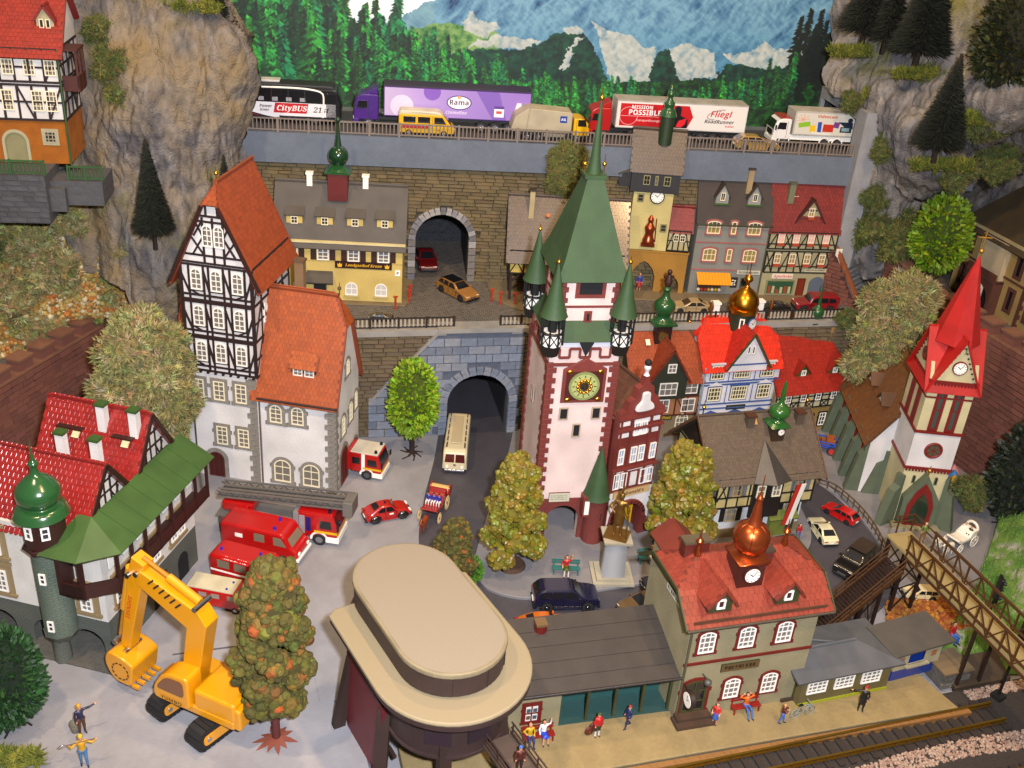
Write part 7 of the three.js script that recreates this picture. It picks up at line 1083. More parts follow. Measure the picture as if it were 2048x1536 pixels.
//- town walls, stairs, concrete portal
const mTW=mat(0x6a4034,0.85,{bump:['stone',2,0.06]}),mTWd=stoneM(0x4a2a23),mCap=stoneM(0x7b5440);
function townWall(label,F,len,H,x0=0,tall=1.1){
const t=thing('town_wall',label,'wall',F.world(0,0,0),F.r,'red sandstone town walls'),f=face(t);
put('wall_core',box(x0,0,-1.6,len,H,-0.1),mTWd,t);courses(f,x0,len,0,H,1.25,0.62,mTW,{irr:1,warm:1,out:0.06,d:0.3,name:'brick'});put('string_course',box(x0,H,-1.7,len,H+0.25,0.15),mCap,t);
for(let x=x0+0.3,i=0;x<len-1;x+=3.1,i++){const mr=put('merlon',box(x,H+0.25,-1.5,x+1.9,H+0.25+tall,0.02),mTW,t);child('merlon_cap',box(x-0.12,H+0.25+tall,-1.7,x+2.02,H+0.25+tall+0.22,0.18),mCap,mr);}
for(let x=x0+2;x<len;x+=3.1)put('arrow_slit',bc(x,H-1.6,0.06,0.3,0.9,0.1),mHole,t);return t;
}
{const a=at(-60,800,10.5),b=at(292,592,10.5);a.y=b.y=0;const F=fr(a,b,0);townWall('red sandstone town wall with battlements left of the half-timbered house',F,F.w,10);}
{const F=fr([1872,905],[2075,1060],0),H=F.h(F.w*0.45,0,712);townWall('reddish brown town wall rising behind the church at the right',F,F.w+6,H,-6);}
{const F=fr([1752,604],[1872,668],TERR),t=thing('stair_wall','red brick wall with capped top rising beside the stone stairs','wall',F.p,F.r);put('wall_core',prism([[0,0],[F.w,-1],[F.w,4.2],[0,6.4]],-1.2,-0.1),mTWd,t);courses(face(t),0,F.w,-0.5,6.2,0.9,0.48,mTW,{irr:1,warm:1,name:'brick',skip:(x,y)=>y>6.0-x/F.w*2.2});put('coping',bar([0,6.5,-0.55],[F.w,4.3,-0.55],1.5,0.3),mCap,t);}
{const F=fr([1714,612],[1752,606],TERR),t=thing('stone_stairs','steep blue grey stone stairs with orange brown edge beside red brick wall','stairs',F.p,F.r+0.4),n=16,rise=7/n,run=0.3,w=F.w,q=[stoneM(0x5d6672),stoneM(0x6a727c)];for(let i=0;i<n;i++)put('step',box(0,0,-(n)*run-0.2,w,(i+1)*rise,-i*run),q[i%2],t).position.x=(i%2)*0.002;put('stringer',bar([-0.2,0.4,0.2],[-0.2,7.5,-n*run],0.45,0.5),stoneM(0x8a4c28),t);put('brick_panel_core',prismX([[0,0],[-n*run,7],[-n*run-1.2,7],[-n*run-1.2,0]],-0.9,-0.45),mTWd,t);courses(face(t,-0.9,0,-n*run-1.2,-Math.PI/2),0,n*run+1.2,0,6.8,0.9,0.48,mTW,{irr:1,warm:1,name:'brick',d:0.3,skip:(x,y)=>y>7*(n*run+1.2-x)/(n*run)});}
{
const F=DK,w=F.w,top=F.h(w+2.2,0.5,226),t=thing('concrete_portal','pale concrete tunnel portal at the right end of the truck road','tunnel',F.world(0,0,0),F.r),m=mat(0x8f9196,0.7,{bump:['grain',3,0.02],map:['blotch',7]});
put('near_pillar',pillar([[w+0.4,1.0],[w+2.6,1.0],[w+3.2,0.4],[w+3.2,-1.6],[w+0.4,-1.6]],-18,top),m,t);put('lintel',prism([[w+0.4,top-1.3],[w+3.2,top-1.3],[w+3.2,top-0.2],[w+2.8,top],[w+0.4,top]],-12.5,-1.6),m,t);put('far_pillar',box(w+0.4,0,-13.1,w+3.2,top,-12.5),m,t);put('bore',[box(w+0.9,0.05,-12.5,w+9,top-1.3,-12.3),box(w+8.8,0.05,-12.4,w+9,top,-1.6),box(w+1,top-1.3,-12.5,w+9,top-1.1,-1.6)],mDarkT,t);
}
{const p=at(487,385,22),t=thing('round_tower','small beige battlemented round tower in front of the cliff','tower',[p.x,TERR,p.z],0.2),m=plaster(0xa58a58),H=(()=>{let lo=0,hi=40;for(let i=0;i<40;i++){const q=(lo+hi)/2;if(rowOf(V(p.x,TERR+q,p.z))[1]>318)lo=q;else hi=q;}return lo;})();put('shaft',cyl(1.9,1.7,0,H-1.5,0,0,8),m,t);put('parapet',cyl(2.0,2.1,H-1.5,H-0.6,0,0,8),m,t);for(let i=0;i<8;i++){const a=i*Math.PI/4;put('merlon',mv(rot(bc(0,0,0,0.9,0.7,0.4),0,a),Math.sin(a)*1.85,H-0.6,Math.cos(a)*1.85),m,t);}}
// curved brown railing of the church square
{const pts=[[1618,968],[1660,980],[1700,1010],[1740,1055],[1768,1105]].map(([x,y])=>at(x,y,KERB)),c=new THREE.CatmullRomCurve3(pts),t=thing('square_railing','curved thin brown railing between the road and the church square','railing',[0,0,0]),m=plastic(0x5a4630);for(const y of[0.45,0.95])put('rail',fix(new THREE.TubeGeometry(new THREE.CatmullRomCurve3(pts.map((p)=>V(p.x,p.y+y,p.z))),50,0.06,5)),m,t);for(let i=0;i<=14;i++){const p=c.getPointAt(i/14);put('post',rod([p.x,p.y,p.z],[p.x,p.y+1.0,p.z],0.06),m,t);}}
// statue
{const p=at(1222,1150,KERB),t=thing('monument','grey stone pedestal carrying a bronze soldier statue in front of the tower','monument',p,0.1),m=mat(0x9c9ea0,0.7,{bump:['brick',3,0.03]}),m2=plaster(0xa9a28c),yT=(()=>{let lo=0,hi=9;for(let i=0;i<40;i++){const q=(lo+hi)/2;if(rowOf(V(p.x,p.y+q,p.z))[1]>1070)lo=q;else hi=q;}return lo;})();put('step',box(-1.9,0,-1.7,1.9,0.25,1.7),m2,t);put('step',box(-1.55,0.25,-1.35,1.55,0.5,1.35),m2,t);put('pedestal',mv(rot(cyl(1.45,1.25,0,yT-0.9,0,0,4),0,Math.PI/4),0,0.5,0),m,t);put('cornice',[box(-1.15,yT-0.4,-1.15,1.15,yT-0.2,1.15),box(-1.3,yT-0.2,-1.3,1.3,yT,1.3)],m2,t);
scene.userData.statue=V(p.x,p.y+yT,p.z);}
//- vehicles (length along x, front at +x)
const tyreG=cached('tyre',()=>{const g=new THREE.LatheGeometry([[0.55,-0.5],[0.92,-0.5],[1,-0.36],[1,0.36],[0.92,0.5],[0.55,0.5]].map((p)=>new THREE.Vector2(...p)),22);g.rotateX(Math.PI/2);return fix(g);});
const rimG=cached('rim',()=>{const gs=[rot(cyl(0.6,0.6,-0.38,0.38,0,0,18),Math.PI/2)];for(const s of[-1,1]){gs.push(mv(rot(cyl(0.2,0.14,0,0.1,0,0,10),s*Math.PI/2),0,0,s*0.36));for(let i=0;i<5;i++)gs.push(rot(bc(0,0.12,s*0.4,0.14,0.42,0.05),0,0,i*Math.PI*0.4));}return mergeGeometries(gs);});
function wheel(t,x,z,r,wd,rimM=chrome){const w=child('wheel',tyreG,rubber,t);w.position.set(x,r,z);w.scale.set(r,r,wd);child('rim',rimG,rimM,w);return w;}
// put a vehicle of model length L with its rear and front over two points of the road
function drive(t,a,b,h,L){const A=Array.isArray(a)?at(a[0],a[1],h):a,B=Array.isArray(b)?at(b[0],b[1],h):b,d=B.clone().sub(A),l=Math.hypot(d.x,d.z);t.position.copy(A.add(B).multiplyScalar(0.5));t.rotation.y=Math.atan2(-d.z,d.x);t.scale.setScalar(l/L);return t;}
const onDeck=(x0,x1,z)=>[DK.world(x0,0.04,z),DK.world(x1,0.04,z)];
const lampM=mat(0xe8e4d4,0.15,{coat:1}),tailM=mat(0x8e0d08,0.25,{coat:1}),plateM=mat(0xdadad2,0.5);
function car(name,label,cat,a,b,h,o){
const t=thing(name,label,cat,[0,0,0],0,o.group),L=o.L,Wd=o.W||1.75,hw=Wd/2,belt=o.belt||0.9,tum=o.tum??0.22,prof=smoothPoly(o.prof,o.round??5),top=Math.max(...prof.map((p)=>p[1]));
const taper=(g)=>{const p=g.attributes.position;for(let i=0;i<p.count;i++){const y=p.getY(i),x=p.getX(i);let k=y>belt?1-tum*(y-belt)/(top-belt):1;const ex=Math.abs(x)/(L/2);if(ex>0.75)k*=1-0.35*(ex-0.75);p.setZ(i,p.getZ(i)*k);}g.computeVertexNormals();return g;};
put('body',taper(prism(prof,-hw,hw,null,0.1)),o.m,t);
for(const q of o.side)put('side_window',taper(prism(q,-hw-0.015,hw+0.015)),o.glass||glassK,t);
for(const[x0,y0,x1,y1,n]of o.screens){const dx=x1-x0,dy=y1-y0,l=Math.hypot(dx,dy),nx=dy/l*(n||1),ny=-dx/l*(n||1),e=0.035;const sx=Math.sign(nx)||1;const w0=hw*(1-tum*Math.max(0,(y0-belt)/(top-belt)))-0.16,w1=hw*(1-tum*Math.max(0,(y1-belt)/(top-belt)))-0.16;const P=[[x0+nx*e,y0+ny*e,w0],[x0+nx*e,y0+ny*e,-w0],[x1+nx*e,y1+ny*e,-w1],[x1+nx*e,y1+ny*e,w1]];put(nx>0?'windscreen':'rear_window',plate(nx>0?P:P.reverse(),0.03),o.glass||glassK,t);}
for(const x of o.wx)for(const s of[-1,1]){put('wheel_arch',mv(rot(cyl(o.wr*1.2,o.wr*1.2,0,0.05,0,0,18),s*Math.PI/2),x,o.wr,s*(hw-0.035)),o.archM||black,t);wheel(t,x,s*(hw-0.08),o.wr,0.22,o.rim||chrome);}
const fy=o.fy||0.62;for(const s of[-1,1]){put('headlight',rbox2(L/2-0.16,fy,s*hw*0.66,0.2,0.17,0.36),lampM,t);put('tail_light',rbox2(-L/2+0.1,o.ty||fy+0.12,s*hw*0.7,0.2,0.16,0.32),tailM,t);put('mirror',rbox2(o.mx??L*0.17,belt+0.08,s*(hw+0.1),0.14,0.13,0.2),o.m,t);}
put('front_bumper',rbox2(L/2-0.06,0.34,0,0.22,0.2,Wd*0.86),o.bumper||black,t);put('rear_bumper',rbox2(-L/2+0.06,0.34,0,0.22,0.2,Wd*0.86),o.bumper||black,t);put('grille',bc(L/2-0.02,0.48,0,0.1,0.14,Wd*0.4),chrome,t);put('number_plate',bc(-L/2-0.02,0.5,0,0.06,0.14,0.5),plateM,t);
for(const s of[-1,1]){put('sill',box(o.wx[0]+o.wr*1.25,0.2,s*hw-0.04,o.wx[1]-o.wr*1.25,0.32,s*hw+0.015),o.sillM||o.m,t);for(const x of o.doors||[0])put('door_gap',taper(prism([[x,0.35],[x+0.025,0.35],[x+0.025,belt],[x,belt]],s*hw-0.02,s*hw+0.006)),black,t);}
if(o.extra)o.extra(t,hw,top);
return drive(t,a,b,h,L);
}
function rbox2(x,y,z,w,h,d){const g=prism(rrect(-w/2,-h/2,w/2,h/2,Math.min(w,h)*0.3),-d/2,d/2,null,0.02);g.translate(x,y,z);return g;}
function smoothPoly(p,n){if(!n)return p;const o=[];for(let i=0;i<p.length;i++){const a=p[(i+p.length-1)%p.length],b=p[i],c=p[(i+1)%p.length],r=b[2]??0.28;const la=Math.hypot(a[0]-b[0],a[1]-b[1]),lc=Math.hypot(c[0]-b[0],c[1]-b[1]),ra=Math.min(r,la*0.45)/la,rc=Math.min(r,lc*0.45)/lc;const A=[b[0]+(a[0]-b[0])*ra,b[1]+(a[1]-b[1])*ra],C=[b[0]+(c[0]-b[0])*rc,b[1]+(c[1]-b[1])*rc];for(let k=0;k<=n;k++){const t=k/n,u=1-t;o.push([A[0]*u*u+2*b[0]*u*t+C[0]*t*t,A[1]*u*u+2*b[1]*u*t+C[1]*t*t]);}}return o;}
const SEDAN={L:4.6,prof:[[-2.3,0.25],[2.3,0.25],[2.3,0.68],[1.9,0.86,0.5],[0.95,0.98,0.3],[0.15,1.42,0.6],[-0.95,1.42,0.6],[-1.75,1.02,0.4],[-2.3,0.95]],belt:0.93,side:[[[0.72,0.98],[0.1,1.34],[-0.4,1.35],[-0.4,0.98]],[[-0.5,0.98],[-0.5,1.35],[-0.95,1.32],[-1.5,1.02]]],screens:[[0.9,1.0,0.2,1.39],[-1.65,1.05,-1.0,1.38,-1]],wx:[-1.4,1.4],wr:0.33,doors:[0.75,-0.45]};
const WAGON={L:4.6,prof:[[-2.3,0.25],[2.3,0.25],[2.3,0.68],[1.9,0.86,0.5],[0.95,0.98,0.3],[0.15,1.46,0.5],[-1.6,1.46,0.5],[-2.2,1.0,0.3],[-2.3,0.8]],belt:0.93,side:[[[0.72,0.98],[0.12,1.37],[-0.35,1.38],[-0.35,0.98]],[[-0.45,0.98],[-0.45,1.38],[-1.1,1.38],[-1.1,0.98]],[[-1.2,0.98],[-1.2,1.38],[-1.6,1.36],[-1.95,1.02]]],screens:[[0.9,1.0,0.2,1.42],[-2.15,1.02,-1.68,1.4,-1]],wx:[-1.4,1.4],wr:0.33,doors:[0.75,-0.4,-1.15]};
const SUV={L:4.6,W:1.85,prof:[[-2.3,0.35],[2.3,0.35],[2.3,0.9],[2.0,1.06,0.4],[1.05,1.16,0.3],[0.4,1.72,0.4],[-1.85,1.74,0.4],[-2.25,1.2,0.3],[-2.3,0.9]],belt:1.1,side:[[[0.85,1.16],[0.35,1.6],[-0.2,1.61],[-0.2,1.16]],[[-0.32,1.16],[-0.32,1.61],[-1.05,1.61],[-1.05,1.16]],[[-1.17,1.16],[-1.17,1.61],[-1.8,1.58],[-2.02,1.2]]],screens:[[1.0,1.18,0.45,1.67],[-2.22,1.22,-1.9,1.66,-1]],wx:[-1.4,1.45],wr:0.4,doors:[0.85,-0.26,-1.1],fy:0.85,mx:0.8};
const BEETLE={L:4.1,W:1.55,round:8,prof:[[-2.05,0.3],[2.05,0.3],[1.95,0.75,0.3],[1.3,1.0,0.7],[0.7,1.02,0.2],[0.25,1.48,0.4],[-0.7,1.5,1.0],[-1.5,1.12,0.8],[-2.05,0.7,0.4]],belt:0.95,tum:0.3,side:[[[0.55,1.02],[0.22,1.38],[-0.25,1.4],[-0.25,1.02]],[[-0.35,1.02],[-0.35,1.4],[-0.75,1.34],[-1.0,1.05]]],screens:[[0.66,1.04,0.28,1.44],[-1.3,1.2,-0.82,1.45,-1]],wx:[-1.2,1.25],wr:0.34,doors:[0.6,-0.35],fy:0.72};
const wingM=(m)=>(t,hw)=>{for(const x of[-1.2,1.25])for(const s of[-1,1]){const g=new THREE.SphereGeometry(0.5,14,8,0,Math.PI*2,0,Math.PI/2);g.scale(1.1,1.05,0.55);g.translate(x,0.28,s*(hw-0.05));put('wing',fix(g),m,t);}};
// the upper deck
const px0=(px,py,z)=>fx2(DK,px,py,0.8,z);
function boxBody(t,x0,y0,x1,y1,W,m,name='box_body',r=0.06){const b=put(name,rbox(x0,y0,-W/2,x1,y1,W/2,r),m,t);return b;}
function sidePrint(t,x0,y0,x1,y1,W,tex,name='side_print',both=true){for(const s of both?[1,-1]:[1]){const g=new THREE.PlaneGeometry(x1-x0,y1-y0);if(s<0)g.rotateY(Math.PI);g.translate((x0+x1)/2,(y0+y1)/2,s*(W/2+0.012));put(name,fix(g),printMat(tex,0.35),t);}}
function truckCab(t,x1,m,o={}){const l=o.l||2.3,H=o.h||3.1,Wd=2.45,x0=x1-l;put('cab',prism(smoothPoly([[x0,0.75],[x1,0.75],[x1,1.9,0.2],[x1-0.22,H-0.35,0.3],[x1-0.75,H,0.3],[x0,H]],4),-Wd/2,Wd/2,null,0.1),m,t);put('windscreen',plate([[x1+0.04,1.75,Wd/2-0.14],[x1+0.04,1.75,-Wd/2+0.14],[x1-0.14,2.65,-Wd/2+0.2],[x1-0.14,2.65,Wd/2-0.2]],0.05),glassK,t);for(const s of[-1,1]){put('side_window',prism([[x1-0.3,1.8],[x1-0.45,2.5],[x1-1.25,2.5],[x1-1.25,1.8]],s*Wd/2-0.03,s*Wd/2+0.02),glassK,t);put('headlight',rbox2(x1-0.02,0.95,s*0.85,0.12,0.24,0.45),lampM,t);put('mirror',rbox2(x1-0.1,2.0,s*(Wd/2+0.2),0.12,0.5,0.2),black,t);put('door_gap',box(x1-1.4,0.9,s*Wd/2-0.01,x1-1.37,2.6,s*Wd/2+0.012),black,t);}put('bumper',rbox(x1-0.5,0.4,-Wd/2,x1+0.08,0.85,Wd/2,0.08),o.bumper||m,t);put('grille',box(x1,1.05,-0.8,x1+0.03,1.6,0.8),black,t);if(o.spoiler)put('roof_spoiler',prism([[x0+0.1,H],[x1-0.9,H],[x0+0.1,H+0.65]],-1.0,1.0,null,0.05),m,t);}
function semi(label,x0,x1,z,o){
const t=thing('articulated_lorry',label,'truck',[0,0,0]),L=16.5,f=L/2;truckCab(t,f,o.cab,{spoiler:true});put('tractor_chassis',box(f-5.6,0.65,-0.5,f-2.2,0.95,0.5),black,t);put('trailer',rbox(-f,1.2,-1.26,f-2.75,3.95,1.26,0.05),o.trailer,t);put('trailer_roof',rbox(-f,3.93,-1.28,f-2.75,4.02,1.28,0.03),o.roof,t);put('trailer_chassis',box(-f+0.2,0.85,-0.9,f-5,1.2,0.9),black,t);put('side_guard',box(-1.0,0.5,1.1,3.6,0.9,1.16),o.guard||plastic(0x2b2b2e),t);put('fuel_tank',mv(rot(cyl(0.32,0.32,0,1.2),0,0,Math.PI/2),f-2.6,0.72,0.85),chrome,t);
for(const x of[f-1.4,f-4.6,-f+2.0,-f+3.3,-f+4.6])for(const s of[-1,1])wheel(t,x,s*1.05,0.5,0.34);sidePrint(t,-f+0.1,1.3,f-2.85,3.85,2.52,o.print);for(const x of[-f,f-2.75])put('corner_post',[box(x-0.04,1.2,1.22,x+0.04,3.95,1.3)],o.roof,t);return drive(t,...onDeck(x0,x1,z),0,L);
}
const txt=(x,s,px,py,font,col,al='center')=>{x.font=font;x.fillStyle=col;x.textAlign=al;x.fillText(s,px,py);};
semi('purple articulated lorry with lilac margarine advertisement on its trailer',px0(1056,215,-5),px0(708,205,-5),-5,{cab:paint(0x3f1a72),trailer:plastic(0x4a2275),roof:plastic(0x2b1238),print:canvasTex(1024,200,(x,w,h)=>{const g=x.createLinearGradient(0,0,w,0);g.addColorStop(0,'#b9a8c9');g.addColorStop(0.25,'#a58cc8');g.addColorStop(1,'#8a6bb8');x.fillStyle=g;x.fillRect(0,0,w,h);x.fillStyle='#7a55b0';x.beginPath();x.arc(330,20,60,0,7);x.fill();x.fillStyle='#cfc3da';x.beginPath();x.arc(120,130,80,0,7);x.fill();x.fillStyle='#7a5cae';x.beginPath();x.moveTo(640,0);x.lineTo(760,200);x.lineTo(860,200);x.lineTo(800,0);x.fill();x.fillStyle='#4a3b78';x.beginPath();x.ellipse(520,88,88,52,0,0,7);x.fill();x.fillStyle='#efe9ea';x.beginPath();x.ellipse(520,88,80,45,0,0,7);x.fill();txt(x,'Rama',520,104,'bold 52px sans-serif','#3b3050');x.fillStyle='#d8a060';x.beginPath();x.arc(520,50,12,0,7);x.fill();txt(x,'Cremefine',500,170,'italic 30px serif','#e6dcf0');x.fillStyle='#e8e2ea';x.fillRect(770,110,70,70);x.fillStyle='#5a3f8a';x.fillRect(770,100,70,20);x.fillStyle='#c0504a';x.fillRect(785,135,40,20);x.fillStyle='#d9d2e4';x.beginPath();x.moveTo(900,195);x.lineTo(930,70);x.lineTo(960,70);x.lineTo(970,195);x.fill();})});
semi('red articulated lorry with white trailer printed MISSION POSSIBLE',px0(1480,225,-5),px0(1172,225,-5),-5,{cab:paint(0xa20f0e),trailer:plastic(0xcfcac2),roof:plastic(0xa8a294),guard:plastic(0x8a1410),print:canvasTex(1024,200,(x,w,h)=>{x.fillStyle='#d3cfc8';x.fillRect(0,0,w,h);x.fillStyle='#b3141a';x.beginPath();x.moveTo(20,12);x.lineTo(560,12);x.lineTo(600,100);x.lineTo(560,190);x.lineTo(20,190);x.fill();x.strokeStyle='#e6c8c4';x.lineWidth=3;x.beginPath();x.arc(90,110,70,0,7);x.moveTo(20,110);x.lineTo(330,110);x.stroke();txt(x,'MISSION',190,52,'bold 40px sans-serif','#f2e6e2');txt(x,'POSSIBLE',215,100,'bold 58px sans-serif','#f6efec');txt(x,'Transportlösungen',250,150,'24px sans-serif','#f0dcd8');x.fillStyle='#120d10';x.beginPath();x.moveTo(400,190);x.lineTo(430,100);x.lineTo(455,90);x.lineTo(450,50);x.arc(475,40,26,Math.PI,0);x.lineTo(500,90);x.lineTo(560,120);x.lineTo(560,190);x.fill();x.fillStyle='#d8202a';x.beginPath();x.moveTo(470,180);x.lineTo(490,130);x.lineTo(550,110);x.lineTo(540,160);x.lineTo(510,185);x.fill();x.strokeStyle='#9c9c98';x.lineWidth=10;x.beginPath();x.ellipse(800,70,90,34,-0.25,2,5.4);x.stroke();txt(x,'Fliegl',815,88,'italic bold 66px sans-serif','#b3202a');txt(x,'RoadRunner',810,140,'italic bold 40px sans-serif','#17171a');txt(x,'trailer',900,168,'bold 24px sans-serif','#b3202a');})});
{
const t=thing('coach','black and white touring coach with red lettering panel at the cliff end','bus',[0,0,0]),L=12,f=6;const m=paint(0x141418,0.25);put('body',prism(smoothPoly([[-f,0.4],[f,0.4],[f,1.6,0.3],[f-0.35,3.3,0.5],[-f,3.4]],6),-1.25,1.25,null,0.14),m,t);put('roof',prism(smoothPoly([[-f+0.1,3.3],[f-0.5,3.26],[f-0.9,3.55],[-f+0.1,3.62]],3),-1.1,1.1,null,0.08),plastic(0x1b1a20),t);for(const x of[-4,-0.5])put('roof_unit',rbox(x-0.9,3.6,-0.6,x+0.9,3.8,0.6,0.08),plastic(0xc9c9c4),t);
sidePrint(t,-f+0.1,0.55,f-0.5,1.95,2.52,canvasTex(1024,130,(x,w,h)=>{x.fillStyle='#d6d6da';x.fillRect(0,0,w,h);x.fillStyle='#121216';x.beginPath();x.moveTo(0,130);x.lineTo(0,20);x.bezierCurveTo(220,30,380,120,560,130);x.fill();x.fillStyle='#7a1518';x.beginPath();x.moveTo(0,20);x.bezierCurveTo(220,30,300,90,420,122);x.bezierCurveTo(300,110,200,50,0,44);x.fill();x.fillStyle='#121216';x.fillRect(560,112,464,18);txt(x,'Power',450,46,'italic bold 34px sans-serif','#17171a');txt(x,'liner',440,78,'italic bold 34px sans-serif','#17171a');x.fillStyle='#b01a20';x.beginPath();x.moveTo(530,4);x.lineTo(800,4);x.lineTo(785,88);x.lineTo(515,88);x.fill();txt(x,'CityBUS',660,68,'italic bold 62px serif','#f2eeea');txt(x,'21st',900,74,'italic bold 64px serif','#26262a');}));put('window_band',[box(-f+0.2,2.05,-1.27,f-1.9,3.1,1.27)],glassK,t);for(const s of[-1,1]){put('white_frame',tube([[-f+0.2,3.2,s*1.27],[f-2.6,3.2,s*1.27],[f-1.7,2.9,s*1.27],[f-1.6,2.2,s*1.27],[f-1.7,0.7,s*1.27]],0.09,40),white,t);put('front_door_glass',box(f-1.4,0.7,s*1.26-0.01,f-0.5,2.9,s*1.26+0.012),glassK,t);for(let i=0;i<6;i++)put('window_pillar',bc(-f+1.2+i*1.5,2.05,s*1.275,0.07,1.05,0.02),black,t);for(let i=0;i<7;i++)put('seat_row',bc(-f+1+i*1.25,2.08,s*1.28,0.5,0.35,0.01),mat(0x8a8a90,0.6),t);}put('windscreen',plate([[f+0.03,1.5,1.05],[f+0.03,1.5,-1.05],[f-0.28,3.1,-1.0],[f-0.28,3.1,1.0]],0.04),glassK,t);put('side_trim',box(-f+0.2,0.42,-1.27,f-0.5,0.56,1.27),chrome,t);for(const x of[-3.6,-2.3,3.6])for(const s of[-1,1])wheel(t,x,s*1.08,0.52,0.32);
const xf=px0(684,225,-5.2);drive(t,...onDeck(xf-14.4,xf,-5.2),0,L);
}
{
const t=thing('delivery_van','yellow van with white roof and red side band on the upper road','van',[0,0,0]),L=6,m=paint(0xd2a200),w=2.05;put('body',prism(smoothPoly([[-3,0.35],[3,0.35],[3,1.0,0.2],[2.6,1.25,0.3],[1.75,2.35,0.3],[-3,2.35,0.15]],4),-w/2,w/2,null,0.1),m,t);put('roof',prism(smoothPoly([[-2.95,2.3],[1.75,2.3],[1.3,2.65],[-2.85,2.7]],4),-0.92,0.92,null,0.1),plastic(0xd9d2b8),t);for(const s of[-1,1]){for(const[a,b]of[[-2.5,-1.2],[-0.95,0.35]])put('side_window',box(a,1.45,s*w/2-0.02,b,2.1,s*w/2+0.012),glassK,t);put('door_window',prism([[0.8,1.4],[2.1,1.4],[1.65,2.1],[0.8,2.1]],s*w/2-0.02,s*w/2+0.012),glassK,t);put('red_band',box(-2.6,0.85,s*w/2-0.02,0.2,1.15,s*w/2+0.01),mat(0xa8180e,0.4),t);put('door_gap',box(0.62,0.5,s*w/2-0.02,0.66,2.2,s*w/2+0.011),black,t);put('headlight',rbox2(2.96,0.8,s*0.72,0.14,0.24,0.34),lampM,t);}sidePrint(t,0.8,0.55,1.7,0.9,w,textTex('DHL','#b01a12','#d2a200','italic bold 70px sans-serif',192,80),'logo');put('windscreen',plate([[2.62,1.3,0.85],[2.62,1.3,-0.85],[1.86,2.28,-0.8],[1.86,2.28,0.8]],0.04),glassK,t);for(const x of[-1.9,1.85])for(const s of[-1,1])wheel(t,x,s*0.92,0.36,0.24);put('bumper',rbox(2.8,0.3,-1,3.1,0.55,1,0.06),black,t);drive(t,...onDeck(px0(797,240,-1.9),px0(908,245,-1.9),-1.9),0,L);
}
{
const t=thing('refuse_lorry','cream refuse lorry with yellow cab and small blue emblem','truck',[0,0,0]),L=8.4,f=4.2;truckCab(t,f,paint(0xd6a800),{l:1.7,h:2.6,bumper:black});put('hopper',prism(smoothPoly([[-f,1.0],[2.3,1.0],[2.3,3.2],[-2.4,3.45,0.2],[-f+0.4,2.5,0.3]],4),-1.22,1.22,null,0.06),plastic(0xb5aa8c),t);put('tail_frame',prism([[-2.6,1.1],[-2.45,1.1],[-2.2,3.42],[-2.35,3.42]],-1.26,1.26),plastic(0xa39878),t);sidePrint(t,1.0,2.1,1.75,2.8,2.44,canvasTex(96,96,(x)=>{x.fillStyle='#1d3a8a';x.fillRect(0,0,96,96);txt(x,'AG',48,66,'bold 50px sans-serif','#dfe4f0');}),'emblem');put('chassis',box(-f+0.5,0.6,-0.9,f-1.5,1.0,0.9),black,t);for(const x of[-2.4,-1.2,2.9])for(const s of[-1,1])wheel(t,x,s*1.0,0.48,0.32);put('side_frame',[box(-0.6,0.55,1.0,1.6,0.9,1.15)],plastic(0x9a9078),t);drive(t,...onDeck(px0(1018,245,-2.2),px0(1173,245,-2.2),-2.2),0,L);
}
{
const t=thing('box_lorry','white box lorry with colourful advertisement at the concrete portal','truck',[0,0,0]),L=9,f=4.5;truckCab(t,f,paint(0xd8d6d0),{l:1.8,h:2.9});put('cab_roof',rbox(f-1.75,2.88,-1.15,f-0.55,2.98,1.15,0.04),paint(0x9a1b14),t);put('box_body',rbox(-f,1.25,-1.25,f-2.0,3.75,1.25,0.05),plastic(0xb9b5aa),t);
sidePrint(t,-f+0.15,1.4,f-2.15,3.6,2.5,canvasTex(640,224,(x,w,h)=>{x.fillStyle='#c6c2b4';x.fillRect(0,0,w,h);x.strokeStyle='#d08a70';x.lineWidth=5;for(let i=0;i<9;i++){x.beginPath();x.moveTo(70,70);x.lineTo(70+70*Math.cos(i*0.7),70+60*Math.sin(i*0.7));x.stroke();}txt(x,'Videocam',320,46,'bold 44px sans-serif','#b33a20');const C=['#7fae2a','#d8b01e','#2a4a9a','#b3301e','#d0d0c8','#6a3a7a'];[[30,110,120,50],[150,130,60,70],[230,90,40,110],[290,110,110,80],[180,190,200,24],[400,80,60,60]].forEach((r,i)=>{x.fillStyle=C[i];x.save();x.translate(r[0],r[1]);x.rotate(-0.2+i*0.07);x.fillRect(0,0,r[2],r[3]);x.restore();});x.fillStyle='#1b2638';x.beginPath();x.arc(560,60,26,0,7);x.fill();x.beginPath();x.moveTo(440,80);x.lineTo(590,80);x.lineTo(600,150);x.lineTo(520,140);x.fill();x.fillStyle='#20302a';x.fillRect(470,130,120,60);x.fillStyle='#7a94a0';x.fillRect(485,140,80,36);}));put('chassis',box(-f,0.7,-0.9,f-1.7,1.25,0.9),white,t);for(const x of[-2.6,-1.2,f-1.3])for(const s of[-1,1]){wheel(t,x,s*1.02,0.46,0.32,plastic(0x55565a));put('mudguard',mv(rot(new THREE.TorusGeometry(0.55,0.07,5,16,Math.PI),0),x,0.5,s*1.1),white,t);}put('tow_bar',box(-f-1.2,0.6,-0.1,-f,0.72,0.1),white,t);drive(t,...onDeck(px0(1700,255,-5),px0(1537,250,-5),-5),0,L);
}
car('estate_car','tan vintage estate car behind the guard rail near the concrete portal','car',...onDeck(px0(1468,285,-1.7),px0(1556,290,-1.7),-1.7),0,{...WAGON,m:paint(0x9c7a3a)});
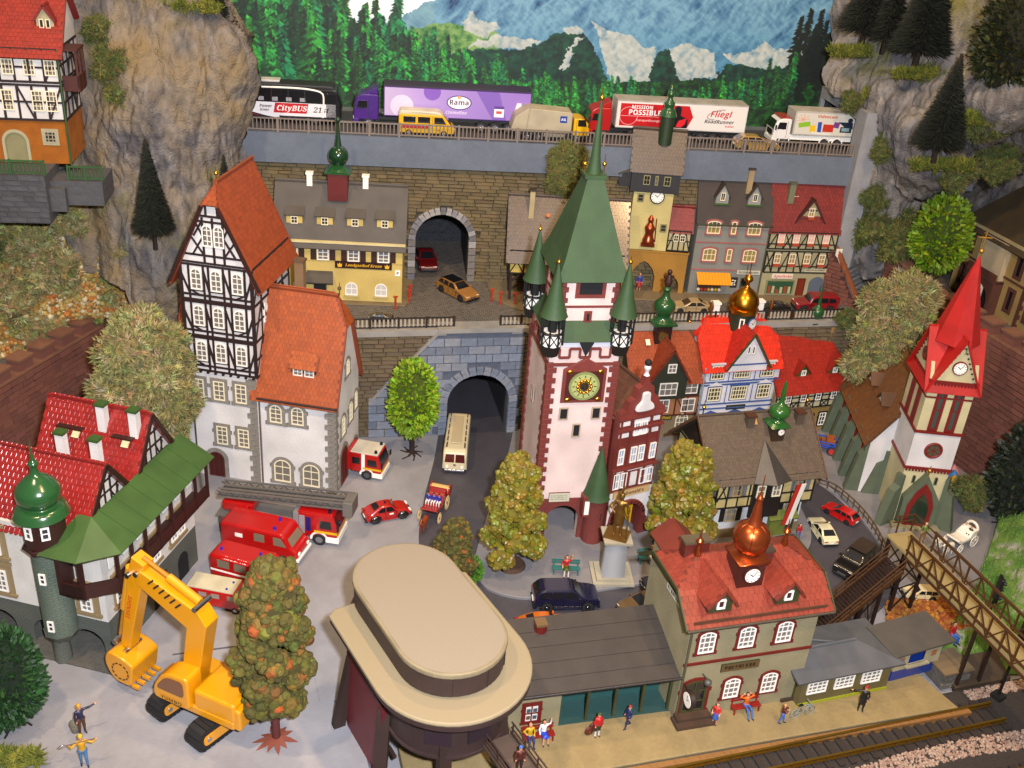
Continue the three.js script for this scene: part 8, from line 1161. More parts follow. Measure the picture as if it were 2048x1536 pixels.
// the raised street
car('saloon_car','dark red saloon car driving out of the upper tunnel','car',[846,512],[858,548],TERR,{...SEDAN,m:paint(0x5c0d12)});
car('estate_car','bronze gold estate car with black roof on the cobbled street','car',[884,574],[946,606],TERR,{...WAGON,m:paint(0x8a5f2a),extra:(t,hw)=>put('black_roof',rbox(-1.6,1.42,-hw*0.72,0.1,1.5,hw*0.72,0.05),glassK,t)});
car('saloon_car','black saloon car half hidden behind the orange annex roof','car',[738,640],[788,640],TERR,{...SEDAN,m:paint(0x101116)});
car('coupe','pale gold coupe parked before the clock gate','car',[1417,622],[1340,622],TERR,{...SEDAN,m:paint(0x9a8660)});
car('convertible','black car behind the golden dome on the upper street','car',[1578,622],[1518,620],TERR,{...SEDAN,m:paint(0x15140f)});
car('off_road_car','dark red off-road car parked by the pharmacy steps','car',[1668,620],[1585,618],TERR,{...SUV,m:paint(0x7a1218),prof:[[-2.3,0.35],[2.3,0.35],[2.3,0.95],[0.95,1.1,0.15],[0.6,1.8,0.25],[-2.25,1.82,0.2],[-2.3,0.9]],screens:[[0.93,1.15,0.65,1.68],[-2.3,1.1,-2.28,1.65,-1]]});
// the town square
car('saloon_car','cream white saloon car seen from behind beside the curved railing','car',[1661,1096],[1626,1044],0.03,{...SEDAN,m:paint(0xd2caa4),glass:glassK});
car('estate_car','bright red estate car by the curved railing','car',[1712,1052],[1648,1016],0.03,{...WAGON,m:paint(0xb01010),bumper:chrome});
car('pickup_car','black off-road car partly hidden under the footbridge stairs','car',[1735,1112],[1680,1158],0.03,{...SUV,m:paint(0x0e0d0d),extra:(t)=>put('roof_rack',[box(-1.8,1.78,-0.7,0.2,1.84,0.7)],plastic(0x35281c),t)});
car('off_road_car','dark blue off-road car on the road before the statue','car',[1064,1208],[1194,1206],0.03,{...SUV,m:paint(0x14142c,0.25)});
car('beetle_car','orange beetle car half hidden behind the long shed roof','car',[1030,1268],[1146,1262],0.03,{...BEETLE,m:paint(0xa8540a),archM:paint(0xa8540a),extra:wingM(paint(0xa8540a))});
car('saloon_car','brown saloon car nose hidden left of the station wall','car',[1335,1205],[1240,1232],0.03,{...SEDAN,m:paint(0x5b4426)});
car('saloon_car','dark blue car just showing behind the station roof','car',[1370,1172],[1282,1178],0.03,{...SEDAN,m:paint(0x191d33)});
car('beetle_car','red fire service beetle car with black wings','car',[728,1042],[818,1024],0,{...BEETLE,m:paint(0xa0140e),extra:(t,hw,top)=>{wingM(paint(0x151315))(t,hw);put('blue_light',cyl(0.1,0.08,top,top+0.16,-0.2,0),mat(0x1a1a30,0.2),t);put('door_badge',box(0.0,0.7,hw-0.01,0.35,0.85,hw+0.012),white,t);}});
car('delivery_car','cream car parked under the footbridge','car',[1872,1196],[1806,1192],0.4,{...SUV,m:paint(0xc9b88a)});
{
const t=thing('touring_bus','cream vintage touring bus with roof skylights coming out of the tunnel','bus',[0,0,0]),L=8.4,f=4.2,m=paint(0xc9bb95,0.35);put('body',prism(smoothPoly([[-f,0.4,0.3],[f,0.4,0.3],[f,1.5,0.5],[f-0.35,2.5,0.6],[-f+0.35,2.55,0.6],[-f,1.6,0.5]],6),-1.2,1.2,null,0.25),m,t);put('lower_band',rbox(-f+0.3,0.42,-1.22,f-0.2,1.05,1.22,0.1),paint(0xd8d0b8),t);for(const s of[-1,1]){for(let i=0;i<6;i++){put('side_window',box(-f+0.5+i*1.2,1.35,s*1.2-0.02,-f+1.5+i*1.2,2.05,s*1.2+0.015),mat(0x3a1214,0.15,{coat:1}),t);put('skylight',rot(bc(0,0,0,0.95,0.05,0.45),s*0.75).translate(-f+1.0+i*1.2,2.42,s*0.98),mat(0x54453a,0.15,{coat:1}),t);}put('windscreen',plate(s>0?[[f+0.02,1.35,1.0],[f+0.02,1.35,0.06],[f-0.2,2.15,0.06],[f-0.2,2.15,0.92]]:[[f+0.02,1.35,-0.06],[f+0.02,1.35,-1.0],[f-0.2,2.15,-0.92],[f-0.2,2.15,-0.06]],0.05),mat(0x4a1a18,0.12,{coat:1}),t);put('headlight',mv(rot(cyl(0.17,0.15,0,0.1,0,0,14),0,0,-Math.PI/2),f-0.02,0.85,s*0.75),lampM,t);}put('roof_hatch',rbox(-2.8,2.58,-0.5,2.6,2.68,0.5,0.05),paint(0xb9a882),t);put('bumper',rbox(f-0.1,0.35,-1.0,f+0.12,0.55,1.0,0.06),chrome,t);put('emblem',bc(f+0.02,0.95,0,0.05,0.25,0.25),chrome,t);for(const x of[-2.5,2.6])for(const s of[-1,1])wheel(t,x,s*1.06,0.44,0.28);drive(t,[918,862],[908,948],0.03,L);
}
//- fire brigade
const mFire=paint(0xa30d0d,0.28),mBluL=mat(0x1c1f9a,0.15,{coat:1});
function fireCab(t,f,roof){const Wd=2.45;put('cab',prism(smoothPoly([[f-3.2,0.8],[f,0.8],[f,1.7,0.2],[f-0.35,2.9,0.25],[f-3.2,2.95]],4),-Wd/2,Wd/2,null,0.08),mFire,t);put('cab_roof',rbox(f-3.2,2.88,-1.18,f-0.4,3.05,1.18,0.07),roof,t);put('windscreen',plate([[f+0.03,1.65,1.1],[f+0.03,1.65,-1.1],[f-0.3,2.75,-1.05],[f-0.3,2.75,1.05]],0.05),glassK,t);for(const s of[-1,1]){const z0=s*Wd/2-0.02,z1=s*Wd/2+0.012;put('side_window',prism([[f-0.45,1.65],[f-0.55,2.4],[f-1.45,2.4],[f-1.45,1.65]],z0,z1),glassK,t);put('yellow_stripe',prism([[f-0.02,1.2],[f-0.05,1.42],[f-1.9,1.42],[f-1.9,1.2]],z0,z1+0.006),mat(0xd1a514,0.4),t);put('wheel_fender',mv(fix(new THREE.TorusGeometry(0.68,0.14,6,18,Math.PI)),f-1.5,0.55,s*1.12),white,t);put('blue_light',cyl(0.17,0.13,3.05,3.3,f-0.7,s*0.85,12),mat(0x14142a,0.2),t);put('mirror',rbox2(f+0.1,2.0,s*1.4,0.15,0.55,0.2),black,t);}put('bumper',rbox(f-1.0,0.35,-1.24,f+0.1,0.95,1.24,0.1),white,t);put('bumper_stripe',rbox(f-0.3,1.0,-1.2,f+0.04,1.15,1.2,0.05),mat(0xd1a514,0.4),t);}
{
const t=thing('ladder_truck','red fire engine with long grey turntable ladder in front of the half-timbered house','fire engine',[0,0,0]),L=10,f=5,g=plastic(0x6f6a64,0.5),gd=plastic(0x4e4b47,0.5);fireCab(t,f,mFire);put('locker',box(f-3.6,0.9,-1.22,f-3.15,2.85,1.22),plastic(0x8d8c8c),t);for(const s of[-1,1]){put('blue_panel',box(f-2.55,1.3,s*1.22-0.01,f-2.15,2.6,s*1.22+0.03),mat(0x1a1d5c,0.4),t);put('locker_door',box(f-3.1,1.0,s*1.22-0.01,f-2.65,2.7,s*1.22+0.02),plastic(0x98979a),t);put('side_locker',box(-f+0.2,0.55,s*1.2-0.3,f-3.8,1.35,s*1.2),mFire,t);}put('platform',box(-f,1.35,-1.22,f-3.6,1.55,1.22),g,t);put('chassis',box(-f+0.2,0.7,-0.7,f-3,1.35,0.7),black,t);put('turntable',cyl(1.05,1.0,1.55,1.85,-3.2,0,24),mFire,t);put('turntable_body',rbox(-4.6,1.8,-0.9,-2.0,2.7,0.9,0.25),mFire,t);put('control_seat',rbox(-3.4,1.8,0.85,-2.4,2.5,1.35,0.1),mFire,t);
// ladder: side girders with truss bars and rungs, three nested sections
const A=[-4.9,3.0],B=[f+0.9,3.55],n=22;for(const s of[-1,1])for(const[w2,y2]of[[0.78,0],[0.62,0.16]]){put('ladder_rail',bar([A[0],A[1]+y2,s*w2],[B[0],B[1]+y2,s*w2],0.12,0.14),g,t);put('ladder_rail',bar([A[0],A[1]+y2+0.5,s*w2],[B[0],B[1]+y2+0.5,s*w2],0.1,0.12),g,t);}for(let i=0;i<=n;i++){const k=i/n,x=A[0]+(B[0]-A[0])*k,y=A[1]+(B[1]-A[1])*k;put('rung',bar([x,y+0.1,-0.78],[x,y+0.1,0.78],0.07),gd,t);if(i<n){const k1=(i+1)/n,x1=A[0]+(B[0]-A[0])*k1,y1=A[1]+(B[1]-A[1])*k1;for(const s of[-1,1])put('truss_bar',i%2?bar([x,y,s*0.78],[x1,y1+0.5,s*0.78],0.06):bar([x,y+0.5,s*0.78],[x1,y1,s*0.78],0.06),gd,t);}}put('ladder_bed',plate([[A[0],A[1]+0.02,0.7],[B[0],B[1]+0.02,0.7],[B[0],B[1]+0.02,-0.7],[A[0],A[1]+0.02,-0.7]],0.08),gd,t);put('ladder_head',rbox(B[0]-0.6,B[1]-0.75,-0.85,B[0]+0.2,B[1]+0.6,0.85,0.1),g,t);for(const x of[f-1.5,-2.2])for(const s of[-1,1])wheel(t,x,s*1.08,0.55,0.36,plastic(0x7a7a7e));for(const s of[-1,1])put('outrigger',box(-f+0.2,0.25,s*1.1-0.12,-f+0.5,1.4,s*1.1+0.12),gd,t);drive(t,[446,1042],[684,1078],0,L);
}
{const t=thing('fire_engine','red and white fire engine standing behind the annex corner','fire engine',[0,0,0]),L=8,f=4;fireCab(t,f,plastic(0xcfc8b4));put('box_body',rbox(-f,0.9,-1.22,f-3.2,2.95,1.22,0.06),mFire,t);put('roof_gear',rbox(-3,2.95,-0.8,0.4,3.15,0.8,0.06),plastic(0xa8a8a4),t);for(const s of[-1,1]){put('crew_door',box(f-3.1,1.0,s*1.22-0.01,f-2.1,2.7,s*1.22+0.02),mFire,t);put('crew_window',box(f-3.0,1.7,s*1.22-0.01,f-2.2,2.45,s*1.22+0.03),glassK,t);put('door_post',box(f-2.05,0.9,s*1.22-0.01,f-1.7,2.9,s*1.22+0.018),white,t);}for(const x of[f-1.5,-2.2])for(const s of[-1,1])wheel(t,x,s*1.08,0.55,0.36,plastic(0x55565a));drive(t,[618,925],[770,952],0,L);}
function fireVan(name,label,a,b,o={}){const t=thing(name,label,'van',[0,0,0],0,'fire service vans'),L=5.6,f=2.8,w=2.1,y2=o.y2||2.35;put('body',prism(smoothPoly([[-f,0.4],[f,0.4],[f,1.05,0.25],[f-0.45,1.3,0.3],[f-1.0,y2,0.35],[-f,y2,0.2]],5),-w/2,w/2,null,0.16),mFire,t);if(o.roof)put('roof',rbox(-f+0.05,y2-0.06,-w/2+0.05,f-1.15,y2+0.1,w/2-0.05,0.06),o.roof,t);const wm=o.win||mat(0x746a58,0.15,{coat:0.6});for(const s of[-1,1]){const z0=s*w/2-0.02,z1=s*w/2+0.014;put('door_window',prism([[f-0.75,1.4],[f-1.15,y2-0.3],[f-1.7,y2-0.3],[f-1.7,1.4]],z0,z1),wm,t);for(const x of o.wins||[-0.3])put('side_window',box(x,1.42,z0,x+(o.ww||0.75),y2-0.3,z1),wm,t);if(o.stripe)put('white_stripe',box(-f+0.1,1.0,z0,f-0.1,1.16,z1),white,t);if(o.badge)put('badge',box(-1.7,1.45,z0,-1.15,1.75,z1),white,t);put('headlight',mv(rot(cyl(0.16,0.15,0,0.08,0,0,12),0,0,-Math.PI/2),f-0.02,0.85,s*0.7),lampM,t);}put('windscreen',plate([[f-0.42,1.38,w/2-0.22],[f-0.42,1.38,-w/2+0.22],[f-0.93,y2-0.2,-w/2+0.3],[f-0.93,y2-0.2,w/2-0.3]],0.04),wm,t);put('bumper',rbox(f-0.15,0.35,-w/2,f+0.1,0.58,w/2,0.06),white,t);for(const[x,z]of o.lights||[[1.2,0.5],[0.9,-0.5]])put('blue_light',[cyl(0.13,0.1,y2,y2+0.2,x,z,10)],mBluL,t);for(const x of[-1.7,1.75])for(const s of[-1,1])wheel(t,x,s*0.95,0.36,0.24);if(o.text){const g=new THREE.PlaneGeometry(2.3,0.42);g.rotateX(-Math.PI/2+0.5);g.translate(-0.6,y2-0.05,w/2-0.1);put('lettering',fix(g),printMat(textTex(o.text,'#efe8e2','#a30d0d','bold 60px sans-serif',384,72)),t);}return drive(t,a,b,0,L);}
fireVan('fire_van','large red fire van with two blue lights beside the ladder truck',[458,1082],[608,1116],{badge:1,lights:[[1.0,0.55],[0.9,-0.5]],wins:[-0.3],y2:2.35});
fireVan('fire_van','red van with Notruf lettering on its roof edge',[436,1142],[568,1178],{stripe:1,wins:[-2.1,-0.7],ww:1.0,text:'Notruf 112',lights:[[-2.2,0.2],[0.9,0.6],[0.8,-0.3]],y2:2.4});
fireVan('fire_van','small red van with cream white roof behind the excavator',[385,1196],[502,1218],{roof:plastic(0xc9c2a2),wins:[-1.6,-0.4],lights:[[0.9,0.6],[1.1,-0.4]],y2:2.2,win:mat(0x8a7f76,0.2)});
//- model trees and bushes
const LEAF={
sprig:()=>{const p=[];for(let i=0;i<9;i++){const a=rr(0,6.28),e=rr(-0.2,1.3),l=rr(0.7,1.2),w=0.1,x=Math.cos(a)*Math.cos(e)*l,y=Math.sin(e)*l,z=Math.sin(a)*Math.cos(e)*l,bx=-Math.sin(a)*w,bz=Math.cos(a)*w;p.push(bx,0,bz,-bx,0,-bz,x,y,z,x*0.5+bz,y*0.5,z*0.5-bx,x*0.5-bz,y*0.5+0.06,z*0.5+bx,x*0.9+bx*3,y*0.95+0.2,z*0.9+bz*3);}const g=new THREE.BufferGeometry();g.setAttribute('position',new THREE.Float32BufferAttribute(p,3));return fix(g);},
leaf:()=>{const g=new THREE.BufferGeometry();g.setAttribute('position',new THREE.Float32BufferAttribute([-0.3,0,0,0.3,0,0,0,0.08,0.45,0.3,0,0,0.28,0,0.9,0,0.08,0.45,-0.28,0,0.9,-0.3,0,0,0,0.08,0.45,0.28,0,0.9,0,-0.06,1.3,0,0.08,0.45,0,-0.06,1.3,-0.28,0,0.9,0,0.08,0.45],3));return fix(g);},
needle:()=>{const g=new THREE.ConeGeometry(0.035,1,3);g.translate(0,0.5,0);g.rotateX(Math.PI/2);return fix(g);},
clump:()=>{const g=new THREE.IcosahedronGeometry(1,1),p=g.attributes.position;for(let i=0;i<p.count;i++){const k=1+0.95*fbm(p.getX(i)*1.9,p.getY(i)*1.7,p.getZ(i)*1.7+5,2);p.setXYZ(i,p.getX(i)*k,p.getY(i)*k,p.getZ(i)*k);}g.computeVertexNormals();return fix(g);},
blob:()=>{const g=new THREE.IcosahedronGeometry(1,1),p=g.attributes.position;for(let i=0;i<p.count;i++){const k=1+0.9*fbm(p.getX(i)*1.6,p.getY(i)*1.6,p.getZ(i)*1.6+3,2);p.setXYZ(i,p.getX(i)*k,p.getY(i)*k,p.getZ(i)*k);}g.computeVertexNormals();return fix(g);},
};
const leafM={sprig:mat(0xffffff,0.95,{ds:1}),leaf:mat(0xffffff,0.6,{ds:1}),needle:mat(0xffffff,0.8),clump:mat(0xffffff,0.85,{bump:['stone',0.5,0.05]}),blob:mat(0xffffff,0.3,{coat:0.4})};
const leafV={sprig:mat(0xffffff,0.95,{ds:1,vc:1}),leaf:mat(0xffffff,0.6,{ds:1,vc:1}),needle:mat(0xffffff,0.8,{vc:1}),clump:mat(0xffffff,0.85,{vc:1}),blob:mat(0xffffff,0.42,{vc:1})};
const lin=(h)=>{const c=new THREE.Color(h);return[c.r,c.g,c.b];};
// lumps: [x, y, z, rx, ry]; leaves sit in and on them, tilted outwards
function crown(t,kind,lumps,n,size,cols,o={}){
const L=[],C=[],tot=lumps.reduce((s,l)=>s+l[3]*l[4],0),C3=cols.map(lin);
for(const[x,y,z,rx,ry]of lumps){const m=Math.round(n*rx*ry/tot);for(let i=0;i<m;i++){const u=rr(-1,1),a=rr(0,6.283),q=Math.sqrt(1-u*u),d=V(q*Math.cos(a),u,q*Math.sin(a)),k=o.shell?rr(0.86,1.05):Math.pow(rnd(),0.4)*1.06;const p=V(x+d.x*rx*k,y+d.y*ry*k,z+d.z*rx*k);const up=d.clone().add(V(rr(-0.6,0.6),rr(-0.4,0.7)+(o.up||0),rr(-0.6,0.6))).normalize();const qt=new THREE.Quaternion().setFromUnitVectors(kind==='sprig'?V(0,1,0):V(0,0,1),up).multiply(Q(0,kind==='sprig'?rr(0,6):0,kind==='sprig'?0:rr(0,6)));const s=size*rr(0.7,1.3)*(kind==='clump'?rr(0.5,1.7):1);L.push(M4(p,qt,s));const f=fbm(p.x*0.5,p.y*0.5,p.z*0.5,2);C.push(mixc(C3[Math.floor(rnd()*C3.length)],C3[0],clamp(0.5+f*2)).map((v)=>v*rr(0.75,1.2)));}}
const c=bake('crown',cached('leaf'+kind,LEAF[kind]),leafV[kind],L,t,C);
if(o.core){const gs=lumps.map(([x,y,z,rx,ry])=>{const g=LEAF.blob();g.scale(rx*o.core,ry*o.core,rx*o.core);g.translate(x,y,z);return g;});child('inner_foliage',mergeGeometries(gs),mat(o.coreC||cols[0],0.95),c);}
return c;
}
function lumpy(r,h,y0,n,k=0.5){const o=[[0,y0+h*0.5,0,r*0.72,h*0.44]];for(let i=0;i<n;i++){const a=i*2.4+rr(-0.3,0.3),v=(i+0.5)/n,w=Math.sin(Math.PI*(0.12+v*0.76));o.push([Math.cos(a)*r*0.6*w,y0+h*(0.12+0.76*v),Math.sin(a)*r*0.6*w,r*k*rr(0.8,1.15),r*k*rr(0.75,1.1)]);}return o;}
// base pixel, crown's top row, width in photograph pixels
function plant(px,pBase,pTop,wpx,h,z){const b=z===undefined?at(px,pBase,h):atz(px,pBase,z);let lo=0,hi=40;for(let i=0;i<40;i++){const m=(lo+hi)/2;if(rowOf(V(b.x,b.y+m,b.z))[1]>pTop)lo=m;else hi=m;}const d=Math.hypot(b.x,EYE-b.y-lo/2,b.z);return{b,H:lo,r:wpx*d/FOC/2};}
function trunk(t,h,r,m,roots,tilt=0){put('trunk',[rod([0,0,0],[tilt,h,0],r,8,r*0.55)],m,t);for(let i=0;i<(roots||0);i++){const a=i*6.283/roots+rr(-0.2,0.2),l=r*rr(4,6);put('root',mergeGeometries([bar([0,r*0.5,0],[Math.cos(a)*l*0.5,0.1,Math.sin(a)*l*0.5],r*0.8,r*0.3),bar([Math.cos(a)*l*0.5,0.1,Math.sin(a)*l*0.5],[Math.cos(a+0.25)*l,0.04,Math.sin(a+0.25)*l],r*0.45,r*0.2)].map(fix)),m,t);}}
const bark=mat(0x2a1c14,0.9,{bump:['stone',0.6,0.05]}),LICH=[0x857d4c,0x9c9362,0x69643a,0xb0a878],LICG=[0x555a28,0x6d6e36,0x3f4a22,0x7d7a42];
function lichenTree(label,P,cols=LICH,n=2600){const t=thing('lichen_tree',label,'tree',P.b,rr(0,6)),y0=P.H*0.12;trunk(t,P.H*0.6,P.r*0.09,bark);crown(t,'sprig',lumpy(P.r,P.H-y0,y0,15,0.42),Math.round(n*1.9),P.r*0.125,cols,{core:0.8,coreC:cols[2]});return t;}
lichenTree('big pale lichen tree left of the tall half-timbered house',plant(312,985,615,205,0),LICH,5200);
lichenTree('big pale lichen tree behind the church and red-roofed house',plant(1732,872,528,165,0.3),LICH,4200);
lichenTree('pale lichen tree against the stone wall beside the stilt house',plant(1128,420,283,100,0,-113.5),[0x6b6a35,0x807d45,0x535628],2200);
function fir(label,P,n=3000,c=0x0c1409){const t=thing('fir_tree',label,'tree',P.b,rr(0,6),'dark firs on the rocks'),L=[],C=[],c0=lin(c);trunk(t,P.H*0.96,P.r*0.09,bark);for(let i=0;i<n;i++){const v=1-Math.sqrt(rnd())*0.9,y=P.H*(0.1+0.88*v),R=P.r*(1-v)*rr(0.85,1.1)+0.08,a=rr(0,6.283),s=R*rr(0.35,0.95),dn=rr(-0.35,0.05),k=R-s;L.push(M4(V(Math.cos(a)*k,y-k*0.15,Math.sin(a)*k),new THREE.Quaternion().setFromUnitVectors(V(0,0,1),V(Math.cos(a),dn,Math.sin(a)).normalize()),V(P.r*1.1,P.r*1.1,s)));C.push(rr(0.6,1.7));}bake('crown',cached('leafneedle',LEAF.needle),leafV.needle,L,t,C.map((k)=>c0.map((v)=>v*k)));return t;}
fir('dark bottle-brush fir on the golden slope behind the half-timbered house',plant(312,498,268,92,0,-95),4600,0x10180c);
fir('small dark fir beside the beige round tower',plant(453,402,304,40,0,-99.5),1500,0x131a0c);
fir('dark fir at the top of the left cliff edge',plant(436,72,-50,78,0,-108),2200);
fir('dark fir on the rock ledge right of the concrete portal',plant(1866,325,98,112,0,-108),4200);
fir('leftmost of the dark firs at the top of the right rock',plant(1722,92,-120,120,0,-121),3400);
fir('dark fir between two others on top of the right rock',plant(1765,106,-90,90,0,-119),2600);
fir('large dark fir on the upper right rock shelf',plant(1828,140,-130,130,0,-116.5),4400);
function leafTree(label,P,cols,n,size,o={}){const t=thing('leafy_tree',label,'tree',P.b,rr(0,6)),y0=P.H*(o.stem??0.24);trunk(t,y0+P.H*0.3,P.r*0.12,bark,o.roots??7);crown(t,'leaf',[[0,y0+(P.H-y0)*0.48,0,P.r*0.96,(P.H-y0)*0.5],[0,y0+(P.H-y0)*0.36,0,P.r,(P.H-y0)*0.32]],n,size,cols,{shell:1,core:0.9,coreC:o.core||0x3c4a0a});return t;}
leafTree('bright yellow-green round tree beside the lower tunnel',plant(824,906,722,90,0),[0x6f8f10,0x8aa51c,0x557a0a,0x9bb52a],2600,0.42);
leafTree('bright yellow-green oval tree below the rock at the villa',plant(1862,545,393,94,0,-113),[0x5f7a08,0x789010,0x4c6806],2600,0.5,{stem:0.06,core:0x30400a});
leafTree('dark green round bush at the left edge by the workers',plant(20,1440,1268,130,0),[0x1c3d18,0x285220,0x133012],3800,0.38,{stem:0.05,core:0x0c1d0b});
leafTree('dark grey-green tree at the right edge below the town wall',plant(2022,1045,845,118,0.4),[0x1a2414,0x28341c,0x101a0e],2600,0.5,{stem:0.03,core:0x0c120a});
leafTree('dark olive deciduous tree high on the right rock',plant(1988,240,-40,130,0,-109),[0x2b2f10,0x383a14,0x1f260d],3000,0.55,{stem:0.22,core:0x15180a,roots:0});
leafTree('small green bush at the foot of the beige bunker tower',plant(940,1160,1118,40,0),[0x3f6a18,0x527d20],700,0.3,{stem:0.02,core:0x1e3a0c,roots:0});
// glossy plastic trees on the island, birch-like trunks
function plasticTree(label,P,seedK){const t=thing('plastic_tree',label,'tree',P.b,seedK);put('trunk',rod([0,0,0],[0,P.H*0.9,0],P.r*0.1,8,P.r*0.04),mat(0xb9b39c,0.5,{map:['blotch',0.7]}),t);for(let i=0;i<6;i++)put('bark_mark',bc(rr(-0.08,0.08),P.H*(0.15+i*0.13),P.r*0.09,0.14,0.2,0.06),black,t);put('foot',cyl(P.r*0.5,P.r*0.42,0,0.35,0,0,16),mat(0x4a3424,0.8,{bump:['stone',1,0.08]}),t);const l=[];for(let i=0;i<24;i++){const v=(i+0.5)/24,a=i*2.4,w=Math.pow(1-v,0.55)*0.72+0.08;l.push([Math.cos(a)*P.r*w,P.H*(0.14+0.8*v),Math.sin(a)*P.r*w,P.r*0.36,P.r*0.34]);}crown(t,'blob',l,1000,P.r*0.11,[0x6e651a,0x766d1f,0x635c18,0x7f762a],{core:0.92,coreC:0x665d18,shell:1});}
plasticTree('glossy olive plastic tree at the left end of the island',plant(1022,1130,915,122,0.35),0.4);plasticTree('glossy olive plastic tree between red house and town hall',plant(1352,1085,890,128,0.35),2.1);
// foam trees in autumn colours
function foamTree(label,P,stem,n,tilt){const t=thing('autumn_tree',label,'tree',P.b,0),y0=P.H*stem,m=mat(0x54211c,0.7),H=P.H-y0;put('trunk',rod([0,0,0],[tilt,y0+H*0.4,0],0.32,8,0.2),m,t);for(let i=0;i<11;i++){const a=i*0.571+rr(-0.15,0.15),l=rr(1.1,1.8),c=Math.cos(a),s=Math.sin(a);put('root',plate([[c*0.2-s*0.22,0.28,s*0.2+c*0.22],[c*0.2+s*0.22,0.28,s*0.2-c*0.22],[c*l*0.6+s*0.2,0.14,s*l*0.6-c*0.2],[c*l,0.03,s*l],[c*l*0.6-s*0.2,0.14,s*l*0.6+c*0.2]].reverse(),0.05),mat(0x7a3f2c,0.7),t);}const l=[];for(let i=0;i<26;i++){const v=(i+0.5)/26,a=i*2.4,w=v<0.35?0.35+v*1.0:0.75*Math.pow((1-v)/0.65,0.7);l.push([tilt+Math.cos(a)*P.r*w*0.75,y0+H*(0.05+0.88*v),Math.sin(a)*P.r*w*0.82,P.r*rr(0.26,0.46),P.r*rr(0.28,0.44)]);}crown(t,'clump',l,n,P.r*0.068,[0x4a4512,0x5a5216,0x403c10,0x6a6020,0x544a14,0x4a4512,0x5a5216,0x7a5a1a,0x8a4512],{core:0.9,coreC:0x3c370f});}
foamTree('large autumn tree with green and orange foam crown beside the excavator',plant(553,1478,1118,185,0),0.2,5200,0.1);foamTree('small autumn tree behind the beige bunker tower',plant(905,1178,1040,100,0),0.1,2000,0);
// lichen bushes on rock and slope, each its own
const bushM=[[1768,300,52,-117,LICG],[1775,235,60,-119,LICG],[1740,395,50,-118,LICG],[1722,455,70,-119,LICG],[1790,480,80,-117,LICG],[1840,505,50,-116,LICG],[1700,205,40,-121,LICG],[1900,350,60,-111,LICG],[1960,240,70,-110,LICG],[1845,150,46,-117,LICG],[1990,330,60,-112,LICG],[60,470,90,-97,LICH],[150,440,60,-98,LICH],[110,535,90,-96.5,LICH],[35,590,90,-95.5,LICH],[262,500,50,-98,LICH],[228,585,64,-101,LICH],[80,650,80,-96.5,LICH],[205,60,60,-102.5,LICG],[230,130,64,-101.5,LICG],[248,200,56,-101,LICG],[262,255,44,-100.5,LICG],[330,445,40,-99,LICG],[385,60,50,-106.5,LICG],[455,92,44,-109,LICG],[20,480,80,-97,LICG],[1935,985,60,-92,LICG],[1690,640,40,-110,LICG]];
const where=['right of the concrete portal','above the concrete portal on the rock','hanging down the pillar side of the portal','at the foot of the concrete pillar','below the right rock beside the bright oval tree','touching the bright oval tree','on the lintel of the concrete portal','under the dark fir on the right ledge','on the upper right rock beside the deciduous tree','between the dark firs on the right rock','below the deciduous tree at the right','below the hillside terrace','on the slope right of the terrace','in the middle of the golden slope','low on the golden slope at the left edge','beside the dark fir on the golden slope','behind the town wall battlements','just above the left town wall','topmost in the moss strip of the left cliff','second in the moss strip of the left cliff','third in the moss strip of the left cliff','lowest in the moss strip of the left cliff','right below the dark fir of the slope','on the top ledge of the left cliff','at the outer top corner of the left cliff','at the left edge under the terrace','at the foot of the right town wall','beside the red-roofed house below the stairs'];
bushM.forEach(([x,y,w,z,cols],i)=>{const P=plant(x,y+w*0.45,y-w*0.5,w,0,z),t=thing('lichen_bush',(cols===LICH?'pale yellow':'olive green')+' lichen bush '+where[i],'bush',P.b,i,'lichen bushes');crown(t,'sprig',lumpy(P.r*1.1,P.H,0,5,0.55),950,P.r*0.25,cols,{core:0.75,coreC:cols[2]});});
// loose turf: ledges of the rock, bank, near left corner
{const L=[],add=(x,y,z,w,h,n)=>{for(let i=0;i<n;i++){const p=atz(x+rr(-w,w),y+rr(-h,h),z+rr(-0.6,0.6));L.push(M4(p,Q(rr(-0.5,0.5),rr(0,6),rr(-0.5,0.5)),rr(0.35,0.8)));}};add(1700,105,-120.5,40,10,220);add(1845,150,-115.8,60,8,200);add(1885,332,-109,60,10,260);add(2000,240,-108,70,12,320);add(1780,190,-120,50,10,200);add(330,18,-105,110,10,260);add(20,1520,-50.2,60,14,420);const o=many('turf',cached('leafsprig',LEAF.sprig),leafM.sprig,L,scene,(c)=>c.setRGB(...mixc(lin(0x4a5a14),lin(0x7d7a2a),rnd())));tag(o,'short olive green turf on the rock ledges and layout edge','turf',null,'stuff');}
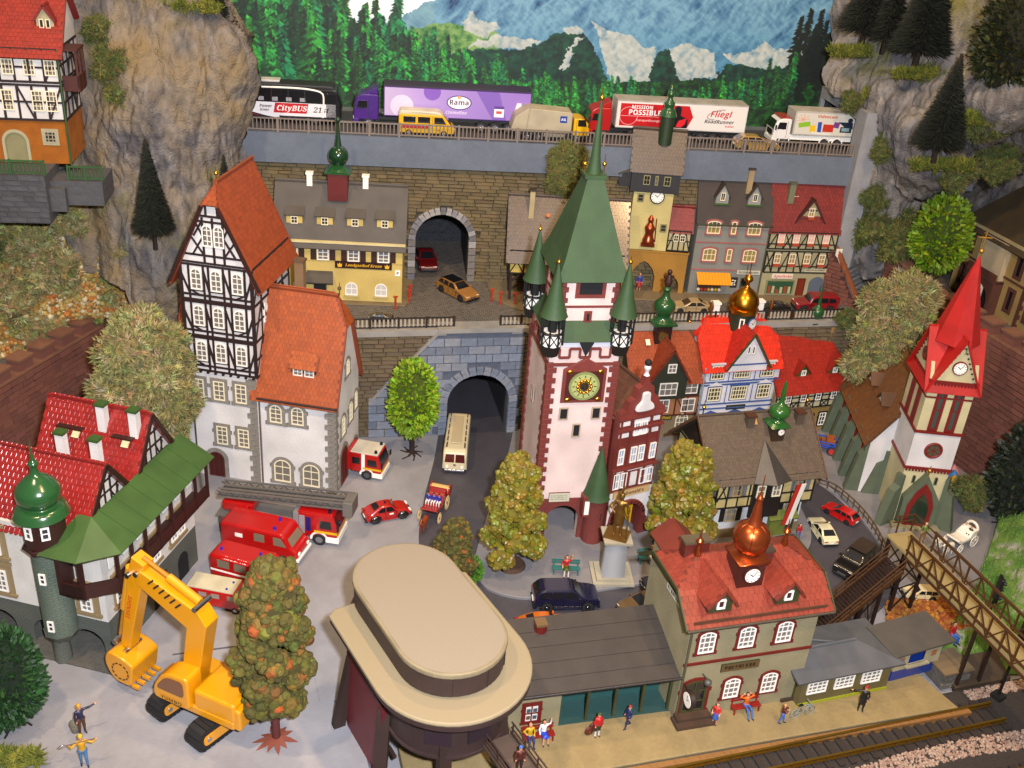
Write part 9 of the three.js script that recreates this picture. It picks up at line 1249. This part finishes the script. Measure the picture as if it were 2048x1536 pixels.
//- figures: one continuous skin over a posed skeleton
function skin(name,bones,parent,res=44,half=1.08,cy=0.95,k=0.045){
const m=new MarchingCubes(res,leafM.leaf,false,false,60000),f=m.field,cap=bones.map((b)=>{const d=[b.b[0]-b.a[0],b.b[1]-b.a[1],b.b[2]-b.a[2]];return{...b,d,l2:d[0]**2+d[1]**2+d[2]**2||1e-6};});
const dist=(c,x,y,z)=>{const px=x-c.a[0],py=y-c.a[1],pz=z-c.a[2],t=clamp((px*c.d[0]+py*c.d[1]+pz*c.d[2])/c.l2);return Math.hypot(px-c.d[0]*t,py-c.d[1]*t,pz-c.d[2]*t)-(c.r+((c.r2??c.r)-c.r)*t);};
for(let z=0;z<res;z++)for(let y=0;y<res;y++)for(let x=0;x<res;x++){const X=(x-res/2)/(res/2)*half,Y=(y-res/2)/(res/2)*half+cy,Z=(z-res/2)/(res/2)*half;let d=9;for(const c of cap){const e=dist(c,X,Y,Z);const h=clamp(0.5+0.5*(d-e)/k);d=d*(1-h)+e*h-k*h*(1-h);}f[x+y*res+z*res*res]=-d;}
m.isolation=0;m.update();const n=m.count??m.geometry.drawRange.count,P=m.positionArray.slice(0,n*3),N=m.normalArray.slice(0,n*3),C=new Float32Array(n*3);
for(let i=0;i<n;i++){P[i*3]*=half;P[i*3+1]=P[i*3+1]*half+cy;P[i*3+2]*=half;let b=9,c=null;for(const q of cap){const e=dist(q,P[i*3],P[i*3+1],P[i*3+2]);if(e<b){b=e;c=q;}}C.set(c.c,i*3);}
const g=new THREE.BufferGeometry();g.setAttribute('position',new THREE.BufferAttribute(P,3));g.setAttribute('normal',new THREE.BufferAttribute(N,3));g.setAttribute('color',new THREE.BufferAttribute(C,3));return put(name,g,mat(0xffffff,0.5,{vc:1}),parent);
}
const SK=lin(0xc08a68),HR=lin(0x2a1a10);
// o: shirt, pants, hair, hat, shoe colours; sit; arms L/R as [elbow, hand] offsets from the shoulder; legs spread
function person(label,p,ry,pTop,o){
const t=thing('person',label,'person',p,ry,o.group),S=lin(o.shirt),T=lin(o.pants),H=lin(o.hair??0x2a1a10),sh=lin(o.shoe??0x1a1412),sit=o.sit,hy=sit?0.52:0.92,ty=hy+0.5,B=[],bone=(a,b,r,c,r2)=>B.push({a,b,r,r2,c}),w=o.fat?1.35:1,lean=o.lean||0;
bone([-0.09,hy,0],[0.09,hy,0],0.125*w,T);bone([0,hy+0.1,0.0],[0,ty-0.08,lean*0.6],0.135*w,S,0.15*w);bone([-0.15,ty,lean],[0.15,ty,lean],0.075,S);bone([0,ty,lean],[0,ty+0.13,lean],0.05,SK);bone([0,ty+0.2,lean+0.015],[0,ty+0.29,lean],0.085,SK,0.09);bone([0,ty+0.22,lean+0.1],[0,ty+0.24,lean+0.115],0.018,SK);bone([0,ty+0.27,lean-0.035],[0,ty+0.31,lean-0.02],0.088,o.hat?lin(o.hat):H);if(o.hat)bone([0,ty+0.36,lean+0.02],[0,ty+0.35,lean-0.02],0.085,lin(o.hat));if(o.longHair)bone([0,ty+0.25,lean-0.07],[0,ty+0.1,lean-0.08],0.06,H);
const st=o.stride||0;for(const s of[-1,1]){const hx=s*0.095,kn=sit?[hx*1.3,hy+0.02,0.43]:[hx*1.15,0.5,s*st*0.5+0.03],an=sit?[hx*1.4,0.1,0.46+(o.stretch||0)]:[hx*1.25,0.1,s*st-Math.abs(st)*0.1],bare=o.skirt!==undefined||o.shorts?lin(o.sock??0xc08a68):T;bone([hx,hy,0],kn,0.09*w,o.shorts?T:T,0.065);bone(kn,an,0.065,bare,0.045);bone([an[0],0.05,an[2]-0.03],[an[0]*1.1,0.045,an[2]+0.15],0.05,sh,0.04);const A=(s<0?o.R:o.L)||[[s*0.07,-0.27,0.02],[s*0.05,-0.5,0.12]],s0=[s*0.19,ty,lean],el=[s0[0]+A[0][0],s0[1]+A[0][1],s0[2]+A[0][2]],ha=[s0[0]+A[1][0],s0[1]+A[1][1],s0[2]+A[1][2]];bone(s0,el,0.058,S,0.048);bone(el,ha,0.046,o.bare?SK:S,0.036);const dx=(ha[0]-el[0])*0.3,dy=(ha[1]-el[1])*0.3,dz=(ha[2]-el[2])*0.3;bone(ha,[ha[0]+dx,ha[1]+dy,ha[2]+dz],0.04,SK,0.03);}
if(o.skirt!==undefined){if(sit)bone([0,hy,0.05],[0,hy+0.02,0.36],0.17,T,0.16);else bone([0,hy,0],[0,hy-0.32,0.02],0.15,T,0.2);}if(o.coat)bone([0,hy+0.1,0],[0,hy-0.28,0],0.16*w,S,0.18*w);
skin('body',B,t,o.res||44);for(const s of[-1,1])put('eye',ball(0.013,s*0.034,ty+0.255,lean+0.088,6,5),black,t);
let k=o.k;if(pTop!==null){let lo=0.3,hi=4;for(let i=0;i<30;i++){const m=(lo+hi)/2;if(rowOf(V(p.x,p.y+m*(ty+0.4),p.z))[1]>pTop)lo=m;else hi=m;}k=lo;}t.scale.setScalar(k);t.userData.k=undefined;delete t.userData.k;return[t,k];
}
const up=(s)=>[[s*0.12,0.16,0.08],[s*0.14,0.46,0.1]],F0=PT.r;
person('worker in dark blue jacket and yellow helmet pointing with one arm',at(166,1466,0),0.8,1409,{shirt:0x1c1d3a,pants:0x4a2f1e,hat:0xc48a12,L:[[0.24,0.06,0.1],[0.5,0.14,0.14]],group:'workers'});
{const[t,k]=person('worker in yellow jacket and blue trousers carrying a shovel on the shoulders',at(170,1530,0),0.5,1470,{shirt:0xb98a10,pants:0x3d6a94,hat:0xc9a012,L:[[0.25,-0.1,0.1],[0.42,0.06,0.12]],R:[[-0.22,-0.12,0.1],[-0.3,0.08,0.12]],stride:0.1,group:'workers'});const s=thing('shovel','long shovel held across the shoulders of the yellow worker','shovel',t.position.clone().add(V(0,1.49*k,0)),0.5);s.scale.setScalar(k);put('shaft',rod([0.55,0.06,0.16],[-0.65,0.1,0.16],0.022,6),plastic(0x6a3f26),s);put('blade',mv(rot(new THREE.SphereGeometry(0.15,10,8).scale(1,0.8,0.25),0.3),-0.75,0.11,0.16),chrome,s);}
{const b=at(152,1462,0),t=thing('bucket','small grey bucket standing beside the dark blue worker','bucket',b);put('shell',[lathe([[0.01,0.02],[0.3,0.02],[0.42,0.75],[0.38,0.75],[0.27,0.06]],14)],plastic(0x8a8270),t);put('handle',mv(fix(new THREE.TorusGeometry(0.4,0.025,5,16,Math.PI)),0,0.72,0),plastic(0x8a8270),t);}
// benches with their sitters
function bench(label,p,ry,k,m){const t=thing('bench',label,'bench',p,ry,undefined);t.scale.setScalar(k);for(let i=0;i<3;i++)put('seat_slat',box(-0.9,0.42,-0.18+i*0.15,0.9,0.46,-0.06+i*0.15),m,t);for(const y of[0.62,0.82])put('back_slat',box(-0.9,y,-0.26,0.9,y+0.12,-0.22),m,t);for(const x of[-0.78,0.78]){put('leg',bar([x,0,0.2],[x,0.44,0.2],0.07),m,t);put('leg',bar([x,0,-0.2],[x,0.95,-0.25],0.07),m,t);}return t;}
const mBnR=plastic(0x8a1d14),mBnT=plastic(0x2d6f6c);
function seat(label,px,py,h,ry,pTop,o,dx=0){const p=at(px,py,h);const[t,k]=person(label,p,ry,pTop,{sit:1,...o});return[p,k,t];}
const SR=fr([1346,1437],[1592,1397],PLH).r;
{const[p,k]=seat('man in yellow shirt and blue trousers sitting on the red bench',1058,1484,PLH,SR,1446,{shirt:0xb8900f,pants:0x2c3866,hair:0xb07a50,R:[[-0.16,-0.2,-0.02],[-0.02,-0.3,0.12]]});const q=new THREE.Vector3(1.05*k/1.3,0,-0.1).applyAxisAngle(V(0,1,0),SR).add(p);person('woman in white blouse and blue skirt waving from the red bench',q,SR,null,{sit:1,shirt:0xd8d6d2,pants:0x1d3fa8,skirt:1,L:up(1),k,hair:0x2a1a14});bench('red bench under the waving couple on the platform',new THREE.Vector3(0.5*k,0,-0.02).applyAxisAngle(V(0,1,0),SR).add(p),SR,k,mBnR);}
{const[p,k]=seat('man in orange shirt lounging on red bench with hands behind head',1489,1421,PLH,SR,1385,{shirt:0xb8560f,pants:0x34568f,L:[[0.24,0.08,-0.02],[0.02,0.24,-0.08]],R:[[-0.24,0.08,-0.02],[-0.02,0.24,-0.08]],stretch:0.25});bench('red bench under the station windows',p,SR,k,mBnR);}
{const[p,k]=seat('woman in red top and green skirt waving on teal bench',1131,1146,KERB,0.05,1111,{shirt:0xa8191a,pants:0x3c4a16,skirt:1,sock:0xd8c8bc,L:up(1),bare:1});bench('teal bench left of the statue',p,0.05,k,mBnT);}
{const[p,k]=seat('man in dark jacket and white trousers sitting on teal bench',1300,1122,KERB,0.3,1088,{shirt:0x1c1a18,pants:0xcfc9bd});bench('teal bench right of the statue',p,0.3,k,mBnT);}
person('stout man in red jacket, dark shorts and white stockings with guitar case',at(1193,1472,PLH),0.4,1426,{shirt:0xa81518,pants:0x1b2a1c,shorts:1,sock:0xd8d4cc,hat:0x2a4a20,fat:1});
{const t=thing('guitar_case','brown guitar case beside the stout man in red','case',at(1178,1470,PLH),0.5),g=ball(0.42,0,0.45,0,16,12).scale(1,1,0.35);put('case',[g,ball(0.3,0.25,0.85,0).scale(1,1,0.42),rod([0.3,0.9,0],[0.75,1.6,0],0.12)],plastic(0x5a1f16),t);put('lock',bc(-0.1,0.42,0.15,0.14,0.1,0.04),gold,t);}
person('railwayman in blue uniform and red cap walking on the platform',at(1254,1454,PLH),-1.0,1411,{shirt:0x1c2450,pants:0x1c2450,hat:0x8f1a14,stride:0.28});
person('woman in red and white top with blue skirt at the station steps',at(1428,1448,PLH),-0.5,1406,{shirt:0xb02a24,pants:0x2c4f94,skirt:1,hair:0x5a2416,longHair:1,bare:1});
person('traveller in dark red jacket and light blue trousers holding a camera',at(1562,1446,PLH),1.2,1408,{shirt:0x4f1216,pants:0x3c62a8,hair:0xa8824a,L:[[0.1,-0.14,0.18],[-0.1,0.08,0.3]],R:[[-0.1,-0.14,0.18],[0.02,0.08,0.3]],stride:0.15});
person('stationmaster in black uniform and red cap signalling on the platform',at(1720,1420,PLH),-0.3,1372,{shirt:0x121214,pants:0x121214,hat:0x8f1410,R:[[-0.26,-0.04,0.08],[-0.5,0.0,0.16]],coat:1});
seat('person in red shirt and blue jeans sitting on the bank behind the kiosk',1899,1280,1.2,0.6,1244,{shirt:0x9a1714,pants:0x35589c});
person('person in red jacket and blue jeans standing by the cream white car',at(1594,1080,KERB),0.5,1047,{shirt:0xa01a1c,pants:0x3a5a90,stride:0.12});
person('person in grey blue coat under the olive plastic tree',at(1333,1108,KERB),-0.6,1068,{shirt:0x4c5468,pants:0x3a3a40,hair:0xb0a890});
person('woman in blue blouse and red skirt in the clock gate passage',at(1276,583,TERR),0,545,{shirt:0x3a4684,pants:0xa02a34,skirt:1});
person('person in blue coat with grey hair at the orange house door',at(30,312,29.5),0.2,278,{shirt:0x3c58a0,pants:0x4a3a40,hair:0xb8b4ac,coat:1,R:[[-0.08,-0.2,0.1],[0.04,-0.02,0.22]]});
person('traveller with brown coat and blue cap on the bunker tower walkway',scene.userData.walk,0.2,null,{shirt:0x4a1d14,pants:0x2c1a18,hat:0x2c5fa0,k:1.25});
person('person in green jacket at the top of the footbridge stairs',at(1842,1084,7.2),0,1044,{shirt:0x55602a,pants:0x6a4a2a});
{const[t]=person('bronze statue of a soldier with sword on the stone pedestal',scene.userData.statue,-0.3,985,{shirt:0,pants:0,coat:1,hat:0,R:[[-0.14,-0.2,0.1],[0.02,-0.34,0.2]],L:[[0.1,-0.26,0.02],[0.1,-0.48,0.08]]});t.name='statue';tag(t,0,'statue');const bz=mat(0x7d5c2a,0.42,{metal:0.7});t.traverse((m)=>{if(m.isMesh)m.material=bz;});put('statue_base',box(-0.42,-0.02,-0.36,0.42,0.08,0.36),bz,t);put('sword',rod([0.32,1.0,0.1],[0.38,0.1,0.25],0.025),bz,t);put('helmet_crest',bc(0,1.86,0,0.06,0.16,0.3),bz,t);}
// horses and the two carriages
function horse(label,p,ry,k,c){const t=thing('horse',label,'horse',p,ry),C=lin(c),D=lin(0x17120f),B=[],b=(a,e,r,r2,q=C)=>B.push({a,b:e,r,r2,c:q});b([0,1.15,-0.55],[0,1.18,0.45],0.27,0.25);b([0,1.25,0.45],[0,1.7,0.8],0.18,0.11);b([0,1.74,0.8],[0,1.5,1.06],0.11,0.07);b([0,1.86,0.74],[0,1.94,0.74],0.035,0.02);b([0,1.2,-0.75],[0,0.7,-0.9],0.07,0.05,D);for(const s of[-0.15,0.15]){b([s,1.0,0.42],[s,0.58,0.45],0.11,0.065);b([s,0.58,0.45],[s,0.06,0.44],0.055,0.05);b([s,1.05,-0.55],[s,0.66,-0.5],0.15,0.08);b([s,0.66,-0.5],[s,0.5,-0.66],0.07,0.055);b([s,0.5,-0.66],[s,0.06,-0.58],0.05,0.05);}skin('body',B,t,48,1.2,1.0,0.06);t.scale.setScalar(k);return t;}
function carriage(label,a,b,h,m,wm,k2,seats){const t=thing('carriage',label,'carriage');put('body',prism(smoothPoly([[-1.3,0.7],[1.0,0.7],[1.5,1.2],[1.2,1.25],[0.8,1.0],[-0.3,1.0],[-0.5,1.5],[-1.4,1.6]],3),-0.65,0.65,null,0.06),m,t);put('seat',box(-1.1,1.0,-0.55,-0.6,1.25,0.55),mat(seats,0.7),t);for(const[x,r]of[[-0.9,0.55],[1.1,0.42]])for(const s of[-1,1]){const w=put('wheel',mv(fix(new THREE.TorusGeometry(r,0.045,6,22)),x,r,s*0.8),wm,t);for(let i=0;i<4;i++)child('spoke',mv(rot(bc(0,-r,0,0.04,r*2,0.04),0,0,i*0.785),x,r,s*0.8),wm,w);}put('shaft',[rod([1.3,0.75,0],[3.3,0.85,0],0.04)],m,t);drive(t,a,b,h,2.8);return t;}
{const w=mat(0xd4cfc0,0.35),t=carriage('white open wedding carriage on the church square',[1936,1080],[1898,1098],KERB,w,w,1,0x9aa0b8);put('folded_hood',mv(rot(new THREE.TorusGeometry(0.55,0.14,6,14,Math.PI),0,Math.PI/2),-1.35,1.45,0),w,t);t.updateMatrixWorld(true);const q=(x,y,z)=>t.localToWorld(V(x,y,z)),k=t.scale.x;person('bride in white dress riding in the white carriage',q(-0.75,0.75,0.28),t.rotation.y+Math.PI/2,null,{sit:1,shirt:0xe0dcd4,pants:0xe0dcd4,skirt:1,k:k*0.85});person('groom in black suit riding in the white carriage',q(-0.75,0.75,-0.28),t.rotation.y+Math.PI/2,null,{sit:1,shirt:0x17171a,pants:0x17171a,k:k*0.85});horse('white horse nearer to the footbridge pulling the wedding carriage',q(2.4,0,0.4),t.rotation.y+Math.PI/2,k*0.85,0xc9c2b0);horse('white horse farther from the footbridge pulling the wedding carriage',q(2.4,0,-0.4),t.rotation.y+Math.PI/2,k*0.85,0xc9c2b0);}
{const t=carriage('red horse-drawn fire carriage with gold hose reel beside the road',[878,1006],[856,1046],0,paint(0x8a1210),mat(0xb8a070,0.5),1,0x1a1a1c);for(const z of[-0.75,0.75])put('reel_disc',mv(rot(cyl(0.5,0.5,-0.04,0.04,0,0,20),Math.PI/2),-1.75,1.15,z),paint(0x8f1a14),t);put('hose_reel',mv(rot(cyl(0.34,0.34,-0.75,0.75,0,0,18),Math.PI/2),-1.75,1.15,0),mat(0xb99a58,0.6),t);put('reel_frame',box(-1.9,0.6,-0.1,-1.2,0.75,0.1),paint(0x8a1210),t);t.updateMatrixWorld(true);const k=t.scale.x;[['left',-0.42],['middle',0],['right',0.42]].forEach(([n,z],i)=>person('fireman in blue tunic and white trousers, '+n+' one on the fire carriage bench',t.localToWorld(V(0.1,0.8,z)),t.rotation.y+Math.PI/2,null,{sit:1,shirt:0x1d2f8a,pants:0xd8d4cc,hat:0x17171c,k:k*0.8}));horse('brown horse harnessed to the red fire carriage',t.localToWorld(V(2.5,0,0)),t.rotation.y+Math.PI/2,k*0.8,0x7a3512);}
//- excavator
{
const sc=1.35,C=at(412,1425,0),bk=at(284,1368,0),d=bk.clone().sub(C),ry=Math.atan2(-d.z,d.x),reach=Math.hypot(d.x,d.z)/1.35;
const t=thing('excavator','big yellow toy excavator with raised arm and black crawler tracks','excavator',C,ry),m=paint(0xce8a06,0.35),mk=mat(0x121214,0.7);
t.scale.setScalar(sc);
// crawlers point a little away from the arm
const A0=at(350,1412,0),A1=at(392,1468,0),A2=at(488,1398,0),tr=Math.atan2(-(A2.z-A1.z),A2.x-A1.x)-ry+Math.PI;for(const s of[-1,1]){const g=new THREE.Group();const c=Math.cos(tr),q=Math.sin(tr),ox=s*q*1.65,oz=s*c*1.65,P=rrectXY(-2.2,0,2.2,1.35,0.66),place=(geo)=>{geo.rotateY(tr);geo.translate(ox,0,oz);return geo;};const b=put('crawler',place(prism(P,-0.5,0.5,null,0.03)),mk,t);child('track_frame',place(prism(rrect(-1.85,0.35,1.85,1.0,0.32),-0.56,0.56)),m,b);for(let i=0;i<34;i++){const[x,y,a]=ringPos(i/34);child('track_pad',place(mv(rot(box(-0.13,-0.05,-0.54,0.13,0.07,0.54),0,0,a),x,y,0)),mk,b);}for(const x of[-1.5,1.5])for(const z of[-0.57,0.57])child('hub',place(mv(rot(cyl(0.15,0.15,-0.03,0.03,0,0,12),Math.PI/2),x,0.67,z)),chrome,b);}
function ringPos(k){const Ls=3.1,R=0.66,per=2*Ls+2*Math.PI*R;let s=k*per;if(s<Ls)return[-Ls/2+s,1.36,0];s-=Ls;if(s<Math.PI*R){const a=Math.PI/2-s/R;return[Ls/2+Math.cos(a)*R,0.68+Math.sin(a)*R,a-Math.PI/2];}s-=Math.PI*R;if(s<Ls)return[Ls/2-s,0.0,Math.PI];s-=Ls;const a=-Math.PI/2-s/R;return[-Ls/2+Math.cos(a)*R,0.68+Math.sin(a)*R,a-Math.PI/2];}
function rrectXY(a,b,c,e,r){return rrect(a,b,c,e,r);}
put('turntable',cyl(1.1,1.1,1.2,1.6,0,0,24),mk,t);put('deck',rbox(-3.2,1.55,-1.5,1.5,2.1,1.5,0.15),m,t);put('engine_cover',rbox(-3.3,2.05,-1.5,-0.6,3.3,1.5,0.25),m,t);put('counterweight',rbox(-3.6,1.6,-1.45,-3.1,3.0,1.45,0.2),m,t);put('front_box',rbox(-0.6,2.0,0.5,1.3,2.7,1.45,0.12),m,t);
put('cab',prism(smoothPoly([[-0.5,1.9],[1.9,1.9],[1.9,2.7,0.4],[1.1,4.0,0.7],[-0.5,4.1,0.3]],6),-1.75,-0.55,null,0.1),m,t);put('cab_window',prism(smoothPoly([[-0.2,2.7],[1.6,2.7],[1.55,2.95,0.3],[0.95,3.75,0.5],[-0.2,3.8]],5),-1.785,-0.52),mat(0x6a3a08,0.15,{coat:1}),t);put('cab_glass',plate([[1.93,2.65,-0.72],[1.93,2.65,-1.55],[1.3,3.75,-1.55],[1.3,3.75,-0.72]],0.06),mat(0x7a4a10,0.12,{coat:1}),t);{const g=new THREE.PlaneGeometry(1.6,0.3);g.rotateY(Math.PI);g.translate(0.7,2.15,-1.77);put('lettering',fix(g),printMat(textTex('YUMBO','#1a1408','#ce8a06','bold 64px sans-serif',256,60)),t);}
// arm: boom, stick, rams, bucket
const A=[0.4,2.6],E=[-0.5,6.9],Tp=[reach*0.72,8.9],Bp=[reach*1.05,2.9];const limb=(name,pts,w,z)=>put(name,prism(pts,z-w/2,z+w/2,null,0.05),m,t);
limb('boom',[[A[0]-0.55,A[1]],[A[0]+0.55,A[1]],[E[0]+0.75,E[1]-0.4],[Tp[0]+0.1,Tp[1]-0.75],[Tp[0]+0.3,Tp[1]-0.1],[Tp[0]-0.2,Tp[1]+0.25],[E[0]-0.1,E[1]+0.95],[E[0]-0.6,E[1]+0.2]],1.0,-0.1);limb('stick',[[Tp[0]-0.45,Tp[1]+0.6],[Tp[0]+0.35,Tp[1]+0.9],[Tp[0]+0.75,Tp[1]-0.4],[Bp[0]+0.45,Bp[1]+0.2],[Bp[0]-0.15,Bp[1]+0.05],[Tp[0]-0.15,Tp[1]-0.7]],0.8,-0.1);
const ram=(a,b,k)=>{const q=a.map((v,i)=>v+(b[i]-v)*k);const r=put('ram',rod(a,q,0.24,12),m,t);child('ram_rod',rod(q,b,0.13,10),plastic(0xb87a10),r);};ram([E[0]+0.1,E[1]+1.3,-0.1],[Tp[0]-0.1,Tp[1]+0.8,-0.1],0.55);ram([Tp[0]+0.9,Tp[1]-0.2,-0.1],[Bp[0]+0.75,Bp[1]+0.6,-0.1],0.6);ram([1.3,2.2,0.6],[E[0]+1.1,E[1]-1.6,0.6],0.6);
for(const[x,y]of[[Tp[0],Tp[1]],[Tp[0]+0.6,Tp[1]-0.3],[Bp[0],Bp[1]],[Bp[0]+0.7,Bp[1]+0.4],[E[0],E[1]+1.2]])put('pin',mv(rot(cyl(0.16,0.16,-0.62,0.62,0,0,12),Math.PI/2),x,y,-0.1),chrome,t);
const bx=Bp[0],by=Bp[1];put('bucket',prism(smoothPoly([[bx-0.9,by-0.4],[bx-0.2,by-0.1],[bx+0.9,by+0.1,0.5],[bx+1.2,by-0.9,0.8],[bx+0.6,by-2.0,0.9],[bx-0.6,by-2.0,0.3]],5),-1.15,0.95,null,0.08),m,t);for(let i=0;i<12;i++){const a=i/12*6.283;for(const z of[-1.17,0.96])put('bucket_mark',mv(rot(bc(0,0,0,0.07,0.18,0.02),0,0,a),bx+0.05+Math.cos(a)*0.55,by-1.1+Math.sin(a)*0.55,z),black,t);}for(let i=0;i<5;i++)put('bucket_tooth',bc(bx-0.75,by-2.15,-0.95+i*0.42,0.5,0.2,0.16),m,t);
for(const z of[-0.62,0.42]){const a=Math.atan2(Tp[1]-E[1]-0.9,Tp[0]-E[0]);for(let i=0;i<6;i++){const k=0.3+i*0.09;put('hazard_stripe',mv(rot(bc(0,-0.28,0,0.1,0.55,0.03),0,0,a+0.5),E[0]+(Tp[0]-E[0])*k,E[1]+0.35+(Tp[1]-E[1])*k,z),black,t);}}
{const g=new THREE.PlaneGeometry(2.4,0.4),a=Math.atan2(Tp[1]-Bp[1],Tp[0]-Bp[0]);g.rotateY(Math.PI);g.rotateZ(a);g.translate((Tp[0]+Bp[0])/2+0.2,(Tp[1]+Bp[1])/2+0.3,-0.52);put('lettering',fix(g),printMat(textTex('SHINSEI','#b02a10','#ce8a06','bold 60px sans-serif',320,64)),t);}
}
//- small things
{let k=0;for(const[x,y,l]of[[791,618,'beside the inn corner'],[818,605,'at the inn kerb near the tunnel'],[820,596,'at the inn kerb, farther one near the tunnel'],[983,603,'leftmost by the stilt house'],[1001,609,'middle one by the stilt house'],[1030,611,'rightmost by the stilt house']]){const t=thing('bollard','thin red street post '+l,'bollard',at(x,y,TERR),0,'red street posts'),m=paint(0xa82a16);put('post',cyl(0.12,0.1,0,1.5),m,t);put('cap',bc(0,1.45,0,0.5,0.12,0.16),m,t);k++;}}
for(const[pts,n]of[[[[560,606],[810,614],[822,600],[826,560],[800,540],[560,560]],'left'],[[[965,545],[985,600],[1040,622],[1240,625],[1240,560],[1000,540]],'right'],[[[1242,600],[1660,612],[1660,560],[1242,560]],'far']])struct('pavement',pillar(gpts(pts,TERR),TERR+0.004,TERR+0.16,0.04),mat(0x7a6c52,0.75,{bump:['grain',2,0.02],map:['blotch',8]}));
{const p=at(1645,900,0.35),t=thing('handcart','blue market cart with stacked crates and red wheels','cart',p,-0.3),m=paint(0x1d46a0);t.scale.setScalar(1.25);put('bed',box(-1.3,0.6,-0.6,1.3,0.72,0.6),m,t);for(const s of[-0.6,0.6])for(const y of[0.85,1.1])put('side_rail',box(-1.3,y,s-0.04,1.3,y+0.1,s+0.04),m,t);for(const x of[-1.25,1.25])for(const s of[-0.6,0.6])put('stake',bc(x,0.6,s,0.09,0.7,0.09),m,t);for(const x of[-0.8,0.8])for(const s of[-0.72,0.72]){const w=put('wheel',mv(fix(new THREE.TorusGeometry(0.36,0.08,6,20)),x,0.42,s),rubber,t);child('rim',mv(rot(cyl(0.3,0.3,-0.05,0.05,0,0,16),Math.PI/2),x,0.42,s),paint(0xa8141a),w);}for(const[x,y,c,l]of[[-0.75,0,0x7a4a24,'lower crate at the rear of the blue cart'],[0.1,0,0x9a5a2a,'middle crate on the blue cart'],[0.5,0.4,0xa85a1c,'orange brown crate on top of the blue cart load']]){const c2=thing('crate',l,'crate',t.localToWorld(V(x,0.72+y,0)),-0.3+x*0.2,'crates on the cart');c2.scale.setScalar(1.25);put('crate_base',box(-0.36,0,-0.45,0.36,0.06,0.45),plastic(c),c2);for(const s of[-1,1]){put('slat',box(-0.36,0.1,s*0.45-0.03,0.36,0.36,s*0.45+0.03),plastic(c),c2);put('slat',box(s*0.36-0.03,0.1,-0.42,s*0.36+0.03,0.36,0.42),plastic(c),c2);}}}
{const t=thing('bicycle','grey bicycle leaning before the goods office wall','bicycle',at(1603,1432,PLH),SR+0.1),m=plastic(0x8a938e);t.scale.setScalar(1.35);for(const x of[-0.52,0.52]){const w=put('wheel',mv(fix(new THREE.TorusGeometry(0.33,0.028,5,22)),x,0.34,0),m,t);for(let i=0;i<4;i++)child('spoke',mv(rot(bc(0,-0.32,0,0.015,0.64,0.015),0,0,i*0.785),x,0.34,0),m,w);}for(const[a,b]of[[[-0.52,0.34,0],[-0.2,0.85,0]],[[-0.52,0.34,0],[-0.05,0.32,0]],[[-0.05,0.32,0],[-0.22,0.9,0]],[[-0.05,0.32,0],[0.4,0.82,0]],[[-0.2,0.82,0],[0.4,0.84,0]],[[0.52,0.34,0],[0.38,0.98,0]]])put('frame_tube',rod(a,b,0.03),m,t);put('saddle',rbox(-0.36,0.9,-0.08,-0.1,0.97,0.08,0.03),black,t);put('handlebar',rod([0.36,0.98,-0.27],[0.36,0.98,0.27],0.03),m,t);}
for(const[x,y,l]of[[1549,1058,'olive green kiosk stall with poster panel behind the copper ball turret']]){const t=thing('stall',l,'stall',at(x,y,KERB),0.3),m=mat(0x5c6422,0.7);put('walls',bc(0,0,0,2.6,2.2,2.0),m,t);slope(t,[[-1.6,2.1,1.3],[1.6,2.1,1.3],[1.6,3.0,0],[-1.6,3.0,0]],m);slope(t,[[1.6,2.1,-1.3],[-1.6,2.1,-1.3],[-1.6,3.0,0],[1.6,3.0,0]],m);put('poster_panel',box(0.4,0.7,1.0,1.2,1.9,1.06),mat(0x24262a,0.5),t);}
// parasols behind the church door, leaf litter by the footbridge
{const p=at(1892,985,KERB),cs=[0xb8900f,0x2a6a9a,0xa86a6a];cs.forEach((c,i)=>{const t=thing('parasol',['yellow','blue','pink'][i]+' closed parasol beside the church wall','parasol',p.clone().add(V(0.4+i*0.35,0,-i*1.1)),0,'parasols by the church');put('pole',cyl(0.05,0.05,0,2.2),white,t);put('canopy',lathe([[0.85,1.3],[0.7,1.6],[0.05,2.3]],10),mat(c,0.6),t);});}
{const L=[];for(let i=0;i<1500;i++){const p=at(1850+rr(-75,90),1235+rr(-38,45),0.2+rr(0,0.35));L.push(M4(p,Q(rnd()*3,rnd()*3,0),rr(0.1,0.32)));}const o=many('leaf_litter',new THREE.IcosahedronGeometry(1,0),mat(0xffffff,0.9),L,scene,(c)=>c.setRGB(...mixc(lin(0x7a3410),lin(0x9a6a20),rnd())));tag(o,'rusty orange leaf litter on the bank behind the kiosk','leaf litter',null,'stuff');}
renderer.render(scene,camera);
